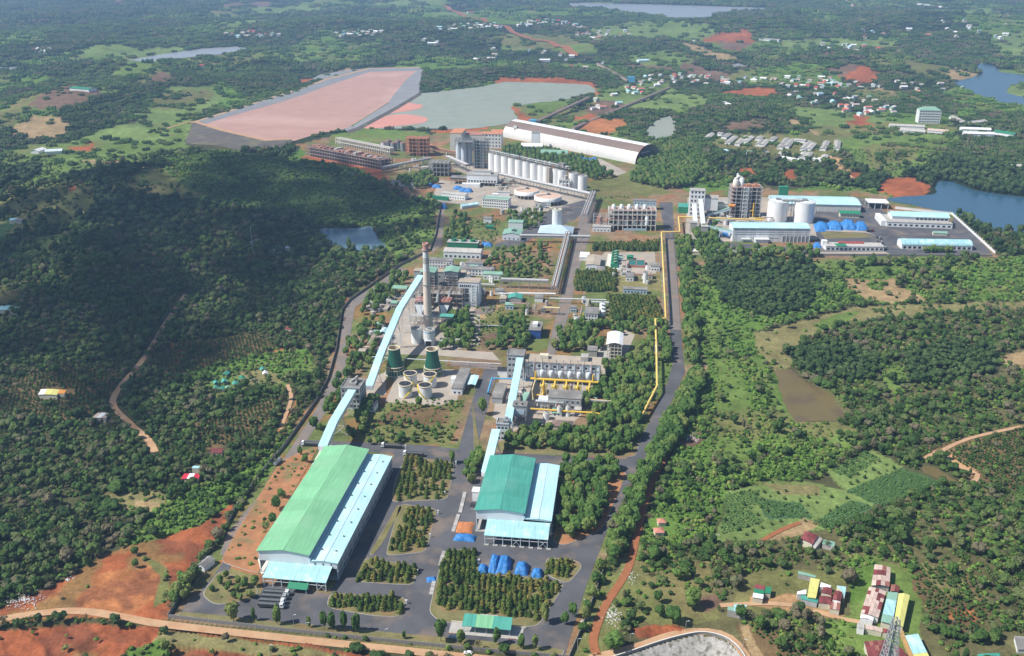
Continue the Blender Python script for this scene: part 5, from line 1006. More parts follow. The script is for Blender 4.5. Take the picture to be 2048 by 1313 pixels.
def gallery(name, label, pts, w, h, roofm='aqua_roof', wallm='white_wall', sup=22.0, cat='conveyor', group=None, first=0.3):
 org = Vector((pts[0].x, pts[0].y, 0)); t = thing(name, label, cat, org, 0, group); q = [p - org for p in pts]
 for i in range(len(q) - 1):
  a, b = q[i], q[i + 1]; d = (b - a).normalized(); s = Vector((-d.y, d.x, 0)).normalized() * (w / 2); up = Vector((0, 0, 1))
  a2 = a - d * 0.3; b2 = b + d * 0.3
  gw = P('gallery_wall', wallm, t, ('add', [a2 - s - up * h, a2 + s - up * h, b2 + s - up * h, b2 - s - up * h, a2 - s, a2 + s, b2 + s, b2 - s], [(0, 3, 2, 1)[::-1], (4, 5, 6, 7)[::-1], (0, 1, 5, 4)[::-1], (1, 2, 6, 5)[::-1], (2, 3, 7, 6)[::-1], (3, 0, 4, 7)[::-1]]))
  n = max(1, int((b - a).length / 16)); o = s * 1.08
  for k in range(n):
   p = a.lerp(b, k / n) + up * (0.05 + 0.02 * (k % 2)); r = a.lerp(b, (k + 1) / n - 0.001) + up * (0.05 + 0.02 * (k % 2)); u = up * 0.2
   P('roof_sheet', roofm, gw, ('add', [p - o, p + o, r + o, r - o, p - o + u, p + o + u, r + o + u, r - o + u], [(0, 1, 2, 3), (7, 6, 5, 4), (4, 5, 1, 0), (5, 6, 2, 1), (6, 7, 3, 2), (7, 4, 0, 3)]))
  m = max(1, int((b - a).length / sup))
  for k in range(m):
   c = a.lerp(b, (k + 0.55) / m)
   if c.z - h > 4: trestle(t, Vector((c.x, c.y, 0)), d, w, c.z - h)
 for o in [c for k in t.children for c in (k, *k.children)]:
  me = o.data
  if o.name.startswith(('gallery_wall', 'roof_sheet')):
   import bmesh
   bm = bmesh.new(); bm.from_mesh(me); bmesh.ops.recalc_face_normals(bm, faces=bm.faces); bm.to_mesh(me); bm.free()
 return t
gallery('conveyor_gallery', 'pale blue conveyor gallery from the light green warehouse up to the transfer tower', [V3(645, 893, 15), V3(666, 844, 19), V3(704, 780, 17)], 5.8, 3.2, sup=26)
gallery('conveyor_gallery', 'long pale blue conveyor gallery climbing past the chimney to the boilers', [V3(738, 772, 9), V3(760, 710, 17), V3(799, 617, 31), V3(841, 551, 40)], 5.6, 3.4, sup=24)
gallery('conveyor_gallery', 'pale blue conveyor gallery leaving the teal-roofed warehouse', [V3(971, 945, 10), V3(992, 859, 14)], 5.4, 3.0, sup=24)
gallery('conveyor_gallery', 'pale blue conveyor gallery climbing to the gas house tower', [V3(1016, 843, 13), V3(1040, 716, 20)], 5.2, 3.2, sup=26)

# ------------------------------------------------------------------ block buildings
def block(name, label, px, w, d, h, wall='white_wall', roof='grey_roof', kind='flat', win=None, winr=None, rz=AX, cat='building', group=None, center=True, rise_=1.6, ov=0.35, parapet=False, off=0.0, stilt=0.0):
 """a building from the pixel at the middle (or left end) of its front foot and its size in metres"""
 A = g0(*px)
 if center: A = A - Vector((math.cos(rz), math.sin(rz), 0)) * (w / 2)
 t = thing(name, label, cat, A, rz, group)
 if stilt:
  P('frame', 'concrete', t, *frame_ops(0.4, w - 0.4, 0.4, d - 0.4, [0, stilt], max(2, int(w / 6)), max(1, int(d / 8)), 0.5))
 z0 = stilt
 if kind == 'flat':
  wl = P('wall', wall, t, ('box', 0, w, 0, d, z0, h)); P('roof', roof, t, ('box', -ov, w + ov, -ov, d + ov, h + 0.002, h + 0.35))
  if parapet: P('parapet', wall, t, ('box', 0, w, 0, 0.3, h + 0.36, h + 1.1), ('box', 0, w, d - 0.3, d, h + 0.36, h + 1.1), ('box', 0, 0.3, 0.31, d - 0.31, h + 0.36, h + 1.1), ('box', w - 0.3, w, 0.31, d - 0.31, h + 0.36, h + 1.1))
 elif kind == 'gx':
  wl = P('wall', wall, t, ('extx', [(0, z0), (d, z0), (d, h), (d / 2, h + rise_), (0, h)], 0, w)); P('roof', roof, t, ('gable', 0, w, 0, d, h + 0.02, h + rise_ + 0.02, 'x', 0.25, ov))
 elif kind == 'gy':
  wl = P('wall', wall, t, ('exty', [(0, z0), (w, z0), (w, h), (w / 2, h + rise_), (0, h)], 0, d)); P('roof', roof, t, ('gable', 0, w, 0, d, h + 0.02, h + rise_ + 0.02, 'y', 0.25, ov))
 elif kind == 'hip':
  e = min(w, d) / 2 * 0.95; zz = h + rise_; wl = P('wall', wall, t, ('box', 0, w, 0, d, z0, h)); o = ov
  P('roof', roof, t, ('add', [(-o, -o, h), (w + o, -o, h), (w + o, d + o, h), (-o, d + o, h), (e, d / 2, zz), (w - e, d / 2, zz)] if w >= d else [(-o, -o, h), (w + o, -o, h), (w + o, d + o, h), (-o, d + o, h), (w / 2, e, zz), (w / 2, d - e, zz)],
   [(0, 1, 5, 4), (1, 2, 5), (2, 3, 4, 5), (3, 0, 4), (3, 2, 1, 0)] if w >= d else [(0, 1, 4), (1, 2, 5, 4), (2, 3, 5), (3, 0, 4, 5), (3, 2, 1, 0)]))
 elif kind == 'arch':
  n = 10; pr = [(d / 2 - math.cos(math.pi * k / n) * d / 2, h + math.sin(math.pi * k / n) * rise_) for k in range(n + 1)]
  wl = P('wall', wall, t, ('extx', [(0, z0)] + pr + [(d, z0)], 0, w))
  m = max(2, int(w / 16)); xs = grid_x(-ov, w + ov, m)
  out = [(d / 2 - math.cos(math.pi * k / n) * (d / 2 + 0.3), h + 0.02 + math.sin(math.pi * k / n) * (rise_ + 0.3)) for k in range(n + 1)]
  for k in range(m): P('roof_sheet', roof, t, ('extx', pr[::-1] + out, xs[k] + 0.08, xs[k + 1] - 0.08))
 elif kind == 'shed':
  wl = P('wall', wall, t, ('extx', [(0, z0), (d, z0), (d, h + rise_), (0, h)], 0, w)); P('roof', roof, t, ('extx', [(-ov, h - 0.05), (d + ov, h + rise_ + 0.05), (d + ov, h + rise_ + 0.3), (-ov, h + 0.2)], -ov, w + ov))
 if win: windows(wl, win[0], win[1], 0.6, w - 0.6, win[2] if len(win) > 2 else 1.2, (h - 0.6) / max(1, win[1]), min(win[3] if len(win) > 3 else 1.5, (w - 1.2) / win[0] * 0.75), win[4] if len(win) > 4 else 1.4)
 if winr: windows(wl, winr[0], winr[1], 0.6, d - 0.6, 1.2, (h - 0.6) / winr[1], min(1.5, (d - 1.2) / winr[0] * 0.75), 1.4, y=w, side=1)
 return t
# transfer towers
t = block('transfer_tower', 'pale concrete transfer tower between the two long galleries, with rooftop machine', (703, 818), 15, 16, 17, 'grey_wall', 'grey_roof', win=(5, 4, 1.6, 1.7, 1.8), winr=(4, 4), parapet=True)
P('rooftop_machine', 'concrete', t, ('box', 5.5, 10.5, 5, 9, 17.4, 19.2), ('box', 8, 10, 9.2, 14, 17.4, 20.5), ('bar', (6, 6, 19.2), (10, 13, 21.5), 1.2), ('cyl', 7, 6.5, 19.2, 21, 0.8, 0.8, 10))
block('annex', 'low white annex with dark flat roof beside the transfer tower', (735, 824), 12, 9, 4.6, 'white_wall', 'tank_top', 'shed', (3, 1, 1.4), rise_=1.0)
t = block('transfer_tower', 'slim steel and white tower between the two right-hand galleries', (1005, 882), 9, 9, 13, 'steel_white', 'grey_roof', win=(3, 3, 1.5), parapet=True)
P('drive_housing', 'mid_steel', t, ('box', 5, 8.5, 1, 4, 13.4, 15.5), ('cyl', 6.5, 6.5, 13.4, 15.6, 1.3, 1.3, 12)); P('side_stair', 'steel_white', t, *frame_ops(9.2, 11.2, 1, 6, [0, 3.2, 6.4, 9.6, 12.8], 1, 1, 0.25))
t = block('coal_tower', 'concrete coal tower standing beside the gas house gallery', (1039, 852), 10, 8, 16, 'grey_wall', 'grey_roof', win=(2, 2, 9.5), stilt=8.0)
P('hopper', 'pale_blue', t, ('box', 1.5, 8.5, -0.3, -0.02, 9.5, 13.0))

# ------------------------------------------------------------------ power station
cp = g0(857, 664); ch = rise(857, 664, 487)
t = thing('chimney', 'tall pale concrete chimney with faded red bands at the top', 'chimney', cp)
def cr(z): return 4.5 + (2.4 - 4.5) * (z / ch) ** 0.8
seg = [(0, ch * 0.70, 'chimney'), (ch * 0.70, ch * 0.78, 'silo_white'), (ch * 0.78, ch * 0.845, 'concrete'), (ch * 0.845, ch * 0.91, 'silo_white'), (ch * 0.91, ch * 0.975, 'chimney_red'), (ch * 0.975, ch, 'rust_orange')]
for z0, z1, m in seg: P('shaft' if m == 'chimney' else 'paint_band', m, t, ('lathe', 0, 0, [(cr(z0 + (z1 - z0) * k / 4) , z0 + (z1 - z0) * k / 4) for k in range(5)], 28, False))
P('rim', 'chimney_red', t, ('lathe', 0, 0, [(cr(ch) + 0.35, ch - 1.4), (cr(ch) + 0.35, ch + 0.15), (cr(ch) - 0.5, ch + 0.15), (cr(ch) - 0.5, ch - 3)], 28, False)); P('flue', 'black', t, ('cyl', 0, 0, ch - 3, ch - 2.9, 1.7, 1.7, 20))
for z in (ch * 0.21, ch * 0.55, ch * 0.93): P('platform', 'mid_steel', t, ('lathe', 0, 0, [(cr(z), z), (cr(z) + 1.0, z), (cr(z) + 1.0, z + 0.2), (cr(z), z + 0.2)], 24, False))
P('ladder', 'mid_steel', t, ('bar', (cr(0) * 0.5, -cr(0) - 0.2, 0.2), (cr(ch) * 0.4, -cr(ch) - 0.25, ch - 1), 0.4, 0.25))
def silo(name, label, px, r, h, mat='silo_white', top='concrete', rail=True, group=None, n=28, cone=0.0, cat='silo', band=None, door=False):
 t = thing(name, label, cat, g0(*px), AX, group)
 P('shell', mat, t, ('lathe', 0, 0, [(r, 0.05), (r, h)], n, False))
 rf = P('roof', top, t, ('lathe', 0, 0, [(r * 1.0, h + 0.01), (r * 0.5, h + 0.2 + cone * 0.5), (0.3, h + 0.3 + cone)], n, True))
 if rail:
  P('handrail', 'mid_steel', rf, *[('bar', (r * math.cos(a), r * math.sin(a), h + z), (r * math.cos(a + 0.3927), r * math.sin(a + 0.3927), h + z), 0.12) for a in [k * 0.3927 for k in range(16)] for z in (0.7, 1.3)], *[('bar', (r * math.cos(a), r * math.sin(a), h), (r * math.cos(a), r * math.sin(a), h + 1.3), 0.12) for a in [k * 0.3927 for k in range(16)]])
 P('cap_machine', 'mid_steel', rf, ('box', -r * 0.25, r * 0.2, -r * 0.2, r * 0.25, h + 0.2 + cone, h + 1.8 + cone))
 if band: P('band', band, t, ('lathe', 0, 0, [(r + 0.06, h * 0.86), (r + 0.06, h * 0.91)], n, False))
 if door: P('door', 'black', t, ('box', -2.4, 2.4, -r - 0.5, -r * 0.75, 0.1, 5.0)); P('door_head', 'steel_white', t, ('box', -2.8, 2.8, -r - 0.7, -r * 0.8, 5.0, 5.5))
 return t
silo('ash_silo', 'white ash silo left of the chimney foot', (834.5, 684.5), 5.1, 13.5, rail=True); silo('ash_silo', 'white ash silo with blue band in front of the chimney', (859.5, 688.5), 5.1, 14.0, band='blue_pipe', door=True)
def boiler(label, px):
 t = thing('boiler_house', label, 'boiler', on(*px, 13.5), AX); w, d, h = 13.5, 15.0, 29.0
 P('furnace', 'brick', t, ('box', 1.6, w - 1.6, 1.6, d - 1.6, 1, h - 4))
 for k in range(9):
  z = 2.5 + k * 2.9; P('floor_deck', 'concrete', t, ('box', 0.1, w - 0.1, 0.1, d - 0.1, z, z + 0.35))
 P('steel_frame', 'mid_steel', t, *frame_ops(0, w, 0, d, [0, 9, 18, h], 3, 3, 0.5, True, False), kind='stuff')
 for k in range(6): P('pipe', 'rust_sheet', t, ('tube', [(2 + k * 1.9, 1.2, 3), (2 + k * 1.9, 1.2, h - 5)], 0.3, 6))
 P('top_wall', 'grey_wall', t, ('box', 0.6, w - 0.6, 0.6, d - 0.6, h - 3.9, h + 1.5))
 P('roof', 'sage_roof', t, ('gable', 0, w, 0, d, h + 1.6, h + 2.6, 'y', 0.3, 0.8))
 return t
boiler('boiler stack with sage green roof right of the chimney', (903, 603)); boiler('boiler stack with sage green roof half hidden behind the chimney', (857, 604))
block('boiler_bay', 'grey bunker bay linking the two boiler stacks', (880, 590), 52, 9, 24, 'grey_wall', 'tan_roof', win=(9, 3, 3)); t = thing('boiler_steelwork', 'brown steelwork and ducts between and before the boiler stacks', 'steelwork', on(878, 614, 46), AX); P('steel_frame', 'brick', t, *frame_ops(0, 46, 0, 9, [0, 4.5, 9, 13.5, 18], 8, 2, 0.5, True), kind='stuff')
for k in range(3): P('deck', 'concrete', t, ('box', 1, 45, 1, 8.5, 4.2 + k * 4.5, 4.45 + k * 4.5))
for x in (9, 22, 33): P('flue_duct', 'mid_steel', t, ('tube', [(x, 8, 14), (x + 1, -4, 12), (x + 2, -12, 9)], 1.5, 8))
def esp(label, px):
 t = thing('dust_filter', label, 'filter', on(*px, 10.0), AX); w, d, h = 10.0, 13.0, 16.0
 P('casing', 'dark_steel', t, ('box', 0, w, 0.4, d, 6, h)); P('roof_deck', 'red_slab', t, ('box', -0.4, w + 0.4, 0, d + 0.4, h + 0.01, h + 0.4))
 for k in range(3):
  for j in range(2): P('insulator_box', 'chimney_red', t, ('box', 1.2 + j * 4.4, 4.2 + j * 4.4, 1 + k * 3.8, 3 + k * 3.8, h + 0.41, h + 1.6))
 P('inlet_funnel', 'steel_white', t, ('add', [(0.3, 0, 13), (w - 0.3, 0, 13), (w / 2 + 1.5, -3, 4), (w / 2 - 1.5, -3, 4), (0.3, 0.38, 13), (w - 0.3, 0.38, 13), (w / 2 + 1.5, 0.2, 4), (w / 2 - 1.5, 0.2, 4)], [(0, 3, 2, 1), (4, 5, 6, 7), (0, 1, 5, 4), (1, 2, 6, 5), (2, 3, 7, 6), (3, 0, 4, 7)]))
 for k in range(2):
  for j in range(2): P('hopper', 'mid_steel', t, ('lathe', 2.6 + j * 4.8, 3.4 + k * 6, [(0.4, 2), (2.3, 6)], 4, True))
 P('legs', 'mid_steel', t, *frame_ops(0, w, 0.4, d, [0, 6], 2, 2, 0.5), kind='stuff')
esp('red-topped dust filter right of the chimney', (889, 637)); esp('red-topped dust filter left of the chimney', (841, 636))
t = thing('pipe_rack', 'steel pipe rack in front of the dust filters', 'pipe rack', on(862, 652, 40), AX); P('steel_frame', 'pipe_grey', t, *frame_ops(0, 40, 0, 7, [0, 4, 8], 8, 1, 0.4, True), kind='stuff')
for k in range(5): P('pipe', 'pipe_grey', t, ('tube', [(0, 1 + k * 1.2, 8.4), (40, 1 + k * 1.2, 8.4)], 0.35, 6))
P('rack_roof', 'teal_roof', t, ('box', 28, 41, -0.5, 7.5, 9.6, 9.9)); P('duct', 'steel_white', t, ('tube', [(18, 3.5, 9), (20.5, 3.5, 9), (20.5, -2, 11)], 1.2, 10))
t = block('turbine_hall', 'white turbine hall with open stair frame beside the boilers', (938, 612), 20, 14, 24, 'white_wall', 'tan_roof'); P('dark_bay', 'dark_steel', t, ('box', 2, 10, -0.15, 0.02, 4, 18)); P('bay_beam', 'steel_white', t, ('box', 1.5, 10.5, -0.4, -0.16, 7.5, 8.1), ('box', 1.5, 10.5, -0.4, -0.16, 12.5, 13.1), ('box', 5.8, 6.2, -0.4, -0.16, 3, 18))
P('stair_frame', 'steel_white', t, *frame_ops(13, 18, -4, -0.2, [0, 3, 6, 9, 12, 15, 18, 21], 1, 1, 0.35), *[('bar', (13.3, -2, z), (17.7, -2, z + 3), 0.5) for z in range(0, 21, 3)]); windows(t, 9, 1, 1, 19, 19.2, 3, 1.3, 2.2)
block('service_building', 'long white building with grey roof behind the boilers', (950, 552), 36, 10, 7, win=(10, 2, 1.2)); block('service_building', 'white building with window row behind the chimney', (881, 536), 26, 10, 8, win=(8, 2, 1.2)); block('service_building', 'small white office between chimney and cooling cells', (948, 542), 18, 9, 8, win=(5, 2, 1.2)); block('service_building', 'low building with pale green roof at the end of the pipe bridge', (985, 560), 20, 9, 6, 'white_wall', 'sage_roof', 'gx', (5, 1, 1.5))
block('workshop', 'wide white shed with long grey roof below the cooling cells', (924, 518), 42, 16, 7.5, 'white_wall', 'fibro', 'gx', (8, 1, 1.5, 2.4, 2.2), rise_=2.2)
t = block('fan_house', 'green cooling cell house with three round fan drums', (925, 497), 36, 12, 6.5, 'dark_green', 'concrete', cat='cooling cells')
for k in range(3): P('fan_drum', 'dark_green', t, ('lathe', 7 + k * 11, 6, [(3.6, 6.9), (3.0, 8.4), (3.3, 10)], 18, False)); P('fan_mouth', 'lemon_roof' if k else 'sage_roof', t, ('cyl', 7 + k * 11, 6, 8.4, 8.5, 2.9, 2.9, 18))
t = thing('shelter', 'tall open shelter with green roof left of the conveyor', 'shelter', on(800, 597, 13), AX); P('roof', 'sage_roof', t, ('gable', 0, 13, 0, 8, 10.6, 11.8, 'x', 0.3, 1.0))
for x in (1, 12):
 for y in (0.6, 7.4): P('post', 'concrete', t, ('box', x - 0.35, x + 0.35, y - 0.35, y + 0.35, 0.1, 10.6))
P('floor', 'concrete', t, ('box', 0, 13, 0, 8, 0.12, 0.6))
t = thing('settling_basin', 'low walled concrete basin with round tank left of the power station', 'basin', on(748, 622, 26), AX); P('floor', 'slab', t, ('box', 0.4, 25.6, 0.4, 34.6, 0.13, 0.3)); P('wall', 'concrete', t, ('box', 0, 26, 0, 0.39, 0.12, 2.2), ('box', 0, 26, 34.61, 35, 0.12, 2.2), ('box', 0, 0.39, 0.4, 34.6, 0.12, 2.2), ('box', 25.61, 26, 0.4, 34.6, 0.12, 2.2)); P('tank', 'cream', t, ('cyl', 10, 10, 0.3, 4.5, 3.6, 3.6, 18)); P('tank_roof', 'concrete', t, ('lathe', 10, 10, [(3.7, 4.5), (0.3, 5.2)], 18, True)); P('tank', 'cream', t, ('cyl', 14, 4.5, 0.3, 3, 2.2, 2.2, 14))
t = block('pump_shed', 'grey and pale blue shed left of the long gallery', (760, 686), 13, 12, 4.6, 'white_wall', 'fibro', 'shed', (4, 1), rise_=0.8); P('blue_roof', 'aqua_roof', t, ('gable', 4.5, 10, 7.5, 17, 6.6, 8.0, 'y', 0.3, 0.4)); P('upper_wall', 'pale_blue', t, ('box', 4.6, 9.9, 12.3, 16.8, 0.2, 6.5))
block('site_office', 'small white house behind the right-hand ash silo', (899, 693), 17, 7, 4.6, win=(4, 1), roof='fibro', kind='gx', rise_=1.2)

# ------------------------------------------------------------------ cooling towers and tanks
def cooling(label, px):
 t = thing('cooling_tower', label, 'cooling tower', g0(*px)); H = rise(px[0], px[1], px[1] - 51.5)
 prof = [(6.7, 7.6), (6.15, 10), (5.6, 12.5), (5.15, 15), (4.85, 17.5), (4.75, 20), (4.85, H)]
 n = 28
 for k in range(n):                                   # ribbed cladding strips
  a0 = 2 * math.pi * (k + 0.06) / n; a1 = 2 * math.pi * (k + 0.94) / n; vs = []; fs = []
  for i, (r, z) in enumerate(prof): vs += [(r * math.cos(a0), r * math.sin(a0), z), (r * math.cos(a1), r * math.sin(a1), z)]
  for i in range(len(prof) - 1): fs.append((2 * i, 2 * i + 1, 2 * i + 3, 2 * i + 2))
  P('cladding_strip', 'net_green', t, ('add', vs, fs))
 P('inner_shell', 'rim', t, ('lathe', 0, 0, [(r - 0.22, z) for r, z in prof], 28, False)); P('rim', 'rim', t, ('lathe', 0, 0, [(4.5, H - 0.8), (4.5, H + 0.15), (5.15, H + 0.15), (5.15, H - 0.5)], 28, False))
 P('ring_beam', 'rim', t, ('lathe', 0, 0, [(6.5, 7.0), (7.3, 7.0), (7.3, 7.7), (6.5, 7.7)], 28, False)); P('ring_beam', 'rim', t, ('lathe', 0, 0, [(6.9, 4.6), (7.55, 4.6), (7.55, 5.0), (6.9, 5.0)], 28, False))
 P('skirt', 'net_green', t, ('lathe', 0, 0, [(7.9, 0.7), (7.2, 4.4), (6.7, 7)], 28, False))
 for k in range(20): a = k * 0.31416; P('rib', 'rim', t, ('bar', (8.1 * math.cos(a), 8.1 * math.sin(a), 0.5), (7.0 * math.cos(a), 7.0 * math.sin(a), 7.0), 0.22))
 P('basin', 'concrete', t, ('lathe', 0, 0, [(9.0, 0.1), (9.0, 0.8), (8.2, 0.8)], 28, False))
cooling('green ribbed cooling tower on the left, beside the long gallery', (791, 747)); cooling('green ribbed cooling tower on the right, behind the tanks', (866, 749.5))
def dtank(label, px, spin):
 t = thing('storage_tank', label, 'tank', g0(*px), 0, 'four white tanks with dark tops'); r, h = 5.2, 10.6
 P('shell', 'silo_white', t, ('lathe', 0, 0, [(r, 0.1), (r, h)], 28, False)); P('rim', 'rim', t, ('lathe', 0, 0, [(r - 0.4, h - 0.8), (r - 0.4, h + 0.05), (r + 0.3, h + 0.05), (r + 0.3, h - 0.8), (r + 0.01, h - 0.9)], 28, False)); P('dark_top', 'tank_top', t, ('cyl', 0, 0, h - 0.6, h - 0.35, r - 0.38, r - 0.38, 28))
 n = 14; a0 = math.radians(spin); dr = 1 if spin < -90 else -1
 pts = [(math.cos(a0 + dr * 1.9 * k / n) * (r + 0.6), math.sin(a0 + dr * 1.9 * k / n) * (r + 0.6), 0.3 + (h - 0.2) * k / n) for k in range(n + 1)]
 P('spiral_stair', 'yellow', t, *[('bar', pts[k], pts[k + 1], 0.9, 0.35) for k in range(n)], *[('bar', (p[0], p[1], p[2] + 1.0), (q[0], q[1], q[2] + 1.0), 0.14) for p, q in zip(pts, pts[1:])]); P('inlet_pipe', 'pipe_grey', t, ('tube', [(r * 0.9, -1, 1.2), (r + 2.5, -1, 1.2), (r + 2.5, -1, 0.2)], 0.3, 6)); P('mast', 'mid_steel', t, ('bar', (0, 0, h - 0.4), (0.3, 0.4, h + 0.6), 0.25))
for lb, p, s in [('white tank with dark top, front left of the four', (811.4, 791.5), -100), ('white tank with dark top, front right of the four', (851, 794), -80), ('white tank with dark top, back left of the four', (821.5, 770), -30), ('white tank with dark top, back right of the four', (860.6, 772), -150)]: dtank(lb, p, s)
t = block('pump_house', 'long low pump house with dark flat roof right of the tanks', (914, 790), 8.2, 38, 5.6, 'white_wall', 'grey_roof', win=(2, 1), winr=(9, 1)); P('doghouse', 'white_wall', t, ('box', -4.2, -0.05, 17, 23, 0.1, 5.4))
t = thing('bike_shelter', 'light blue open shelter beside the lane', 'shelter', on(943, 778, 6), AX); P('roof', 'aqua_roof', t, ('gable', 0, 6, 0, 17, 3.6, 4.2, 'y', 0.2, 0.4))
for y in (0.5, 8.5, 16.5):
 for x in (0.6, 5.4): P('post', 'steel_white', t, ('box', x - 0.12, x + 0.12, y - 0.12, y + 0.12, 0.1, 3.7))

# ------------------------------------------------------------------ gas plant
t = block('gas_house_tower', 'grey white tower at the left end of the gas house, fed by a gallery', (1031, 759), 14, 11, 21, 'grey_wall', 'grey_roof', win=(4, 4, 1.8, 1.8, 1.6), parapet=True)
t = thing('gas_house', 'long pale gas house with grey roof and rows of ribs', 'building', front((1050, 763), (1196, 771))[0], AX); w, d, h = 60.0, 15.0, 17.5
P('wall', 'white_wall', t, ('box', 0, w, 0, d, 0, h)); P('roof', 'tan_roof', t, ('box', -0.5, w + 0.5, -0.6, d + 0.5, h + 0.01, h + 0.4)); P('band', 'grey_wall', t, ('box', 0.2, w - 0.2, -0.22, -0.01, 11.6, 12.6)); P('dark_gallery', 'dark_steel', t, ('box', 0.5, w - 0.5, -0.3, -0.01, 0.3, 4.2))
for k in range(10): P('pilaster', 'steel_white', t, ('box', k * 6.55, k * 6.55 + 0.7, -0.7, -0.02, 0.1, h)); P('flue_pipe', 'chimney_red' if k % 2 else 'dark_steel', t, ('tube', [(3 + k * 5.6, -1.2, 6), (3 + k * 5.6, -1.2, h + 4)], 0.22, 6))
for k in range(6): P('feed_bin', 'steel_white', t, ('lathe', 14 + k * 7.4, -2.4, [(0.5, 5.0), (1.9, 7.5), (1.9, 11.2), (1.2, 11.8)], 14, True))
P('roof_cabin', 'concrete', t, ('box', 44, 50, 5, 13, h + 0.41, h + 4.2)); P('roof_unit', 'cream', t, ('box', 11, 18, 6, 11, h + 0.41, h + 3.4)); windows(t, 9, 1, 2, 58, 13.4, 3, 2.2, 1.8)
t = thing('gas_coolers', 'row of yellow gas coolers with a long yellow main above', 'gas plant', front((1066, 788), (1190, 796))[0], AX)
for k in range(5):
 x = 8 + k * 9.0; P('cooler', 'faded_yellow', t, ('lathe', x, 2, [(1.9, 0.2), (1.9, 6.5), (0.9, 8.0)], 14, True)); P('riser', 'yellow_pipe', t, ('tube', [(x, 0, 0.5), (x, 0, 8.0), (x, 4, 11.0)], 0.75, 8)); P('deck', 'yellow', t, ('box', x - 2.6, x + 2.6, -0.4, 4.6, 6.6, 6.9)); P('frame', 'faded_yellow', t, *frame_ops(x - 2.6, x + 2.6, -0.3, 4.5, [0, 6.6, 8.0], 1, 1, 0.25), kind='stuff')
P('gas_main', 'yellow_pipe', t, ('tube', [(-2, 4, 11.2), (50, 4, 11.2)], 1.0, 10)); P('standpipe', 'yellow_pipe', t, ('tube', [(1.5, 4, 11), (1.5, 4, 17)], 0.8, 8)); P('standpipe', 'yellow_pipe', t, ('tube', [(46.5, 4, 11), (46.5, 4, 17)], 0.8, 8)); P('down_pipe', 'faded_yellow', t, ('tube', [(1.5, 4, 11), (0, -8, 6), (2, -18, 3.6)], 0.5, 7)); P('elbow', 'yellow_pipe', t, ('tube', [(0.5, -6, 2.0), (8, -6, 2.0), (8, 0, 2.0)], 0.8, 8))
t = block('control_building', 'grey concrete control building in front of the gas coolers', (1129, 820), 25, 14, 9.5, 'grey_wall', 'grey_roof', win=(6, 2, 1.5)); P('lean_to', 'steel_white', t, ('box', -8, -0.05, 1, 10, 0.1, 6)); P('post', 'concrete', t, *[('box', x - 0.3, x + 0.3, -2.2, -1.6, 0.1, 9.4) for x in (0.4, 8.2, 16, 24.6)]); P('beam', 'concrete', t, ('box', 0, 25, -2.2, -1.6, 4.6, 5.1), ('box', 0, 25, -2.2, -1.6, 9.0, 9.49))
for x in (1119, 1136): silo('scrubber', 'white scrubber vessel before the control building, %s' % ('left one' if x < 1125 else 'right one'), (x, 832), 1.9, 7.5, 'silo_white', cone=1.5, rail=False, cat='vessel', n=16)
org = V3(1062, 820, 0); t = thing('gas_pipe', 'orange yellow low gas pipe below the control building', 'pipe', org, 0)
q = [V3(1062, 818, 4.5) - org, V3(1183, 826, 4.5) - org, V3(1222, 831, 4.5) - org, V3(1282, 834, 4.5) - org]; P('tube', 'yellow_pipe', t, ('tube', q, 0.8, 8))
for f in (0.05, 0.2, 0.35, 0.5): c = q[0].lerp(q[1], f * 2); P('stand', 'steel_white', t, ('bar', (c.x, c.y - 0.8, 0.1), (c.x, c.y - 0.8, 4), 0.3), ('bar', (c.x, c.y + 0.8, 0.1), (c.x, c.y + 0.8, 4), 0.3), ('bar', (c.x, c.y - 0.8, 3.8), (c.x, c.y + 0.8, 3.8), 0.3))
block('switch_building', 'dark-roofed low building left of the gas plant gallery', (994, 808), 8, 26, 5, 'grey_wall', 'grey_roof', winr=(5, 1)); block('store_shed', 'brown hip-roofed shed below the control building', (1124, 862), 15, 9, 3.6, 'cream', 'shed_brown', 'hip', rise_=1.8); block('guard_house', 'small dark-roofed hut beside the gas house tower', (1005, 752), 8, 7, 4.5, 'white_wall', 'tank_top', 'gx', rise_=0.8)
gallery('sloping_gallery', 'short teal sloping gallery beside the coal tower', [V3(1042, 808, 9), V3(1054, 785, 13)], 4.0, 2.6, 'sage_roof', 'grey_wall', 30)
org = V3(975, 790, 0); t = thing('blue_pipe', 'bright blue pipe bridge beside the gas house', 'pipe', org); P('tube', 'blue_pipe', t, ('tube', [V3(975, 785, 0.3) - org, V3(976, 784, 5) - org, V3(984, 757, 6) - org, V3(1024, 758, 6) - org], 0.7, 8)); P('tube', 'blue_pipe', t, ('tube', [V3(1046, 760, 6) - org, V3(1072, 762, 6) - org], 0.6, 8))
t = block('blue_building', 'blue-walled building with grey roof and white roof tank', (1069, 678), 10.5, 21, 8, 'blue_paint', 'grey_roof', win=(3, 1), winr=(5, 1)); P('roof_tank', 'bright_white', t, ('box', 2.5, 7, 8, 15, 8.4, 11))
t = thing('open_shed', 'bright white arched roof on an open concrete frame', 'shed', on(1228, 717, 12), AX); P('frame', 'cream', t, *frame_ops(0, 12, 0, 24, [0, 3.2, 6.4, 9.6, 12.4], 4, 3, 0.55, False, False), kind='stuff'); P('roof', 'bright_white', t, ('exty', [(-1, 12.6), (2, 13.9), (6, 14.6), (10, 13.9), (13, 12.6), (13, 12.8), (10, 14.15), (6, 14.85), (2, 14.15), (-1, 12.8)], -1, 26)); P('inner_wall', 'concrete', t, ('box', 0.6, 11.4, 10, 10.3, 0.2, 12.2)); P('base', 'concrete', t, ('box', -8, 13, -1, 25, 0.12, 0.35))
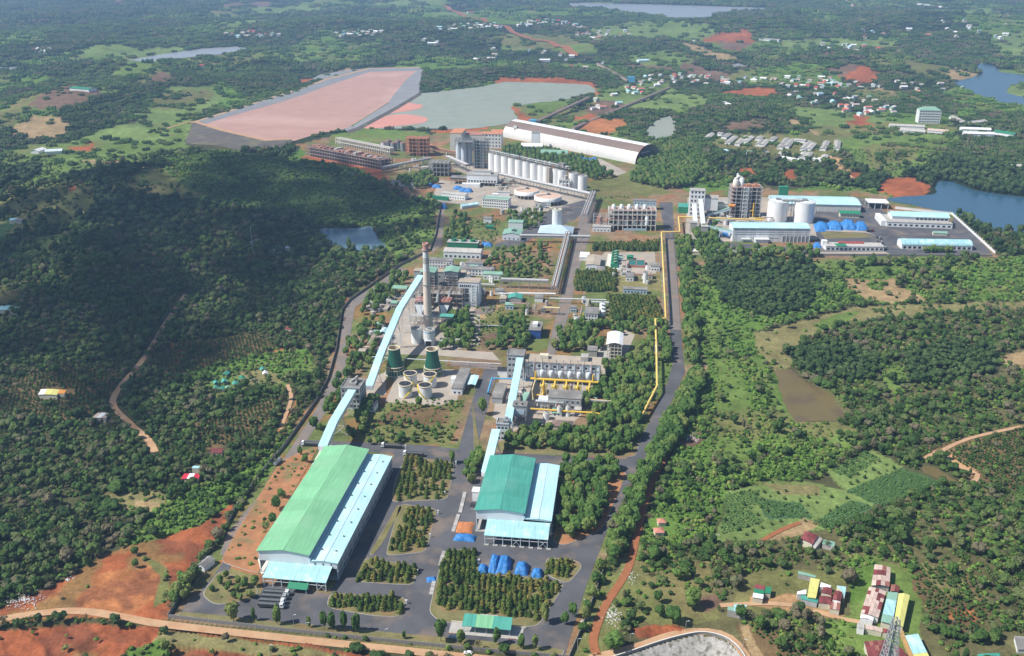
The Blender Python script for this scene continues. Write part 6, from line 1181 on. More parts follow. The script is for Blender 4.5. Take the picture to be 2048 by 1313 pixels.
for k in range(3): P('floor_deck', 'concrete', t, ('box', 0.3, 11.7, 0.4, 9.8, 3.3 + 3.2 * k, 3.5 + 3.2 * k))
block('small_tower', 'small grey roofed block beside the open shed', (1184, 716), 8, 10, 6.5, 'concrete', 'grey_roof'); t = block('compressor_house', 'white blue building with grey roof between pine rows', (1182, 643), 12, 17, 7.5, 'white_wall', 'grey_roof', win=(4, 2, 1.2))
for k, yy in enumerate((611, 618, 625)): silo('pressure_tank', 'white round tank, %s of the three behind the compressor house' % ['farthest', 'middle', 'nearest'][k], (1205, yy + 6), 3.0, 4.6, 'bright_white', 'bright_white', False, cone=1.2, cat='tank', n=18)
t = thing('gas_sphere', 'yellow gas vessel beside the compressor house', 'tank', g0(1162, 636)); P('vessel', 'yellow', t, ('lathe', 0, 0, [(0.3, 1.2), (2.2, 2.0), (2.8, 3.6), (2.2, 5.2), (0.3, 6.0)], 16, True)); P('base', 'bright_white', t, ('box', -3.5, 3.5, -3.5, 3.5, 0.12, 1.0)); P('pipe', 'orange', t, ('tube', [(0, 0, 6), (0, 4, 7), (3, 4, 1)], 0.3, 6))
# water works
block('filter_house', 'building with weathered tan sheet roof in the water works', (1185, 541), 15, 34, 6, 'white_wall', 'tan_roof', 'gy', (4, 1), rise_=1.0); block('filter_house', 'small bright white roofed shed in the water works', (1168, 522), 10, 17, 4, 'white_wall', 'bright_white', 'shed', rise_=0.5)
t = thing('cooling_cells', 'row of green cooling drums on a long concrete base', 'cooling cells', on(1228, 538, 9), AX); P('base', 'lime', t, ('box', -4, 11, -2, 50, 0.12, 0.7))
for k in range(5): P('cell', 'dark_green', t, ('box', 0.5, 8.5, 1 + k * 9.4, 9.2 + k * 9.4, 0.7, 5.0)); P('fan_drum', 'dark_green', t, ('lathe', 4.5, 5 + k * 9.4, [(3.4, 5.0), (2.9, 6.4), (3.1, 7.6)], 16, False)); P('fan_mouth', 'cream', t, ('cyl', 4.5, 5 + k * 9.4, 6.2, 6.3, 2.8, 2.8, 16))
M('basin_water', (0.03, 0.16, 0.14), 0.15, 0.1)
t = thing('treatment_basin', 'rectangular teal water basin with brick walls', 'basin', on(1273, 536, 18), AX); P('wall', 'red_slab', t, ('box', 0, 18, 0, 0.5, 0.12, 3), ('box', 0, 18, 18.5, 19, 0.12, 3), ('box', 0, 0.5, 0.51, 18.49, 0.12, 3), ('box', 17.5, 18, 0.51, 18.49, 0.12, 3), ('box', 8.4, 9, 0.51, 18.49, 0.12, 3)); P('water', 'basin_water', t, ('box', 0.51, 8.39, 0.52, 18.48, 0.12, 2.6), ('box', 9.01, 17.49, 0.52, 18.48, 0.12, 2.6)); P('channel', 'tan_roof', t, ('box', -8, -0.1, -12, 18, 0.12, 1.2))
block('pump_hut', 'small green roofed hut behind the treatment basin', (1260, 521), 7, 7, 4, 'dark_green', 'dark_green', 'hip'); silo('water_tower', 'slim white water silo in the water works', (1290.5, 566), 2.5, 11.0, cat='silo', n=18); block('dosing_house', 'small white house with grey roof in the water works', (1259, 563), 8, 13, 5, 'white_wall', 'grey_roof', 'gx', (2, 1), rise_=1); block('laboratory', 'pale blue house with window row at the end of the water works', (1270, 588), 24, 7, 4.6, 'pale_blue', 'grey_roof', win=(7, 1, 1.2)); block('dosing_house', 'white block beside the yellow pipeline in the water works', (1310, 543), 10, 12, 5.5, 'white_wall', 'grey_roof', win=(3, 1))
block('shed', 'green gabled shed beside the grey coal yard', (1029, 606), 14, 12, 4.2, 'concrete', 'teal_roof', 'gy', rise_=2); block('shed', 'small white hut near the pipe bridge end', (1077, 605), 8, 9, 4.5, 'white_wall', 'grey_roof'); block('shelter_house', 'small grey house behind the pipe bridge', (998, 590), 8, 8, 4, 'white_wall', 'grey_roof')

# ------------------------------------------------------------------ pipelines and pipe bridges
def pipeline(name, label, pts, r, mat, zsup, sup=14.0, extra=()):
 org = Vector((pts[0].x, pts[0].y, 0)); t = thing(name, label, 'pipe', org); q = [p - org for p in pts]; P('pipe', mat, t, ('tube', q, r, 10))
 for dx, rr, mt in extra: P('pipe', mt, t, ('tube', [p + Vector((dx, 0, -r * 0.5)) for p in q], rr, 6))
 for i in range(len(q) - 1):
  L = (q[i + 1] - q[i]).length; d = (q[i + 1] - q[i]).normalized(); s = Vector((-d.y, d.x, 0)); n = int(L / sup)
  for k in range(n):
   c = q[i].lerp(q[i + 1], (k + 0.5) / n); a = c + s * r * 1.6; b = c - s * r * 1.6; zt = c.z - r
   P('stand', 'steel_white', t, ('bar', (a.x, a.y, 0.05), (a.x, a.y, zt), 0.28), ('bar', (b.x, b.y, 0.05), (b.x, b.y, zt), 0.28), ('bar', (a.x, a.y, zt), (b.x, b.y, zt), 0.35))
 return t
pipeline('gas_pipeline', 'long yellow gas pipeline on stands beside the right-hand road', [V3(1523, 440, 8), V3(1357, 434, 8), V3(1360, 464, 8), V3(1323, 465, 8), V3(1324, 484, 8), V3(1330.5, 608, 7.5), V3(1331.5, 637, 7.5), V3(1311, 639.5, 7.5), V3(1313, 698, 7.0), V3(1314.5, 772, 7.0), V3(1283, 833, 5.0)], 0.95, 'yellow_main', 8, 15)
def bridge(label, a, b, w, z, npipe=5, tiers=(0,), sup=9.0, mat='pipe_grey', name='pipe_bridge'):
 d = (b - a); L = math.hypot(d.x, d.y); t = thing(name, label, 'pipe bridge', Vector((a.x, a.y, 0)), math.atan2(d.y, d.x)); n = max(2, int(L / sup))
 P('steel_frame', 'concrete', t, *frame_ops(0, L, -w / 2, w / 2, [0, z - 2.0, z], n, 1, 0.42), kind='stuff')
 for k in range(npipe): P('pipe', ['pipe_grey', 'steel_white', 'rust_sheet', 'bright_white', 'mid_steel'][k % 5], t, ('tube', [(0, -w / 2 + w * (k + 0.5) / npipe, z + 0.55 + 0.15 * (k % 2)), (L, -w / 2 + w * (k + 0.5) / npipe, z + 0.55 + 0.15 * (k % 2))], w / npipe * 0.3, 6))
 for k in range(max(2, npipe - 2)): P('pipe', ['mid_steel', 'pipe_grey', 'concrete'][k % 3], t, ('tube', [(0, -w / 2 + w * (k + 0.5) / (npipe - 1), z - 1.4), (L, -w / 2 + w * (k + 0.5) / (npipe - 1), z - 1.4)], w / npipe * 0.25, 6))
 return t
bridge('grey pipe bridge crossing along the middle lane', V3(1108, 590, 0), V3(1136, 478, 0), 6.5, 9); bridge('pipe bridge across the lane below the blue grey hall', V3(1040, 484, 0), V3(1180, 486, 0), 5, 8); bridge('thin pipe bridge left of the middle lane', V3(1002, 575, 0), V3(1096, 578, 0), 5, 9); pipeline('steam_pipe', 'white steam pipe left of the middle lane', [V3(999, 588, 3), V3(1040, 587, 3), V3(1110, 588, 3)], 0.9, 'bright_white', 3); pipeline('steam_pipe', 'thin pale pipe crossing the middle lane to the compressor house', [V3(1100, 597, 5), V3(1212, 600, 5)], 0.55, 'silo_blue', 5)
bridge('wide pipe bridge rising from the clarifiers to the lane', V3(1168, 448, 0), V3(1186, 400, 0), 8, 12, 6); bridge('pipe bridge along the foot of the silo row', V3(1000, 362, 0), V3(1188, 405, 0), 8, 11, 6, sup=12); pipeline('water_pipe', 'long thin pipe behind the cooling towers', [V3(745, 714, 4), V3(957, 726, 4), V3(1002, 728, 4)], 0.35, 'steel_white', 4, 16); pipeline('water_pipe', 'long thin pipe left of the blue building', [V3(943, 650, 3), V3(1012, 652, 3)], 0.3, 'steel_white', 3, 16)
# ------------------------------------------------------------------ alumina works in the middle distance
ROW = math.atan2(*(lambda d: (d.y, d.x))(V3(1163, 382.5, 0) - V3(985, 341, 0)))
def rowpt(x): return (x, 341 + (x - 985) * 0.233)
for k, x in enumerate([985, 996.7, 1010.6, 1024.6, 1038.5, 1053.6, 1068.6, 1083.6, 1094.5, 1112.7, 1124]):
 h = rise(*rowpt(x), rowpt(x)[1] - 34.5 + (x - 985) * 0.012); silo('precipitation_tank', 'white precipitation tank, %s in the long row counted from the left' % ['first', 'second', 'third', 'fourth', 'fifth', 'sixth', 'seventh', 'eighth', 'ninth', 'tenth', 'eleventh'][k], rowpt(x), 6.5, h, 'bright_white', 'concrete', False, 'precipitation tanks', 22, cat='tank')
for x, lb in ((1146, 'left of the two separate white tanks at the right end of the silo row'), (1164.5, 'right of the two separate white tanks at the right end of the silo row')): silo('precipitation_tank', lb, (x, 377 if x < 1150 else 383), 6.6, 22.5, 'bright_white', 'concrete', True, 'end tanks', 24, cat='tank')
a = V3(*rowpt(983), 0); b = V3(*rowpt(1132), 0); L = (b - a).length; t = thing('tank_walkway', 'cluttered walkway deck running over the tank row', 'walkway', a, ROW)
P('deck', 'concrete', t, ('box', -4, L + 6, -2.2, 2.2, 27.6, 28.0)); R5 = random.Random(5)
P('rail', 'mid_steel', t, *[('bar', (x, s, 28), (x, s, 31), 0.25) for x in np.arange(-4, L + 6, 3.5) for s in (-4.5, 4.5)], *[('bar', (-4, s, z), (L + 6, s, z), 0.2) for s in (-4.5, 4.5) for z in (29.5, 31)], kind='stuff')
for k in range(34): x = R5.uniform(-3, L + 4); y = R5.uniform(-4, 4); z = R5.uniform(1, 4); P('agitator_drive', R5.choice(['concrete', 'mid_steel', 'cream', 'rust_sheet']), t, ('box', x - 1, x + 1, y - 0.8, y + 0.8, 28.01, 28 + z))
P('roof_cabin', 'grey_roof', t, ('box', L - 14, L - 4, -2, 4, 28.01, 34)); P('feed_pipe', 'steel_white', t, ('tube', [(-4, 0.5, 30.5), (L + 4, 0.5, 30.5)], 0.5, 6))
t = thing('stair_shaft', 'dark concrete stair shaft between two white tanks of the row', 'tower', V3(1101, 370.5, 0), ROW); P('shaft', 'brick', t, ('box', -2.6, 2.6, -6, -1, 0, 26)); P('landings', 'concrete', t, *[('box', -3, 3, -6.4, -0.8, z, z + 0.4) for z in range(3, 27, 3)])
t = thing('pump_building', 'white concrete frame in front of the end tanks', 'building', on(1128, 382, 14), AX); P('frame', 'bright_white', t, *frame_ops(0, 14, 0, 9, [0, 5, 10, 15], 3, 2, 0.9), kind='stuff'); P('upper_wall', 'bright_white', t, ('box', 0.3, 13.7, 0.3, 8.7, 10, 15)); P('roof', 'fibro', t, ('box', -0.4, 14.4, -0.4, 9.4, 15.46, 15.8)); windows(t, 4, 1, 1, 13, 11.5, 1, 1.6, 1.8, y=0.28); P('vessel', 'concrete', t, ('cyl', 9, 4, 15.8, 21, 3, 3, 14))
# tall tank group and its steel tower
for k, (x, y) in enumerate([(918, 329), (928.5, 331.5), (939, 330)]): silo('digester_tank', 'tall pale blue tank, %s of the three beside the steel tower' % ['left', 'middle', 'right'][k], (x, y), 4.6, rise(x, y, y - 47), 'silo_blue', 'concrete', False, 'tall blue tanks', 20, cat='tank')
t = thing('steel_tower', 'tall grey steel tower with many decks beside the blue tanks', 'tower', on(961, 338, 21), AX); hh = rise(961, 338, 281); zs = [0] + [hh * k / 9 for k in range(1, 10)]; P('steel_frame', 'mid_steel', t, *frame_ops(0, 21, 0, 16, zs, 4, 3, 0.6, True, False), kind='stuff')
for z in zs[1:]: P('deck', 'concrete', t, ('box', 4, 17, 2, 14, z - 0.6, z - 0.2))
P('stair_core', 'dark_steel', t, ('box', 1.5, 5.0, 1, 15, 0, hh - 2)); P('vessel', 'silo_blue', t, ('cyl', 13, 8, 1, hh - 6, 3.2, 3.2, 14)); P('vessel', 'mid_steel', t, ('cyl', 7.5, 6, 1, hh - 12, 2.2, 2.2, 12))
t = thing('pipe_shed', 'tangled grey steel rooftop between blue tanks and tower', 'frame', V3(930, 333, 0), AX); P('steel_frame', 'mid_steel', t, *frame_ops(-14, 14, -6, 10, [30, 35, 40, 43], 5, 2, 0.5, True), *[('bar', (x, y, 0), (x, y, 30), 0.5) for x in (-14, 14) for y in (-6, 10)], kind='stuff'); P('deck', 'concrete', t, ('box', -14, 14, -6, 10, 38.6, 39.2))
block('mill_building', 'white building with salmon roof right behind the steel tower', (983, 297), 34, 22, 24, 'bright_white', 'rust_orange', win=(6, 4, 3, 2.2, 2.2)); block('mill_building', 'dusty white building with salmon roof left of the steel tower', (912, 303), 20, 45, 30, 'lime', 'rust_orange'); block('mill_link', 'brown dusty roof between the two salmon roofed blocks', (945, 296), 46, 30, 22, 'lime', 'red_slab')
# vaulted store
A = V3(1005, 274, 0); B = V3(1270.5, 329, 0); d = (B - A); L = math.hypot(d.x, d.y); rz = math.atan2(d.y, d.x)
t = thing('vaulted_store', 'very long white vaulted store with a brown stripe along its back', 'storage shed', A, rz); Wd, Hh, n = 62.0, 27.0, 22
arc = [(Wd / 2 - math.cos(math.pi * k / n) * Wd / 2, math.sin(math.pi * k / n) * Hh) for k in range(n + 1)]; arc2 = [(Wd / 2 - math.cos(math.pi * k / n) * (Wd / 2 + 0.5), math.sin(math.pi * k / n) * (Hh + 0.5)) for k in range(n + 1)]
for k0, k1, m in ((0, 5, 'shed_white'), (5, 9, 'shed_brown'), (9, 22, 'bright_white')):
 ns = 12
 for j in range(ns): P('roof_sheet', m, t, ('extx', arc[k0:k1 + 1] + arc2[k0:k1 + 1][::-1], L * j / ns + 0.1, L * (j + 1) / ns - 0.1))
P('end_wall', 'lime', t, ('extx', arc, 0.2, 0.8)); P('end_wall', 'red_slab', t, ('extx', arc[1:-1], L - 30, L - 29.5)); P('arch_rib', 'rust_sheet', t, ('extx', arc2 + arc[::-1], L - 0.08, L + 0.5)); P('floor', 'concrete', t, ('box', 1, L, 1, Wd - 1, 0.15, 0.4)); P('roof_beam', 'steel_white', t, ('bar', (L - 6, 20, 14), (L - 6, 42, 14), 1.2)); P('stock_heap', 'red_slab', t, ('extx', [(12, 0.41), (50, 0.41), (31, 13)], 20, L - 32))
block('crusher_house', 'white stepped house at the foot of the vaulted store', (1063, 304), 36, 16, 9, 'bright_white', 'bright_white', 'gx', rise_=4); block('crusher_house', 'small white tower with steel top beside the vaulted store', (1071, 297), 14, 10, 26, 'bright_white', 'mid_steel'); block('arched_shed', 'teal arched shed below the vaulted store', (1108, 316), 44, 17, 5, 'dark_green', 'sage_roof', 'arch', rise_=6)
block('transfer_house', 'teal house at the far left end of the vaulted store', (995, 273), 24, 14, 8, 'dark_green', 'rust_orange', 'shed')
# clarifiers
M('clar_top', (0.60, 0.44, 0.34), 0.9, 0.12, 0.05, spot=(0.66, 0.34, 0.22), spotamt=0.6, spotscale=0.1)
for k, (x, y, r) in enumerate([(1053.6, 379, 17.0), (1096, 390.5, 18.6)]):
 c = g0(x, y, 11.0); t = thing('clarifier', ['left round clarifier tank with salmon dusty top', 'right round clarifier tank with salmon dusty top'][k], 'tank', (c.x, c.y, 0), 0.3, 'clarifier tanks'); P('wall', 'bright_white', t, ('lathe', 0, 0, [(r, 5.2), (r, 10.4), (r - 0.5, 10.4)], 40, False)); P('top', 'clar_top', t, ('lathe', 0, 0, [(r - 0.45, 10.2), (r * 0.4, 11.2), (1, 11.8)], 40, True))
 P('underside', 'concrete', t, ('lathe', 0, 0, [(r - 0.3, 5.2), (2.5, 2.0)], 32, False)); P('bridge', 'concrete', t, ('box', -r * 0.9, r * 0.2, -1.0, 1.0, 11.9, 12.4), ('box', -2, 2, -2, 2, 12.4, 14.5))
 for j in range(18): P('column', 'concrete', t, ('cyl', (r - 1.2) * math.cos(j * 0.349), (r - 1.2) * math.sin(j * 0.349), 0, 5.2, 0.6, 0.6, 8))
# offices and sheds around
t = block('dryer_house', 'white hall on open ground floor with stepped roof', (964, 373), 44, 22, 16, 'bright_white', 'fibro', stilt=5.0); P('roof_monitor', 'bright_white', t, ('box', 9, 34, 6, 16, 16.4, 20)); P('monitor_roof', 'fibro', t, ('box', 8.6, 34.4, 5.6, 16.4, 20.01, 20.4)); P('front_annex', 'bright_white', t, ('box', -6, 20, -9, -1, 0.1, 5)); windows(t, 10, 1, 1, 43, 6.2, 1, 2.6, 2.4)
block('administration_block', 'three-storey white office block with green grey roof', (990, 417), 36, 15, 12.0, 'bright_white', 'sage_roof', win=(11, 3, 1.5, 1.6, 1.7), winr=(4, 3), rz=math.radians(-16), parapet=True); block('store_shed', 'long white store with grey roof near the green container', (906, 399), 36, 12, 7, 'bright_white', 'fibro', 'gx', (9, 1, 1.6), rz=math.radians(-22), rise_=1.2); block('site_hut', 'small white house behind the office block', (1006, 392), 18, 8, 5, 'bright_white', 'fibro'); block('site_hut', 'white cabin left of the clarifiers', (990, 398), 8, 6, 6, 'bright_white', 'bright_white')
block('hip_hall', 'pale blue grey hall with hipped roof around a white silo', (1110, 477), 40, 30, 6, 'pale_blue', 'pale_blue', 'hip', rise_=6.5, ov=1.0); silo('lime_silo', 'white silo rising from the blue grey hall', (1113.5, 462), 6.0, 27.0, 'silo_white', 'cream', True, cat='silo'); block('sage_building', 'two-part building with sage roof left of the blue grey hall, rear part', (1031, 458), 18, 12, 8, 'white_wall', 'sage_roof', 'gx', rise_=1); t = block('sage_building', 'two-part building with sage roof left of the blue grey hall, front part', (1023, 481), 22, 22, 7, 'white_wall', 'sage_roof', 'gy', (4, 1), rise_=2); P('skylight', 'glass_dark', t, ('box', 10, 15, 8, 13, 9.0, 9.8))
block('site_hut', 'small dark-roofed house near the left lane', (975, 447), 10, 8, 6, 'white_wall', 'grey_roof', 'gx'); block('site_hut', 'green cabin near the left lane', (979, 459), 9, 6, 3.4, 'dark_green', 'dark_green'); block('canopy_strip', 'long thin pale canopy left of the office block', (941, 416), 26, 4, 3.4, 'steel_white', 'aqua_worn', 'shed', rz=math.radians(30)); block('container', 'long dark green container beside the white store', (880, 401), 23, 5, 4.5, 'dark_green', 'dark_green', rz=math.radians(-20), cat='container')
# evaporators
t = thing('evaporator_plant', 'concrete evaporator frame with white vessels and open decks', 'process plant', on(1264, 463, 57), math.radians(-2)); zs = [0, 6.5, 13, 19.5, 25]; P('frame', 'lime', t, *frame_ops(0, 57, 0, 20, zs, 10, 3, 0.8, False, True), kind='stuff')
for z in zs[1:]: P('deck', 'concrete' if z < 25 else 'red_slab', t, ('box', 0.5, 56.5, 5 if z > 7 else 1, 19.5, z - 0.9, z - 0.45))
for k in range(5): P('vessel', 'silo_white', t, ('lathe', 6 + k * 9.5, 11, [(0.4, 19.6), (2.6, 22), (2.6, 29), (0.5, 30.5)], 14, True))
for k in range(4): P('cone_vessel', 'silo_white', t, ('lathe', 12 + k * 9.4, 3, [(2.4, 6.6), (2.4, 11), (1.2, 13.4), (0.3, 16.5)], 14, True))
P('tall_vessel', 'silo_white', t, ('lathe', 46, 2, [(2.6, 6.6), (2.6, 18.0), (0.6, 19.4)], 16, True)); P('dark_wall', 'dark_steel', t, ('box', 1, 56, 14, 14.3, 0.2, 19)); P('mast', 'steel_white', t, *[('bar', (x, 1, 25), (x, 1, 31), 0.35) for x in np.arange(0, 58, 5.7)], kind='stuff'); P('pipes', 'rust_sheet', t, *[('tube', [(2, 1.5 + j, 13.5 + j * 0.6), (55, 1.5 + j, 13.5 + j * 0.6)], 0.4, 6) for j in range(3)]); P('skirt_wall', 'pale_blue', t, ('box', 18, 46, -0.8, -0.5, 0.1, 3))
block('evaporator_office', 'pale blue block on top right behind the evaporator frame', (1289, 420), 30, 9, 12, 'pale_blue', 'grey_roof', win=(7, 1, 8)); t = block('valve_house', 'low pale house left of the evaporator frame', (1203, 464), 22, 10, 6, 'white_wall', 'concrete', win=(5, 1)); P('steel_frame', 'pipe_grey', t, *frame_ops(0, 24, 10, 26, [0, 8, 16], 3, 2, 0.6, True), kind='stuff'); P('tanks', 'red_slab', t, ('cyl', 8, 18, 0, 14, 3.5, 3.5, 14), ('cyl', 17, 18, 0, 12, 3, 3, 14))
# red-stained filtration plant
F0 = V3(612, 312, 0); F1 = V3(762, 341, 0); d = F1 - F0; L = math.hypot(d.x, d.y); t = thing('red_mud_plant', 'long red-stained concrete frame of the washing plant', 'process plant', F0, math.atan2(d.y, d.x)); zs = [0, 5.5, 11, 15.5]; P('frame', 'pink_concrete', t, *frame_ops(0, L, 0, 26, zs, 30, 3, 0.9, False, False), kind='stuff')
for i, z in enumerate(zs[1:]): P('deck', ['red_steel', 'red_steel', 'red_slab'][i], t, ('box', 1, L - 1, 1, 25, z - 1.0, z - 0.6))
P('back_wall', 'pale_blue', t, ('box', 2, L * 0.45, 9, 9.4, 0.2, 14)); P('back_wall', 'red_steel', t, ('box', L * 0.45, L - 2, 9, 9.4, 0.2, 14)); P('base_stain', 'red_slab', t, ('box', -2, L + 2, -2, 0.2, 0.16, 0.5))
for k in range(16): x = R5.uniform(4, L - 8); P('roof_unit', R5.choice(['red_slab', 'concrete', 'red_steel', 'red_steel']), t, ('box', x, x + R5.uniform(3, 7), R5.uniform(2, 10), R5.uniform(12, 22), 15.0, 15 + R5.uniform(1.5, 4)))
for k in range(3): P('dome', 'red_steel', t, ('lathe', L * (0.62 + 0.13 * k), 12, [(5, 15), (4.2, 17), (0.6, 18.6)], 16, True))
F0 = V3(672, 290, 0); F1 = V3(780, 312, 0); d = F1 - F0; L = math.hypot(d.x, d.y); t = thing('thin_frame', 'narrow pale concrete frame behind the red-stained plant', 'frame', F0, math.atan2(d.y, d.x)); P('frame', 'lime', t, *frame_ops(0, L, 0, 9, [0, 6, 12], 30, 1, 0.9), kind='stuff'); P('deck', 'lime', t, ('box', 0, L, 0.5, 8.5, 11.2, 11.7))
t = thing('red_tower', 'orange red stained steel structure with sloping conveyor', 'process plant', on(833, 313, 36), AX); zs = [0, 6, 12, 18, 24, 29]; P('steel_frame', 'rust_orange', t, *frame_ops(0, 36, 0, 22, zs, 6, 3, 0.8, True, False), kind='stuff')
for z in zs[1:]: P('deck', 'red_steel', t, ('box', 1, 35, 2, 21, z - 0.8, z - 0.4))
for k in range(4): P('vessel', 'rust_orange', t, ('cyl', 6 + k * 8, 11, 6, 26, 2.6, 2.6, 12))
gallery('red_conveyor', 'orange stained sloping conveyor right of the red tower', [V3(848, 283, 16), V3(872, 296, 11), V3(912, 304, 6)], 5, 3, 'rust_orange', 'red_steel', 30)
for k in range(5): silo('washer_tank', 'dark rust-topped washer tank, number %s from the left beside the red tower' % ['one', 'two', 'three', 'four', 'five'][k], (769 + k * 9.5, 302 - (k % 2) * 5), 5.5, 14, 'mid_steel' if k else 'silo_blue', 'rust_sheet', False, 'washer tanks', 16, cat='tank')
t = thing('grey_frame', 'bare grey concrete frame building between red plant and blue tanks', 'frame', on(877, 353, 30), AX); zs = [0, 6.5, 13, 20]; P('frame', 'concrete', t, *frame_ops(0, 30, 0, 22, zs, 5, 3, 0.9), kind='stuff')
for z in zs[1:]: P('deck', 'grey_roof', t, ('box', 0.5, 29.5, 0.5, 21.5, z - 0.9, z - 0.4))
P('white_base', 'bright_white', t, ('box', -12, 8, -7, -1, 0.2, 4)); bridge('low pipe bridge between red plant and grey frame', V3(766, 345, 0), V3(862, 326, 0), 6, 8, 5, sup=8); t = block('low_frame', 'low flat grey canopy building left of the white dryer hall', (917, 369), 24, 16, 9, 'dark_steel', 'grey_roof', stilt=7.0); bridge('grey pipe bridge behind the grey frame', V3(895, 330, 0), V3(935, 348, 0), 7, 14, 5)
block('workshop_row', 'low white workshop among dark trees', (806, 373), 40, 10, 5, 'bright_white', 'grey_roof', 'gx', (9, 1, 1.2), rz=math.radians(-25), rise_=1.0)

# ------------------------------------------------------------------ right-hand plant
t = thing('calciner_tower', 'tall steel calciner tower with orange decks and white cyclone on top', 'process plant', on(1489, 438, 38), math.radians(-3)); hh = rise(1489, 438, 376); zs = [hh * k / 8 for k in range(9)]; P('steel_frame', 'pipe_grey', t, *frame_ops(0, 38, 0, 20, zs, 6, 3, 0.75, True, False), kind='stuff')
for k, z in enumerate(zs[1:]): P('deck', 'red_steel' if k < 7 else 'rust_orange', t, ('box', 1, 37, 2, 19.5, z - 0.7, z - 0.3))
P('stair_tower', 'steel_white', t, *frame_ops(15, 21, -2.4, -0.2, zs, 1, 1, 0.5, True), kind='stuff'); P('dark_core', 'dark_steel', t, ('box', 3, 35, 12, 13, 0.2, hh - 8)); P('dark_wall', 'dark_steel', t, ('box', 30, 37.6, 1, 18, 0.2, hh * 0.38))
P('cyclone', 'lime', t, ('lathe', 6, 8, [(0.8, hh - 8), (4, hh), (4, hh + 7), (2, hh + 9)], 16, True)); P('cyclone', 'bright_white', t, ('lathe', 13, 9, [(3.4, hh), (3.4, hh + 9), (1.2, hh + 11)], 16, True)); P('stack', 'bright_white', t, ('cyl', 8, 12, hh + 7, hh + 15, 1.4, 1.4, 12)); P('bend', 'lime', t, ('tube', [(3, 8, hh + 2), (5, 8, hh + 9), (9, 9, hh + 12), (13, 9, hh + 10)], 1.6, 10))
for k in range(5): P('roof_machine', 'rust_orange', t, ('box', 17 + k * 4, 19.6 + k * 4, 4, 9, hh - 0.2, hh + 2 + (k % 2) * 1.5))
P('orange_duct', 'orange', t, ('tube', [(-1, -1.5, hh * 0.42), (4, -1.5, hh * 0.42)], 2.0, 8)); P('yellow_riser', 'yellow_pipe', t, ('tube', [(26, -1.2, hh * 0.26), (29, -1.2, hh * 0.26), (29, -1.2, hh * 0.5)], 0.8, 8), ('tube', [(29, -1.2, hh * 0.25), (29, -1.2, 1.0), (44, -1.2, 1.0)], 0.8, 8))
t = block('proportioning_tower', 'white concrete tower at the left end of the right-hand plant', (1392, 434), 19, 14, 34, 'bright_white', 'concrete', win=(4, 6, 3, 2.2, 2.4)); P('side_block', 'bright_white', t, ('box', 19.1, 36, 3, 14, 8, 24)); P('side_roof', 'fibro', t, ('gable', 19.2, 36, 3, 14, 24.05, 27, 'x', 0.3, 0.4)); P('side_frame', 'concrete', t, *frame_ops(19.6, 35.6, 3.4, 13.6, [0, 8], 3, 1, 0.6), kind='stuff')
block('cooler_hall', 'pale ribbed hall between white tower and calciner', (1442, 432), 36, 14, 16, 'lime', 'concrete'); block('green_shed', 'small green shed at the left edge of the right-hand plant', (1369, 427), 16, 14, 8, 'dark_green', 'teal_roof', 'shed')
for lb, a, b, c, base in [('left of two steep pale galleries before the white tower', (1388, 408, 20), (1391, 447, 9), 1386, (1386, 467)), ('right of two steep pale galleries before the white tower', (1401, 399, 24), (1407, 452, 8), 1408, (1408, 475))]:
 gallery('steep_gallery', lb, [V3(*a), V3(*b)], 5.0, 2.6, 'steel_white', 'white_wall', 30); block('gallery_head', 'concrete head tower of the %s steep gallery' % ('left' if c < 1400 else 'right'), base, 8, 7, 13, 'concrete', 'fibro', stilt=6.0)
gallery('sloping_gallery', 'pale green gallery sloping up to the calciner tower', [V3(1415, 428, 3), V3(1462, 415, 13)], 5, 3, 'sage_roof', 'pale_blue', 30); gallery('sloping_gallery', 'low pale green gallery running into the big white hall', [V3(1414, 452, 11), V3(1466, 462, 12)], 4.5, 3, 'sage_roof', 'pale_blue', 30)
silo('alumina_silo', 'large white alumina silo on the left of the pair', (1552.8, 441), 12.6, 25.5, 'bright_white', 'silo_white', True, 'alumina silos', 40, 1.5); silo('alumina_silo', 'large white alumina silo on the right of the pair', (1605.5, 443), 12.8, 25.5, 'bright_white', 'silo_white', True, 'alumina silos', 40, 1.5)
bridge('steel bridge linking the tops of the two white silos', V3(1560, 443, 0), V3(1600, 444, 0), 4, 28, 3, sup=25)
A = V3(1464, 484, 0); t = thing('bagging_hall', 'big white clad hall with pale roof in front of the silos', 'warehouse', A, math.radians(-2.0)); w, d, h = 90.0, 24.0, 17.0; P('wall', 'white_wall', t, ('box', 0, w, 0.31, d, 0, h))
for k in range(17):
 x0 = w * k / 17 + 0.12; x1 = w * (k + 1) / 17 - 0.12; P('wall_panel', 'white_wall' if k % 2 else 'silo_white', t, ('box', x0, x1, 0, 0.3, 7.5 if k > 10 else 0.3, h))
for z in (9.2, 11.8, 15.0): P('louvre_band', 'mid_steel', t, ('box', 2, w - 2, -0.15, -0.01, z, z + 0.5))
P('louvre_band', 'mid_steel', t, ('box', 24, 54, -0.15, -0.01, 4.8, 5.3)); P('bay_shade', 'mid_steel', t, ('box', 58.5, w - 0.6, 0.1, 0.29, 0.3, 7.4))  # grey sheet on the wall paints the shade inside the open bays
for k in range(8): P('door_post', 'bright_white', t, ('box', 58.2 + k * 4.5, 58.8 + k * 4.5, -0.3, 0.09, 0.1, 7.6))
for k in range(6): P('roof_sheet', 'aqua_roof', t, ('extx', [(-0.8, h + 0.01), (d / 2, h + 2.6), (d + 0.8, h), (d + 0.8, h + 0.25), (d / 2, h + 2.85), (-0.8, h + 0.26)], w * k / 6 - 0.3, w * (k + 1) / 6 - 0.35))
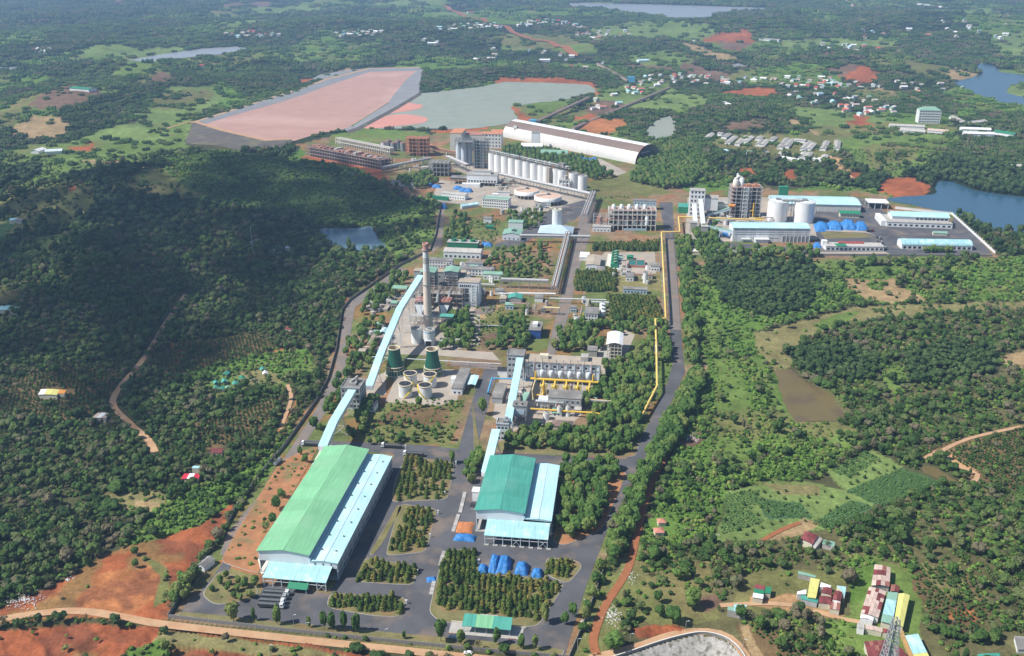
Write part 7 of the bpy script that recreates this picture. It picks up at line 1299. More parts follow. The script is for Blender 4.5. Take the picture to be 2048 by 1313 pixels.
P('porch', 'bright_white', t, ('box', 25, 42, -7, -0.3, 5.0, 5.4)); P('porch_wall', 'white_wall', t, ('box', 26, 41, -6, -0.3, 0.1, 4.98)); P('porch', 'bright_white', t, ('box', 10, 21, -3, -0.3, 4.0, 4.3))
t = thing('long_store', 'long warehouse with aqua roof behind the white silos', 'warehouse', on(1634, 425, 112), math.radians(-5)); w, d, h = 112.0, 42.0, 10.0; P('wall', 'steel_white', t, ('box', 0, w, 0.2, d, 0, h))
for k in range(28): P('wall_panel', 'lime', t, ('box', w * k / 28 + 0.9, w * (k + 1) / 28 - 0.5, 0, 0.19, 0.4, h - 0.6))
for k in range(8): P('roof_sheet', 'aqua_roof', t, ('extx', [(-0.8, h + 0.01), (d / 2, h + 3.2), (d + 0.8, h), (d + 0.8, h + 0.25), (d / 2, h + 3.45), (-0.8, h + 0.26)], w * k / 8 - 0.2, w * (k + 1) / 8 - 0.25))
block('conveyor_house', 'green box on top of the aqua warehouse ridge', (1566, 398), 12, 8, 16, 'dark_green', 'dark_green'); block('green_office', 'green roofed small office before the aqua warehouse', (1699, 436), 24, 9, 6, 'cream', 'dark_green', 'gx', (6, 1, 1.4), rise_=2.0, ov=1.2)
t = thing('loading_canopy', 'white flat canopy on posts near the blue lake', 'canopy', on(1756, 419, 27), AX); P('roof', 'bright_white', t, ('box', 0, 27, 0, 22, 8, 8.6))
for x in (1, 9.3, 17.6, 26):
 for y in (1, 21): P('post', 'steel_white', t, ('box', x - 0.35, x + 0.35, y - 0.35, y + 0.35, 0.1, 8))
P('rear_wall', 'mid_steel', t, ('box', 1, 26, 20.5, 20.9, 0.1, 5))
t = block('repair_hall', 'large white hall with pale aqua upper roof and window band', (1838, 456), 78, 36, 6.0, 'bright_white', 'fibro', win=(12, 1, 1.6, 3.0, 2.2)); P('upper_wall', 'bright_white', t, ('box', 8, 76, 10, 34, 6.36, 11)); P('upper_roof', 'aqua_roof', t, ('extx', [(9, 11.01), (22, 14), (35, 11.01), (35, 11.3), (22, 14.3), (9, 11.3)], 7, 77)); windows(t, 8, 1, 36, 75, 7.4, 1, 3.6, 2.2, y=9.98); P('side_annex', 'bright_white', t, ('box', -6, -0.05, 2, 38, 0.1, 7))
t = block('arched_hall', 'long hall with arched pale blue roof and arched windows', (1873, 500), 79, 17, 5.0, 'bright_white', 'aqua_worn', 'arch', (14, 1, 1.0, 3.2, 2.6), rise_=4.5, rz=math.radians(-3.5)); t = block('canteen', 'low white building with flat grey roof and red trim in front', (1709, 502), 66, 15, 5.0, 'bright_white', 'fibro', win=(13, 1, 1.0, 3.0, 2.2), rz=math.radians(-2)); P('red_roof', 'red_roof', t, ('box', 17, 46, 10, 14.5, 5.36, 6.6)); P('green_roof', 'dark_green', t, ('box', 12, 24, -1.5, 9, 5.36, 5.9)); P('corner_tower', 'bright_white', t, ('box', -1.5, 4, 9, 15.5, 0.1, 8.5))
block('green_carport', 'small green canopy behind the arched hall', (1880, 472), 16, 5, 3.2, 'cream', 'sage_roof', 'gx'); block('gate_hut', 'white and blue hut pair below the big white hall, left one', (1454, 512), 22, 9, 4.5, 'white_wall', 'grey_roof', 'hip', (5, 1)); block('gate_hut', 'low grey hut below the big white hall, right one', (1536, 508), 22, 8, 4.0, 'white_wall', 'pale_blue', 'shed', (3, 1)); block('gate_hut', 'small pale hut beside the right-hand road', (1390, 510), 12, 8, 4, 'cream', 'lime', 'gx')
# far fence of the right-hand plant
a = V3(1904, 430, 0); b = V3(1990, 508, 0); d = b - a; L = math.hypot(d.x, d.y); t = thing('white_wall', 'white boundary wall with posts along the lake side', 'wall', a, math.atan2(d.y, d.x)); P('wall', 'bright_white', t, ('box', 0, L, -0.2, 0.2, 0, 2.6))
for k in range(int(L / 8)): P('post', 'bright_white', t, ('box', k * 8 - 0.5, k * 8 + 0.5, -0.6, 0.6, 0, 3.6))
a = V3(1790, 418, 0); b = V3(1904, 430, 0); d = b - a; L = math.hypot(d.x, d.y); t = thing('white_wall', 'white boundary wall behind the large white hall', 'wall', a, math.atan2(d.y, d.x)); P('wall', 'bright_white', t, ('box', 0, L, -0.2, 0.2, 0, 3.0)); P('coping', 'lime', t, ('box', 0, L, -0.35, 0.35, 3.01, 3.3))
a = V3(1620, 512, 0); b = V3(1985, 513, 0); d = b - a; L = math.hypot(d.x, d.y); t = thing('grey_wall', 'low grey boundary wall before the canteen and arched hall', 'wall', a, math.atan2(d.y, d.x)); P('wall', 'wall_grey', t, ('box', 0, L, -0.15, 0.15, 0, 2.0)); P('coping', 'concrete', t, ('box', 0, L, -0.25, 0.25, 2.01, 2.2))
# ------------------------------------------------------------------ boundary walls
def wall_run(label, pts, h=2.3, panel=3.2, mat='wall_grey', cap='concrete'):
 W = [V3(x, y, 0) for x, y in pts]; t = thing('boundary_wall', label, 'wall', W[0])
 mesh = None
 for i in range(len(W) - 1):
  a = W[i] - W[0]; b = W[i + 1] - W[0]; L = (b - a).length; n = max(1, int(round(L / panel))); ang = math.atan2((b - a).y, (b - a).x)
  for k in range(n):
   if mesh is None:
    m = MB(); m.box(0.1, panel - 0.1, -0.08, 0.08, -0.3, h); mesh = m.mesh('wall_panel', mat); m = MB(); m.box(-0.16, 0.16, -0.16, 0.16, -0.3, h + 0.25); pm = m.mesh('wall_post', cap)
   c = a.lerp(b, k / n); o = link('wall_panel', mesh, t); o.location = c; o.rotation_euler = (0, 0, ang); o.scale = (L / n / panel, 1, 1); o = link('wall_post', pm, t); o.location = c; o.rotation_euler = (0, 0, ang)
 return t
wall_run('grey panel wall along the front of the works beside the earth track', [(337, 1236), (560, 1262), (760, 1283), (960, 1303), (1138, 1318)])
wall_run('grey panel wall along the left side of the works', [(337, 1236), (404, 1122), (440, 1078), (470, 1022), (520, 952), (570, 893), (632, 805), (656, 760), (673, 700), (684, 622), (700, 602), (800, 532), (860, 502), (872, 470), (882, 408)], h=2.6, panel=4.5)
wall_run('dark grey panel wall along the right side near the red track', [(1138, 1318), (1165, 1255), (1190, 1190), (1208, 1140)], h=2.4)
wall_run('thin pale wall behind the tree row right of the upper road', [(1372, 560), (1388, 640), (1398, 700), (1404, 745)], h=2.2, panel=6)
# lamp posts, marker posts
def lamp(px, py, h, label):
 t = thing('lamp_post', label, 'lamp post', G(px, py)); P('pole', 'concrete', t, ('cyl', 0, 0, -0.3, h, 0.16, 0.09, 8)); P('arm', 'steel_white', t, ('bar', (0, 0, h), (1.3, 0, h + 0.25), 0.12)); P('lamp_head', 'steel_white', t, ('box', 0.9, 1.7, -0.15, 0.15, h + 0.15, h + 0.32))
lamp(588, 1254, 7.5, 'street lamp at the front wall between two young trees'); lamp(614, 1262, 5, 'short lamp at the front wall right of the tall one'); lamp(1034, 1298, 6, 'street lamp at the front wall near the green canopy'); lamp(1155, 1304, 8, 'tall pole at the right corner of the front wall'); lamp(915, 1294, 7, 'street lamp at the front wall beside the large tree'); lamp(770, 1278, 6, 'street lamp at the front wall near the yard corner'); lamp(541, 1313, 7, 'pole on the red bank below the earth track'); lamp(1432, 1088, 6, 'grey pole at the lower end of the striped field'); lamp(1371, 1262, 6, 'pole above the retaining wall'); lamp(1486, 1296, 5, 'pole beside the walled basin'); lamp(1260, 1284, 5, 'pole beside the red bank')
for k, (x, y) in enumerate([(889.6, 990), (876, 1028), (860, 1075), (835, 1147), (813, 1208), (912, 930), (811, 897)]): t = thing('marker_pillar', ['white marker pillar beside the upper pine square', 'white marker pillar at the upper corner of the middle island', 'white marker pillar at the lower corner of the middle island', 'white marker pillar beside the square island by the shadow', 'white marker pillar at the end of the long front island', 'white marker pillar at the lane junction', 'white marker pillar by the cross lane trucks'][k], 'pillar', V3(x, y, 0.1), AX); P('shaft', 'bright_white', t, ('box', -0.3, 0.3, -0.3, 0.3, 0, 2.3)); P('cap', 'bright_white', t, ('box', -0.42, 0.42, -0.42, 0.42, 2.31, 2.5))
# ------------------------------------------------------------------ vehicles
def wheel_mesh(r=0.52, w=0.32):
 m = MB(); n = 12
 vs = [(x, r * math.cos(2 * math.pi * k / n), r * math.sin(2 * math.pi * k / n)) for x in (-w / 2, w / 2) for k in range(n)]
 m.add(vs, [(k, (k + 1) % n, n + (k + 1) % n, n + k) for k in range(n)] + [tuple(range(n - 1, -1, -1)), tuple(range(n, 2 * n))]); return m.mesh('wheel', 'rubber')
WHL = wheel_mesh(); CWH = wheel_mesh(0.33, 0.22)
def truck(label, px, ang, L=13.0, cabm='bright_white', bed='truck_bed', tarp=True):
 """lorry with long dark bed; local +y is forward"""
 t = thing('truck', label, 'truck', V3(*px, 0.12), math.radians(ang) - math.pi / 2, None); w = 2.5
 P('chassis', 'black', t, ('box', -0.5, 0.5, -L / 2, L / 2, 0.7, 1.05)); m = MB()
 c = P('cab', cabm, t, ('extx', [(L / 2 - 2.1, 1.0), (L / 2, 1.0), (L / 2, 2.2), (L / 2 - 0.35, 3.3), (L / 2 - 2.1, 3.3)], -w / 2, w / 2)); P('windscreen', 'glass_dark', c, ('box', -w / 2 + 0.2, w / 2 - 0.2, L / 2 - 0.32, L / 2 + 0.02, 2.25, 3.0)); P('side_window', 'glass_dark', c, ('box', -w / 2 - 0.02, w / 2 + 0.02, L / 2 - 1.5, L / 2 - 0.5, 2.2, 2.9)); P('air_deflector', cabm, c, ('extx', [(L / 2 - 2.0, 3.31), (L / 2 - 0.6, 3.31), (L / 2 - 2.0, 3.9)], -0.9, 0.9))
 P('bed', bed, t, ('box', -w / 2, w / 2, -L / 2, L / 2 - 2.5, 1.1, 2.0), ('box', -w / 2, -w / 2 + 0.12, -L / 2, L / 2 - 2.5, 2.0, 2.75), ('box', w / 2 - 0.12, w / 2, -L / 2, L / 2 - 2.5, 2.0, 2.75), ('box', -w / 2 + 0.121, w / 2 - 0.121, -L / 2, -L / 2 + 0.12, 2.0, 2.75), ('box', -w / 2 + 0.121, w / 2 - 0.121, L / 2 - 2.62, L / 2 - 2.5, 2.0, 2.75))
 if tarp: P('bed_cover', 'dark_steel', t, ('exty', [(-w / 2 + 0.13, 2.5), (0, 2.95), (w / 2 - 0.13, 2.5), (w / 2 - 0.13, 2.3), (-w / 2 + 0.13, 2.3)], -L / 2 + 0.15, L / 2 - 2.7))
 for y in (L / 2 - 1.2, -L / 2 + 1.2, -L / 2 + 2.5, -L / 2 + 3.8):
  for x in (-w / 2 + 0.25, w / 2 - 0.25): o = link('wheel', WHL, t); o.location = (x, y, 0.52)
 return t
truck('dark flatbed truck with white cab, nearest of the four parked by the yard', (543, 1215), -6, 14); truck('dark flatbed truck with white cab, second of the four parked by the yard', (545, 1207), -6, 14); truck('dark trailer truck, third of the four parked by the yard', (549, 1198), -6, 14, 'grey_wall'); truck('dark trailer truck with white cab, farthest of the four parked by the yard', (554, 1190), -6, 14)
truck('white-cabbed dark truck left of the light green warehouse back end', (621, 892), 172, 13); truck('white-cabbed dark truck standing in the cross lane', (783, 896), 174, 14.5); truck('white-cabbed dark truck beside the upper pine square', (827, 912), 174, 14.5); truck('small grey truck on the left boundary lane', (556, 928), 70, 7.5, 'mid_steel', 'mid_steel')
for k, (x, y) in enumerate([(1757, 478), (1760, 487), (1768, 498), (1740, 464)]): truck(['dark truck in the right-hand plant lane, rear one', 'dark truck in the right-hand plant lane, middle one', 'dark truck in the right-hand plant lane, front one', 'red brown truck behind the canteen lawn'][k], (x, y), -75 if k < 3 else 0, 9, 'mid_steel' if k < 3 else 'maroon')
def car(label, px, ang, body):
 t = thing('car', label, 'car', Vector(G(*px)) + Vector((0, 0, 0.28)), math.radians(ang) - math.pi / 2); w = 1.75
 c = P('body', body, t, ('extx', [(-2.15, 0.35), (2.15, 0.35), (2.15, 0.8), (1.9, 0.95), (-2.1, 1.0), (-2.15, 0.8)], -w / 2, w / 2), ('extx', [(1.2, 0.96), (0.6, 1.5), (-1.4, 1.52), (-2.0, 1.0)], -w / 2 + 0.1, w / 2 - 0.1))
 P('windscreen', 'glass_dark', c, ('extx', [(1.22, 0.99), (0.62, 1.50), (0.66, 1.52), (1.27, 0.99)], -w / 2 + 0.2, w / 2 - 0.2)); P('side_window', 'glass_dark', c, ('box', -w / 2 + 0.07, w / 2 - 0.07, -1.35, 0.55, 1.05, 1.42))
 for y in (1.35, -1.35):
  for x in (-w / 2 + 0.05, w / 2 - 0.05): o = link('wheel', CWH, t); o.location = (x, y, 0.33)
car('white car driving on the earth track', (936, 1309), 172, 'bright_white'); car('pale blue car parked under the trees inside the front wall', (905, 1277), 172, 'pale_blue'); car('small white car parked near the gas plant', (1074, 871), 80, 'bright_white'); car('dark car parked near the small farmhouse on the left', (216, 810), 20, 'dark_steel')
# ------------------------------------------------------------------ tarpaulin heaps
def heap(name, label, c, w, d, h, rz, mat, cat, group=None, seed=0, flat=0.45):
 R = random.Random(seed); t = MB(); nx, ny = 11, 9; vs = []; fs = []
 for j in range(ny):
  for i in range(nx):
   u = i / (nx - 1) * 2 - 1; v = j / (ny - 1) * 2 - 1; e = max(abs(u), abs(v)); f = 1 - max(0, (e - flat) / (1 - flat)) ** 1.5 if e > flat else 1
   k = 1 + (R.uniform(-0.09, 0.09)); vs.append((u * w / 2 * k, v * d / 2 * k, (h * f * R.uniform(0.84, 1.12) + (0.05 if e < 1 else -0.1)) if e < 0.99 else -0.05))
 for j in range(ny - 1):
  for i in range(nx - 1): fs.append((j * nx + i, j * nx + i + 1, (j + 1) * nx + i + 1, (j + 1) * nx + i))
 t.add(vs, fs, True); o = link(name, t.mesh(name, mat)); o.location = c; o.rotation_euler = (0, 0, rz); tag(o, label, cat, group); return o
TG = 'blue tarpaulin heaps before the teal warehouse'
for k, (x, y, w, d, h, lb) in enumerate([(965, 1145, 5.4, 7, 3.6, 'small blue tarpaulin heap, leftmost in the row before the pines'), (987, 1143, 5.6, 16, 4.4, 'tall narrow blue tarpaulin heap, left one of the touching pair'), (1007, 1143, 7.6, 15, 4.6, 'broad blue tarpaulin heap, right one of the touching pair'), (1043, 1148, 7.4, 11, 4.2, 'blue tarpaulin heap, second from the right in the row before the pines'), (1074, 1153, 6.4, 7, 3.4, 'small blue tarpaulin heap at the right end of the row')]):
 c = V3(x, y, 0.1); heap('tarpaulin_heap', lb, c + Vector((0.05, 0.98, 0)) * (d / 2 - 2), w, d, h, AX, 'tarp', 'tarpaulin', TG, k)
heap('tarpaulin_heap', 'wide blue tarpaulin heap below the orange soil pile', V3(930, 1078, 0.1), 13.5, 5.6, 2.6, AX, 'tarp', 'tarpaulin', None, 11); heap('tarpaulin_heap', 'crumpled blue tarpaulin lying at the lane edge', V3(863, 1160, 0.1), 5.5, 4.5, 1.2, 0.1, 'tarp', 'tarpaulin', None, 12); heap('soil_pile', 'orange soil pile beside the teal warehouse', V3(930, 1055, 0.2), 10, 12, 1.4, AX, 'soil_pile', 'soil', None, 13)
for k, (x, y, w, d, h, lb) in enumerate([(1643, 456, 17, 22, 7, 'big blue tarpaulin heap, leftmost of the row behind the canteen'), (1669, 456, 18, 24, 8, 'big blue tarpaulin heap, second of the row behind the canteen'), (1696, 455, 18, 26, 9, 'big blue tarpaulin heap, third of the row behind the canteen'), (1721, 457, 16, 22, 8, 'big blue tarpaulin heap, rightmost of the row behind the canteen'), (1640, 462, 12, 10, 4, 'low blue tarpaulin heap in front of the leftmost big one'), (1634, 494, 9, 12, 5, 'dark blue tarpaulin heap left of the canteen'), (1434, 478, 7, 6, 4, 'blue tarpaulin heap at the left end of the big white hall'), (1449, 472, 11, 8, 4, 'pale blue sheeted heap beside the big white hall'),
          (976, 492, 11, 7, 4, 'blue tarpaulin heap beside the cooling cells'), (968, 490, 6, 6, 3.5, 'dark blue tarpaulin bundle left of the heap by the cooling cells'), (888, 417, 7, 10, 6, 'blue tarpaulin tent alone on the upper left lane'), (916, 379, 14, 8, 5, 'blue tarpaulin heap, left of three beside the dryer hall'), (927, 383, 12, 8, 5, 'blue tarpaulin heap, middle of three beside the dryer hall'), (937, 384, 12, 9, 5, 'blue tarpaulin heap, right of three beside the dryer hall'), (858, 371, 13, 8, 4, 'blue tarpaulin heap by the workshop, left one'), (873, 375, 14, 8, 4, 'blue tarpaulin heap by the workshop, right one'), (702, 351, 10, 7, 4, 'small blue tarpaulin heap left of the red plant'),
          (1143, 320, 18, 14, 7, 'blue tarpaulin heap under the vaulted store, first from left'), (1158, 323, 20, 14, 7, 'blue tarpaulin heap under the vaulted store, second from left'), (1170, 324, 12, 12, 6, 'blue tarpaulin heap under the vaulted store, third from left'), (1179, 325, 12, 12, 6, 'blue tarpaulin heap under the vaulted store, fourth from left'), (1188, 323, 12, 14, 6, 'blue tarpaulin heap under the vaulted store, rightmost')]): heap('tarpaulin_heap', lb, V3(x, y, 0.1), w, d, h, AX, 'tarp', 'tarpaulin', None, 20 + k, 0.35)
# slabs stacked along the lane
for lb, a, b, n in [('row of grey concrete slabs beside the soil pile', (906, 1064), (917, 1030), 6), ('row of grey concrete slabs left of the teal warehouse', (920, 1026), (930, 985), 7), ('row of grey concrete slabs at the upper edge of the large pine plantation', (880, 1132), (888, 1103), 7), ('row of grey concrete slabs at the lower edge of the large pine plantation', (862, 1190), (868, 1164), 6), ('stack of grey slabs between pine plantation and tarpaulin heaps', (954, 1132), (957, 1118), 4)]:
 A = V3(*a, 0.12); B = V3(*b, 0.12); d = B - A; L = d.length; t = thing('slab_row', lb, 'slabs', A, math.atan2(d.y, d.x))
 for k in range(n): P('slab', 'plank', t, ('box', L * k / n + 0.05, L * (k + 1) / n - 0.05, -1.1, 1.1, 0, 0.35 + 0.05 * (k % 3)))
# front gate canopy
t = thing('gate_canopy', 'long green canopy roof with light green middle at the front yard', 'canopy', V3(925, 1264, 0.1), AX); 
for k in range(3): P('roof_sheet', ['teal_roof', 'green_roof', 'teal_roof'][k], t, ('extx', [(-1.2, 4.6), (6.5, 6.4), (6.5, 6.6), (-1.2, 4.8)], [0, 6.6, 15.6][k], [6.58, 15.58, 25.2][k]))
for x in (0.8, 6.6, 12.4, 18.4, 24.4):
 for y in (0, 5.6): P('post', 'steel_white', t, ('box', x - 0.15, x + 0.15, y - 0.15, y + 0.15, 0, 4.9 if y < 1 else 6.1))
P('rear_awning', 'fibro', t, ('extx', [(6.6, 5.2), (9.4, 4.6), (9.4, 4.7), (6.6, 5.3)], 8, 17)); P('floor', 'concrete', t, ('box', -7, 31, -2.2, 7, 0.02, 0.22)); P('barrier', 'red_slab', t, *[('box', x, x + 0.7, -2.6, -2.2, 0.02, 0.7) for x in np.arange(-7, 2, 1.5)], *[('box', x, x + 0.7, -2.6, -2.2, 0.02, 0.7) for x in np.arange(24, 31, 1.5)]); P('wall', 'cream', t, ('box', -7, 0, 6.4, 6.8, 0.2, 1.0), ('box', 25.5, 32, 6.4, 6.8, 0.2, 1.0))
block('guard_house', 'small white guard house with grey gable roof at the left wall', (402, 1142), 5.5, 8.5, 3.0, 'white_wall', 'grey_roof', 'gy', (1, 1), rz=math.radians(-25), rise_=1.4)
t = block('dust_filter_house', 'white dust filter unit at the left side of the teal warehouse', (951, 1003), 4, 5, 7, 'bright_white', 'bright_white'); block('switch_box', 'pale box at the left front corner of the teal warehouse', (947, 1020), 4, 4, 2.2, 'fibro', 'tank_top')
# rubbish
def rubbish(label, px, w, d, n, seed, mats=('rubbish', 'bright_white', 'cream')):
 R = random.Random(seed); A = G(*px); t = MB()
 for k in range(n):
  x = R.gauss(0, w / 3); y = R.gauss(0, d / 3); s = R.uniform(0.18, 0.5); z = float(height(np.array([A.x + x]), np.array([A.y + y]))[0]) - A.z; lobe(t, R, (x, y, z + s * 0.2), s, s * R.uniform(0.6, 1.3), s * 0.5, True, 0.4)
 o = link('rubbish_heap', t.mesh('rubbish_heap', mats[0])); o.location = A; tag(o, label, 'rubbish')
for lb, p, w, d, n in [('scattered white bags on the red earth at the left edge', (45, 1203), 14, 12, 150), ('white rubbish on the grass by the long earth track', (140, 1158), 5, 3, 18), ('white sacks heap right of the red track', (1220, 1232), 9, 12, 130), ('pale rubble trail right of the red track farther up', (1258, 1148), 6, 12, 60), ('grey white sacks along the boundary wall', (1172, 1240), 4, 14, 70), ('pale rubble patch on the brown clearing beside the tree row', (1385, 876), 12, 10, 60), ('pale tomb slabs around the green grave roofs', (500, 764), 40, 16, 80)]: rubbish(lb, p, w, d, n, len(lb))
# ------------------------------------------------------------------ farmsteads, right foreground
def qshed(name, label, cs, z, nu, nv, mats, wall='cream', pitch=0.7, cat='house', group=None, axis='u', weights=None):
 """roof of single sheets over a walled shed, from the four roof corners in the photo"""
 gz = G(sum(c[0] for c in cs) / 4, sum(c[1] for c in cs) / 4).z
 Q = [g0(c[0], c[1], z + gz) for c in cs]; o = sum(Q, Vector()) / 4; o.z = gz; t = thing(name, label, cat, o, 0, group); q = [p - o for p in Q]; R = random.Random(int(cs[0][0] * 7 + cs[0][1]))
 ins = [p * 0.94 for p in q]; P('wall', wall, t, ('prism', [(p.x, p.y) for p in ins], -0.4, z - 0.15))
 def at(u, v):
  p = (q[0] * (1 - u) + q[1] * u) * (1 - v) + (q[3] * (1 - u) + q[2] * u) * v; s = u if axis == 'u' else v
  return Vector((p.x, p.y, z + pitch * (1 - abs(2 * s - 1))))
 for i in range(nu):
  for j in range(nv):
   e = R.uniform(0, 0.05); u0 = i / nu + 0.004; u1 = (i + 1) / nu - 0.004; v0 = j / nv + 0.002; v1 = (j + 1) / nv - 0.002; c = [at(u0, v0), at(u1, v0), at(u1, v1), at(u0, v1)]
   up = Vector((0, 0, 0.1)); c = [p + Vector((0, 0, e)) for p in c]; m = mats[(i * nv + j) % len(mats)] if weights == 'seq' else R.choice(mats)
   P('roof_sheet', m, t, ('add', c + [p + up for p in c], [(0, 1, 2, 3), (7, 6, 5, 4), (4, 5, 1, 0), (5, 6, 2, 1), (6, 7, 3, 2), (7, 4, 0, 3)]))
 return t
def Zc(*p): return [(1440 + x / 4.481, 1020 + y / 4.481) for x, y in p]
qshed('farm_shed', 'long shed with patchwork rusty and pink roof, farthest of the big farm sheds', Zc((1385, 490), (1530, 520), (1520, 690), (1355, 680)), 4.5, 4, 4, ['pink_sheet', 'pink_sheet', 'rust_sheet', 'maroon'], 'fibro'); qshed('farm_shed', 'big shed with tan and maroon patchwork roof beside the green one', Zc((1335, 690), (1490, 735), (1420, 970), (1260, 930)), 4.5, 5, 7, ['pink_sheet', 'pink_sheet', 'pink_sheet', 'maroon'], 'bright_white')
qshed('farm_shed', 'shed with green and pale blue roof between tan and yellow roofs', Zc((1505, 735), (1595, 745), (1545, 1030), (1440, 1000)), 4.5, 1, 4, ['sage_roof', 'aqua_worn', 'aqua_worn', 'sage_roof'], 'cream', weights='seq'); qshed('farm_shed', 'shed with bright yellow roof behind the lattice pylon', Zc((1600, 750), (1702, 766), (1640, 1055), (1555, 1030)), 4.5, 2, 4, ['lemon_roof'], 'cream')
qshed('farm_hut', 'small white front roof at the foot of the tan patchwork shed', Zc((1262, 930), (1380, 965), (1372, 1000), (1255, 970)), 3.6, 2, 1, ['bright_white'], 'bright_white'); qshed('farm_hut', 'tiny maroon roofed hut behind the green and yellow sheds', Zc((1530, 670), (1612, 690), (1600, 740), (1528, 735)), 3.2, 2, 1, ['maroon', 'rust_sheet'], 'cream'); qshed('farm_hut', 'grey white cube house at the end of the long wall', Zc((1232, 1005), (1290, 1015), (1295, 1070), (1230, 1055)), 4.0, 1, 1, ['fibro'], 'bright_white', 0.2); qshed('farm_hut', 'long narrow pinkish roof along the farm lane', Zc((1300, 1030), (1458, 1062), (1455, 1100), (1300, 1070)), 3.0, 4, 1, ['pink_sheet'], 'cream', 0.3); qshed('farm_hut', 'rusty roof hut at the right end of the farm lane', Zc((1462, 1066), (1535, 1082), (1512, 1112), (1458, 1102)), 3.0, 2, 1, ['rust_sheet', 'maroon'], 'cream', 0.3)
qshed('farmhouse', 'large maroon roof behind the pylon at the bottom edge', Zc((1290, 1180), (1490, 1165), (1520, 1360), (1340, 1390)), 4.0, 5, 4, ['maroon', 'maroon', 'maroon', 'rust_sheet'], 'cream', axis='v'); qshed('farmhouse', 'maroon and teal roof right of the pylon at the bottom edge', Zc((1560, 1230), (1640, 1250), (1720, 1370), (1590, 1390)), 3.6, 2, 3, ['maroon', 'maroon', 'teal_roof'], 'cream'); qshed('farm_shed', 'shed with half pale blue half yellow roof at the bottom edge', [(1810, 1271.7), (1836, 1268), (1874, 1345), (1842, 1348)], 4.5, 1, 2, ['aqua_worn', 'lemon_roof'], 'wood_tan', weights='seq')
t = qshed('timber_fence', 'tan timber fence strip beside the blue and yellow shed', Zc((1615, 1085), (1640, 1080), (1745, 1370), (1720, 1375)), 2.2, 1, 9, ['wood_tan'], 'wood_tan', 0.05, 'fence')
qshed('farmhouse', 'house with narrow yellow roof among maroon ones', Zc((810, 610), (895, 625), (860, 795), (780, 785)), 4.6, 1, 4, ['lemon_roof'], 'cream'); qshed('farm_hut', 'teal porch roof in front of the yellow roofed house', Zc((728, 765), (882, 800), (875, 838), (722, 800)), 3.2, 3, 1, ['teal_roof'], 'grey_wall', 0.2); qshed('farm_hut', 'white lean-to roof left of the yellow roofed house', Zc((690, 735), (775, 715), (772, 757), (690, 760)), 3.4, 1, 1, ['bright_white'], 'white_wall', 0.2); qshed('farmhouse', 'maroon hip of the house right of the yellow roof', Zc((925, 697), (1003, 708), (1000, 775), (905, 745)), 4.4, 2, 2, ['maroon'], 'cream'); qshed('farmhouse', 'wide maroon roof below the maroon hip', Zc((892, 772), (1002, 782), (992, 850), (882, 836)), 3.8, 3, 2, ['maroon', 'maroon', 'rust_sheet'], 'cream', 0.4); qshed('farmhouse', 'dark maroon roof with white gable beside the teal roof', Zc((1025, 728), (1097, 740), (1082, 825), (1008, 805)), 4.8, 2, 2, ['maroon'], 'bright_white'); qshed('farm_hut', 'faded pink sheet roof below the dark maroon one', Zc((990, 822), (1080, 832), (1072, 905), (980, 888)), 3.4, 3, 1, ['pink_sheet', 'rust_sheet'], 'cream', 0.2); qshed('farm_hut', 'pale teal roof at the right end of the farmhouse cluster', Zc((1045, 680), (1132, 692), (1115, 790), (1098, 740)), 4.2, 1, 2, ['aqua_worn'], 'cream', 0.3); qshed('farm_hut', 'white roof behind the maroon hip', Zc((905, 650), (998, 682), (985, 702), (893, 690)), 3.8, 1, 1, ['bright_white'], 'white_wall', 0.2)
qshed('farmhouse', 'small farmhouse with maroon, green and white roof strips', Zc((315, 665), (405, 685), (385, 800), (290, 785)), 3.8, 1, 3, ['maroon', 'dark_green', 'bright_white'], 'cream', weights='seq'); qshed('farm_hut', 'green side roof of the striped farmhouse', Zc((405, 690), (462, 695), (455, 752), (398, 748)), 3.4, 1, 1, ['dark_green'], 'cream', 0.2); qshed('farm_hut', 'grey hut with sage and blue roof above the walled basin', Zc((68, 868), (235, 890), (232, 935), (65, 900)), 3.6, 3, 1, ['sage_roof', 'sage_roof', 'aqua_worn'], 'fibro', 0.3); qshed('farm_hut', 'blue back roof of the grey hut', Zc((130, 845), (238, 853), (235, 888), (120, 872)), 3.8, 1, 1, ['aqua_worn'], 'fibro', 0.2); qshed('farm_hut', 'narrow sage roof strip behind the yellow roofed house', Zc((700, 550), (862, 592), (855, 610), (698, 577)), 3.0, 3, 1, ['sage_roof'], 'fibro', 0.2)
qshed('farmhouse', 'maroon roofed house at the edge of the striped field', Zc((762, 195), (882, 232), (828, 312), (720, 265)), 4.2, 3, 2, ['maroon'], 'cream'); qshed('farm_hut', 'dark lean-to of the maroon house by the field', Zc((882, 236), (920, 262), (852, 352), (828, 314)), 3.2, 1, 2, ['fibro', 'rust_sheet'], 'fibro', 0.2); qshed('farm_hut', 'sage roofed shed beside the maroon house by the field', Zc((925, 265), (1032, 292), (1025, 332), (915, 306)), 3.2, 2, 1, ['sage_roof'], 'fibro', 0.2); qshed('farm_hut', 'teal roof at the bottom edge far right', [(1955, 1309), (2000, 1307), (2002, 1330), (1955, 1332)], 3.2, 2, 1, ['teal_roof'], 'cream', 0.3); qshed('animal_pen', 'grey pen with pale walls at the right edge', [(2028, 1272), (2060, 1275), (2066, 1300), (2035, 1300)], 2.6, 1, 1, ['grey_roof'], 'bright_white', 0.05, 'pen')
for p, w, lb in [((1324, 1054), 4.6, 'small hut with tiled hip roof, rear of the pair beside the red track'), ((1319, 1074), 5.4, 'small hut with tiled hip roof, front of the pair beside the red track')]: block('pump_hut', lb, p, w, w * 0.9, 3.0, 'cream', 'tile_roof', 'hip', rise_=1.4, rz=math.radians(4))
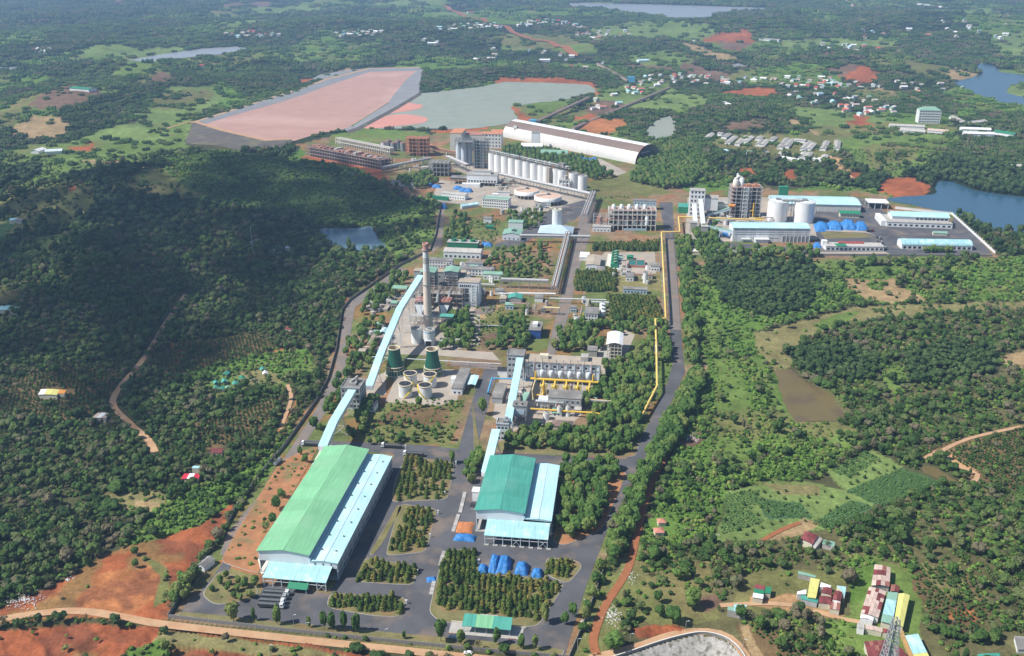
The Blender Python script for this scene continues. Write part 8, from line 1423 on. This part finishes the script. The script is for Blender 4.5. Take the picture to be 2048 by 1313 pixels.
# left side farmsteads
def L4(x, y, w, h, sk=0.0): return [(x - w / 2 + sk, y - h / 2), (x + w / 2 + sk, y - h / 2 + 1), (x + w / 2 - sk, y + h / 2), (x - w / 2 - sk, y + h / 2 - 1)]
for cs, m, lb in [(L4(98, 785, 38, 12, 3), ['bright_white', 'lemon_roof', 'lemon_roof'], 'farmhouse with white and yellow roof among coffee on the left'), (L4(124, 784, 14, 9, 2), ['orange'], 'orange roofed side hut of the yellow farmhouse'), (L4(203, 832, 28, 11, 6), ['pink_sheet', 'bright_white', 'pink_sheet'], 'pinkish white roofed house beside the left dirt road'), (L4(171, 427, 11, 7, 1), ['lemon_roof'], 'single small yellow roof on the shaded hillside'), (L4(32, 440, 26, 6, 2), ['aqua_worn', 'fibro'], 'pale blue roof at the upper left edge in the shade'), (L4(18, 617, 40, 10, 4), ['aqua_worn', 'sage_roof'], 'teal grey roof at the left edge in the shade'), (L4(382, 954, 34, 12, 3), ['crimson', 'bright_white', 'crimson'], 'bright red roofed house with white strip in the left wood'), (L4(395, 935, 20, 6, 2), ['aqua_worn'], 'pale roof just behind the bright red roofed house'), (L4(434, 902, 24, 11, 2), ['maroon'], 'maroon roofed house in the wood near the left wall'), (L4(555, 497, 18, 7, 2), ['bright_white'], 'white roofed house left of the dark blue pond'), (L4(577, 495, 12, 5, 2), ['bright_white'], 'tiny white hut right of the white roofed house by the pond'), (L4(577, 657, 12, 6, 1), ['maroon'], 'small dark red hut in the wood below the pond'), (L4(508, 484, 16, 6, 3), ['fibro'], 'grey roof at the foot of the radio mast')]:
 qshed('farmhouse', lb, cs, 3.8, len(m), 1, m, 'cream', 0.6, weights='seq')
for k, (x, y, m) in enumerate([(452.5, 753, 'teal_roof'), (449, 768, 'teal_roof'), (432.6, 771, 'teal_roof'), (432.6, 782, 'teal_roof'), (471, 773, 'teal_roof'), (485, 762, 'dark_green'), (525.5, 744, 'teal_roof'), (531, 752, 'bright_white'), (445, 783, 'teal_roof'), (456, 783, 'sage_roof')]):
 p = G(x, y); t = thing('grave_shelter', 'small %s grave shelter in the cemetery clearing, %s' % ('white' if m == 'bright_white' else 'green-roofed', ['rearmost of the left cluster', 'middle of the left cluster', 'leftmost upper one', 'leftmost lower one with gable', 'right of the left cluster', 'long flat one in the middle', 'rear one by the dark tree', 'white one by the dark tree', 'front row second from left', 'front row third from left'][k]), 'shelter', p, RNG.uniform(-0.4, 0.4)); s = RNG.uniform(3.2, 4.6)
 P('roof', m, t, ('gable', -s / 2, s / 2, -s * 0.6, s * 0.6, 2.6, 3.8, 'y', 0.15, 0.3)); P('tomb', 'cream', t, ('box', -0.8, 0.8, -1.2, 1.2, 0, 1.0))
 for a in (-1, 1):
  for b in (-1, 1): P('post', 'bright_white', t, ('box', a * s * 0.42 - 0.12, a * s * 0.42 + 0.12, b * s * 0.5 - 0.12, b * s * 0.5 + 0.12, -0.3, 2.6))
# ------------------------------------------------------------------ lattice pylon, mast, walled basin
def lattice(name, label, base, H, w0, w1, n, cat, wd=0.28, arms=True, rz=0.3):
 t = thing(name, label, cat, base, rz); z = [H * (1 - (1 - k / n) ** 1.0) for k in range(n + 1)]; W = lambda zz: w0 + (w1 - w0) * (zz / H) ** 0.8; cs = [(-1, -1), (1, -1), (1, 1), (-1, 1)]
 for a, b in cs: P('leg', 'lattice', t, ('bar', (a * w0, b * w0, -1), (a * w1, b * w1, H), wd))
 for f in range(4):
  ops = []; a = cs[f]; b = cs[(f + 1) % 4]
  for k in range(n):
   p0, p1 = W(z[k]), W(z[k + 1]); ops += [('bar', (a[0] * p0, a[1] * p0, z[k]), (b[0] * p1, b[1] * p1, z[k + 1]), wd * 0.55), ('bar', (b[0] * p0, b[1] * p0, z[k]), (a[0] * p1, a[1] * p1, z[k + 1]), wd * 0.55), ('bar', (a[0] * p1, a[1] * p1, z[k + 1]), (b[0] * p1, b[1] * p1, z[k + 1]), wd * 0.55)]
  P('face_bracing', 'lattice', t, *ops)
 if arms:
  for zz in (H * 0.80, H * 0.9, H - 0.5):
   P('cross_arm', 'lattice', t, *[('bar', (s * w1, dy, zz), (s * 4.2, 0, zz + 0.2), wd * 0.6) for s in (-1, 1) for dy in (-w1, w1)], ('bar', (-4.2, 0, zz + 0.2), (4.2, 0, zz + 0.2), wd * 0.5))
 return t
b = g0(1793, 1238, 46.0); b.z = float(height(np.array([b.x]), np.array([b.y]))[0]); lattice('power_pylon', 'grey steel lattice pylon rising from the bottom edge', b, 46 - b.z, 4.4, 1.15, 14, 'pylon', 0.34, False, 0.15)
lattice('radio_mast', 'thin white radio mast on the shaded hillside', G(507, 513), 36, 0.5, 0.3, 18, 'mast', 0.16, False)
def stone_basin():
 q = STONE; x0, y0 = q.min(0); x1, y1 = q.max(0); s = 1.0; xs = np.arange(x0, x1 + s, s); ys = np.arange(max(y0, 300), y1 + s, s); X, Y = np.meshgrid(xs, ys); ok = inpoly(X, Y, q.mean(0) + (q - q.mean(0)) * 1.004); Zz = height(X.ravel(), Y.ravel()).reshape(X.shape) + 0.25; m = MB(); idx = -np.ones(X.shape, int); vs = []; fs = []
 for j in range(X.shape[0]):
  for i in range(X.shape[1]):
   idx[j, i] = len(vs); vs.append((X[j, i], Y[j, i], Zz[j, i]))
 for j in range(X.shape[0] - 1):
  for i in range(X.shape[1] - 1):
   if ok[j, i] and ok[j, i + 1] and ok[j + 1, i] and ok[j + 1, i + 1]: fs.append((idx[j, i], idx[j, i + 1], idx[j + 1, i + 1], idx[j + 1, i]))
 m.add(vs, fs); o = link('stone_slope', m.mesh('stone_slope', 'masonry')); o['kind'] = 'structure'; o['label'] = 'grey stone-paved slope inside the curved wall'
 W = [Vector((p[0], p[1], 0)) for p in q[:8]]; pts = []
 for i in range(len(W) - 1):
  for k in range(6): f = k / 6; p0 = W[max(i - 1, 0)]; p1 = W[i]; p2 = W[i + 1]; p3 = W[min(i + 2, len(W) - 1)]; pts.append(0.5 * (2 * p1 + (p2 - p0) * f + (2 * p0 - 5 * p1 + 4 * p2 - p3) * f * f + (3 * p1 - p0 - 3 * p2 + p3) * f ** 3))
 t = thing('retaining_wall', 'curved grey retaining wall with pale coping at the bottom edge', 'wall', pts[0])
 for i in range(len(pts) - 1): a = pts[i] - pts[0]; c = pts[i + 1] - pts[0]; P('wall_panel', 'wall_grey', t, ('bar', (a.x, a.y, 0.5), (c.x, c.y, 0.5), 0.35, 2.4)); P('coping', 'lime', t, ('bar', (a.x, a.y, 1.75), (c.x, c.y, 1.75), 0.55, 0.16))
stone_basin()

# ------------------------------------------------------------------ red mud ponds: lined banks, dam and mud flats
def strip(name, mat, A, B, za, zb, label=None, kind='structure', sub=6):
 a = g0a(A); b = g0a(B); m = MB(); vs = []; n = len(a)
 for i in range(n): vs += [(a[i][0], a[i][1], za), (b[i][0], b[i][1], zb)]
 m.add(vs, [(2 * i, 2 * i + 1, 2 * i + 3, 2 * i + 2) for i in range(n - 1)]); me = m.mesh(name, mat)
 if sum(p.normal.z for p in me.polygons) < 0: me.flip_normals()
 o = link(name, me); o['kind'] = kind
 if label: o['label'] = label
 return o
M('bank_grass', (0.13, 0.13, 0.05), 1.0, 0.3, 0.05)
OUT = [(383, 249), (440, 232), (560, 193), (595, 183), (652, 162), (742, 139), (842, 137)]; INN = [(402, 251), (470, 230), (560, 205), (600, 192), (660, 170), (740, 144), (834, 142)]
strip('lined_bank', 'liner', OUT, INN, 2.0, -0.05, 'dark grey lined bank of the pink pond'); strip('bank_crest', 'dirt_road', [(x - 4, y - 1.2) for x, y in OUT], OUT, 1.9, 2.0); strip('bank_slope', 'bank_grass', [(x - 16, y - 3) for x, y in OUT], [(x - 4, y - 1.2) for x, y in OUT], -1.0, 1.9)
strip('pond_dam', 'liner', [(846, 137), (841, 160), (838, 188), (795, 214), (716, 257), (692, 265)], [(834, 142), (811, 161), (786, 192), (776, 207), (706, 252), (676, 262)], 2.5, -0.05, 'grey dam between the two ponds'); strip('pond_dam', 'stone_face', [(850, 139), (846, 162), (843, 190), (800, 217), (722, 260), (698, 268)], [(846, 137), (841, 160), (838, 188), (795, 214), (716, 257), (692, 265)], -0.2, 2.5)
strip('dam_face', 'stone_face', [(362, 303), (440, 308), (520, 303), (575, 294)], [(388, 251), (440, 268), (530, 289), (585, 286)], -1.0, 6.0, 'dark stone face of the front dam'); strip('dam_crest', 'dirt_road', [(388, 251), (440, 268), (530, 289), (585, 286)], [(394, 249), (446, 265), (534, 286), (585, 283)], 6.0, 6.0); strip('dam_inner', 'liner', [(394, 249), (446, 265), (534, 286), (585, 283)], [(404, 250), (454, 264), (538, 284), (580, 281)], 6.0, -0.05)
for p in [[(724, 250), (745, 237), (800, 229), (836, 232), (853, 236), (855, 241), (842, 247), (810, 251), (780, 254), (735, 258)], [(760, 228), (790, 210), (806, 205), (838, 209), (846, 212), (835, 219), (790, 226)]]:
 q = g0a(p); m = MB(); pts = []
 for i in range(len(q)):
  a, c = q[i], q[(i + 1) % len(q)]
  for f in (0, 0.25, 0.5, 0.75): p0 = q[i - 1]; p3 = q[(i + 2) % len(q)]; pts.append(0.5 * (2 * a + (c - p0) * f + (2 * p0 - 5 * a + 4 * c - p3) * f * f + (3 * a - p0 - 3 * c + p3) * f ** 3))
 m.add([(p2[0], p2[1], 0.08) for p2 in pts], [tuple(range(len(pts)))]); me = m.mesh('mud_flat', 'mud_flat')
 if me.polygons[0].normal.z < 0: me.flip_normals()
 o = link('mud_flat', me); o['kind'] = 'structure'; o['label'] = 'salmon mud flat at the edge of the grey green pond'
q = sheet('lined_corner', 'liner', [(612, 166), (640, 150), (700, 141), (736, 138), (650, 159)], 1.0, 'small grey lined basin behind the pink pond')
for lb, a, b in [('long conveyor line from the ponds to the village, left stretch', (1072, 243, 6), (1178, 194, 8)), ('conveyor line running up to the blue house near the village', (1195, 126, 8), (1256, 160, 6)), ('long straight conveyor line past the ochre yard', (1146, 256, 5), (1340, 174, 6))]: gallery('conveyor_line', lb, [V3(*a), V3(*b)], 7, 4, 'shed_brown', 'tan_roof', 60)
block('blue_drive_house', 'bright blue drive house at the far end of the vaulted store', (1065, 251), 14, 12, 9, 'blue_pipe', 'blue_pipe'); block('blue_drive_house', 'bright blue drive house at the village conveyor', (1262, 165), 18, 16, 12, 'blue_pipe', 'blue_pipe'); gallery('white_feeder', 'white feeder gallery from the blue drive house to the vaulted store', [V3(1060, 247, 10), V3(1030, 253, 22)], 7, 4, 'bright_white', 'bright_white', 60)

# ------------------------------------------------------------------ small plant items between the larger buildings
RC = random.Random(17)
for zone, poly, n in [('behind the boilers', [(870, 545), (985, 520), (990, 600), (965, 600), (930, 560)], 17), ('left of the power station', [(705, 690), (735, 640), (790, 590), (815, 600), (775, 680), (720, 720)], 15), ('in front of the clarifiers', [(1000, 425), (1090, 410), (1150, 425), (1080, 445), (1000, 440)], 15), ('around the water works', [(1165, 560), (1240, 515), (1320, 515), (1325, 580), (1245, 560)], 17), ('in the gas plant yard', [(1005, 780), (1060, 790), (1060, 850), (1020, 860)], 12), ('below the gas coolers', [(1068, 800), (1190, 795), (1175, 845), (1070, 845)], 14), ('beside the silo row', [(1000, 385), (1040, 372), (1000, 362), (960, 380)], 14), ('around the red-stained plant', [(780, 330), (860, 318), (920, 335), (860, 345), (790, 345)], 20), ('beside the calciner tower', [(1420, 440), (1530, 442), (1525, 452), (1425, 455)], 12), ('right of the middle lane', [(1130, 640), (1160, 600), (1200, 600), (1160, 650)], 10), ('left of the middle lane', [(1000, 600), (1095, 610), (1085, 640), (1010, 625)], 10)]:
 A = np.array(poly, float); k = 0
 while k < n:
  x = RC.uniform(A[:, 0].min(), A[:, 0].max()); y = RC.uniform(A[:, 1].min(), A[:, 1].max())
  if not inpoly(np.array([x]), np.array([y]), A)[0]: continue
  k += 1; f = RC.random()
  if f < 0.40: block('plant_hut', 'small flat-roofed hut ' + zone, (x, y), RC.uniform(4, 9), RC.uniform(4, 8), RC.uniform(2.8, 5.5), RC.choice(['white_wall', 'concrete', 'bright_white', 'pale_blue', 'cream']), RC.choice(['grey_roof', 'fibro', 'tan_roof', 'sage_roof']), RC.choice(['flat', 'gx', 'shed']), (2, 1), rise_=0.8, group='small huts ' + zone)
  elif f < 0.62: silo('small_tank', 'small round tank ' + zone, (x, y), RC.uniform(1.4, 3.0), RC.uniform(3, 7), RC.choice(['silo_white', 'bright_white', 'concrete', 'pipe_grey']), 'concrete', False, 'small tanks ' + zone, 16, 0.6, 'tank')
  else:
   t = thing('pipe_stand', 'low steel pipe stand ' + zone, 'pipe rack', V3(x, y, 0), AX + RC.choice((0, 1.571)), 'pipe stands ' + zone); L = RC.uniform(8, 22); h = RC.uniform(3, 7); P('steel_frame', RC.choice(['pipe_grey', 'concrete', 'mid_steel']), t, *frame_ops(0, L, 0, 3, [0, h], max(2, int(L / 5)), 1, 0.35), kind='stuff')
   for j in range(3): P('pipe', RC.choice(['pipe_grey', 'steel_white', 'rust_sheet', 'faded_yellow']), t, ('tube', [(0, 0.5 + j, h + 0.4), (L, 0.5 + j, h + 0.4)], 0.3, 6))
# ------------------------------------------------------------------ far buildings and villages
def longhouse(name, label, a, b, w, h, roof='fibro', wall='bright_white', group=None, cat='building', rise_=1.6):
 A = G(*a); B = G(*b); A = Vector((A.x, A.y, min(A.z, B.z))); d = B - A; L = math.hypot(d.x, d.y); t = thing(name, label, cat, A, math.atan2(d.y, d.x), group)
 P('wall', wall, t, ('extx', [(-w / 2, -2), (w / 2, -2), (w / 2, h), (0, h + rise_), (-w / 2, h)], 0, L)); P('roof', roof, t, ('gable', 0, L, -w / 2, w / 2, h + 0.05, h + rise_ + 0.05, 'x', 0.3, 0.6))
 return t
def Zb(x, y): return (1348 + x / 5.05, 140 + y / 5.05)
for a, b in [((335, 705), (385, 655)), ((500, 700), (560, 655)), ((540, 755), (625, 670)), ((635, 770), (730, 665)), ((712, 745), (785, 680)), ((845, 720), (880, 685)), ((848, 775), (895, 720)), ((890, 780), (945, 722)), ((980, 730), (1020, 690)), ((1068, 805), (1145, 690)), ((1130, 795), (1205, 705)), ((1300, 820), (1370, 725)), ((1355, 820), (1410, 755)), ((1500, 820), (1545, 735)), ((1640, 815), (1650, 735)), ((1060, 885), (1110, 830)), ((1280, 905), (1320, 845)), ((1340, 905), (1375, 850)), ((1480, 960), (1530, 870))]:
 longhouse('barrack', 'long grey-roofed barrack in the rows below the wooded hill', Zb(*a), Zb(*b), 10, 3.6, 'fibro', 'bright_white', 'barracks below the wooded hill')
for a, b, m, lb in [((1085, 905), (1270, 928), 'bright_white', 'white building with broken roof at the front of the barracks, left'), ((1330, 905), (1480, 915), 'bright_white', 'white building with broken roof at the front of the barracks, right'), ((730, 850), (870, 855), 'sage_roof', 'green roofed hall in front of the barracks'), ((425, 840), (535, 835), 'aqua_roof', 'pale aqua roofed house left of the barracks'), ((895, 850), (945, 850), 'fibro', 'grey roofed house in front of the barracks'), ((1220, 725), (1330, 735), 'fibro', 'low cross building among the barracks'), ((450, 660), (495, 665), 'fibro', 'short house at the left top of the barracks'), ((500, 345), (575, 360), 'bright_white', 'white villa on the wooded hill above the barracks')]: longhouse('site_building', lb, Zb(*a), Zb(*b), 12, 4, m)
t = block('school', 'tall white five-storey block with green pyramid roof upper right', (1857, 249), 40, 22, 25, 'bright_white', 'sage_roof', 'hip', (8, 5, 2, 3.2, 2.6), (4, 5), rise_=6, rz=math.radians(-8)); p = G(1857, 249); t.location.z = p.z
for a, b, m, lb in [((1778, 255), (1848, 258), 'fibro', 'long grey-roofed building below the tall white block'), ((1800, 264), (1850, 267), 'fibro', 'second long building below the tall white block'), ((1855, 264), (1895, 268), 'pink_sheet', 'pinkish low building right below the tall white block'), ((1920, 262), (1980, 262), 'bright_white', 'white wing of the courtyard building at the right edge'), ((1926, 271), (1986, 272), 'bright_white', 'front wing of the courtyard building at the right edge'), ((1905, 238), (1930, 246), 'fibro', 'grey house right of the tall white block'), ((1940, 250), (1968, 246), 'fibro', 'grey house at the far right of the white block'), ((1990, 268), (2030, 274), 'dark_green', 'green roofed building at the right edge'), ((1975, 333), (2046, 338), 'fibro', 'thin pale roof among the dark right-hand wood'),
     ((1836, 10), (1898, 18), 'bright_white', 'long white factory roof at the top right'), ((2000, 34), (2046, 32), 'silo_blue', 'pale blue roof at the top right edge'), ((1074, 122), (1100, 124), 'bright_white', 'bright white warehouse beyond the dark plantation'), ((948, 122), (962, 122), 'bright_white', 'small white barn on the green field, left'), ((966, 120), (992, 121), 'bright_white', 'long white barn on the green field, right'), ((856, 90), (876, 90), 'bright_white', 'white house row amid dark plantation'), ((1275, 125), (1296, 122), 'aqua_roof', 'pale aqua roof near the conveyor end'), ((148, 181), (186, 184), 'dark_green', 'green roofed farm on top of the brown hill'), ((70, 308), (86, 303), 'bright_white', 'small white barn left of the pasture'), ((92, 307), (126, 306), 'silo_blue', 'long pale barn in the pasture'), ((935, 27), (985, 26), 'red_roof', 'long brick-red works roof at the far red road'), ((395, 136), (402, 135), 'red_roof', 'red roofed house by the far valley lake'), ((1374, 83), (1392, 86), 'fibro', 'grey shed at the edge of the red quarry'), ((1520, 80), (1560, 84), 'fibro', 'grey shed right of the red quarry')]:
 d = math.hypot(a[0] - b[0], 1); longhouse('far_building', lb, a, b, 14 if a[1] > 200 else 22, 6 if a[1] < 200 else 4.5, m, 'bright_white', None, 'building', 2.5)
def house_proto(i, roof, wall):
 m = MB(); w, d, h = [(9, 7, 3.4), (12, 8, 3.6), (7, 7, 4.6), (14, 8, 3.4)][i % 4]; m.extx([(-d / 2, -2.5), (d / 2, -2.5), (d / 2, h), (0, h + 1.7), (-d / 2, h)], -w / 2, w / 2); a = m.mesh('wall', wall); m = MB(); m.gable(-w / 2, w / 2, -d / 2, d / 2, h + 0.05, h + 1.75, 'x', 0.25, 0.6); return a, m.mesh('roof', roof)
HP = [house_proto(i, r, w) for i, (r, w) in enumerate([('fibro', 'bright_white'), ('bright_white', 'bright_white'), ('sage_roof', 'cream'), ('tile_roof', 'bright_white'), ('fibro', 'pale_blue'), ('aqua_worn', 'bright_white'), ('red_roof', 'cream'), ('bright_white', 'cream'), ('fibro', 'cream'), ('pink_sheet', 'bright_white')])]
RV = random.Random(99)
for grp, lb, poly, n in CL:
 A = np.array(poly, float); pts = []; tries = 0
 while len(pts) < n and tries < 4000:
  tries += 1; x = RV.uniform(A[:, 0].min(), A[:, 0].max()); y = RV.uniform(A[:, 1].min(), A[:, 1].max())
  if inpoly(np.array([x]), np.array([y]), A)[0] and all(abs(x - a) > 7 or abs(y - b) > 2.2 for a, b in pts): pts.append((x, y))
 W = ground_pts(pts); ang0 = RV.uniform(-0.5, 0.5)
 for (x, y), p in zip(pts, W):
  wa, ro = HP[RV.randrange(len(HP))]; s = 1.15 + max(0, (150 - y)) * 0.006; t = thing('village_house', lb, 'house', Vector(p), ang0 + RV.choice((0, 1.571)) + RV.uniform(-0.2, 0.2), grp); t.scale = (s, s, s * 1.05); link('wall', wa, t); link('roof', ro, t)
# ------------------------------------------------------------------ air and clouds
def haze_box():
 m = MB(); m.box(-9000, 9000, -300, 16000, -60, 352)
 mt = bpy.data.materials.new('haze'); mt.use_nodes = True; t = mt.node_tree; t.nodes.clear()
 v = nd(t, 'ShaderNodeVolumePrincipled'); v.inputs['Color'].default_value = (0.42, 0.66, 1.0, 1); v.inputs['Density'].default_value = 0.00012; v.inputs['Anisotropy'].default_value = 0.2
 o = nd(t, 'ShaderNodeOutputMaterial'); t.links.new(v.outputs[0], o.inputs['Volume']); MATS['haze'] = mt
 ob = link('haze', m.mesh('haze', 'haze')); ob['kind'] = 'stuff'; ob['label'] = 'thin blue haze over the whole country'
haze_box()
M('cloud', (0.85, 0.86, 0.88), 1.0, 0.03, 0.01, spec=0.0)
_t = MATS['cloud'].node_tree; _tr = nd(_t, 'ShaderNodeBsdfTransparent'); _mx = nd(_t, 'ShaderNodeMixShader'); _mx.inputs[0].default_value = 0.46   # thin vapour lets part of the light through
_t.links.new(_tr.outputs[0], _mx.inputs[1]); _t.links.new(_t.nodes['Principled BSDF'].outputs[0], _mx.inputs[2]); _t.links.new(_mx.outputs[0], _t.nodes['Material Output'].inputs['Surface'])
def cloud(label, px_poly, alt=1150.0, puff=46.0, fill=0.8, seed=3):
 """a cumulus whose shade falls on the outlined country"""
 R = random.Random(seed); q = g0a(px_poly)
 sx, sy = -SUN_TO.x / -SUN_TO.z * alt, -SUN_TO.y / -SUN_TO.z * alt
 x0, y0 = q.min(0); x1, y1 = q.max(0); m = MB(); n = 0
 xs = np.arange(x0 - puff, x1 + puff, puff * 0.8); ys = np.arange(y0 - puff, y1 + puff, puff * 0.8)
 X, Y = np.meshgrid(xs, ys); X = X.ravel() + NR.uniform(-0.3, 0.3, X.size) * puff; Y = Y.ravel() + NR.uniform(-0.3, 0.3, Y.size) * puff
 ins = inpoly(X, Y, q); d = segdist(X, Y, q)
 for x, y, i, dd in zip(X, Y, ins, d):
  pr = fill if (i and dd > puff * 0.5) else (0.55 if i else (0.28 if dd < puff * 0.5 else 0))
  if R.random() > pr: continue
  s = puff * R.uniform(0.45, 0.8) * (1.0 if i else 0.6); lobe(m, R, (x + sx, y + sy, alt + R.uniform(-15, 60) + min(dd, 120) * 0.5 * i), s, s, s * 0.7, False, 0.2)
 o = link('cloud', m.mesh('cloud', 'cloud')); tag(o, label, 'cloud')
cloud('cumulus cloud shading the wooded hillside on the left', [(-260, 470), (60, 400), (300, 345), (450, 310), (640, 330), (820, 395), (850, 430), (760, 512), (640, 470), (540, 560), (420, 640), (330, 720), (240, 790), (100, 850), (-260, 900)], seed=3)
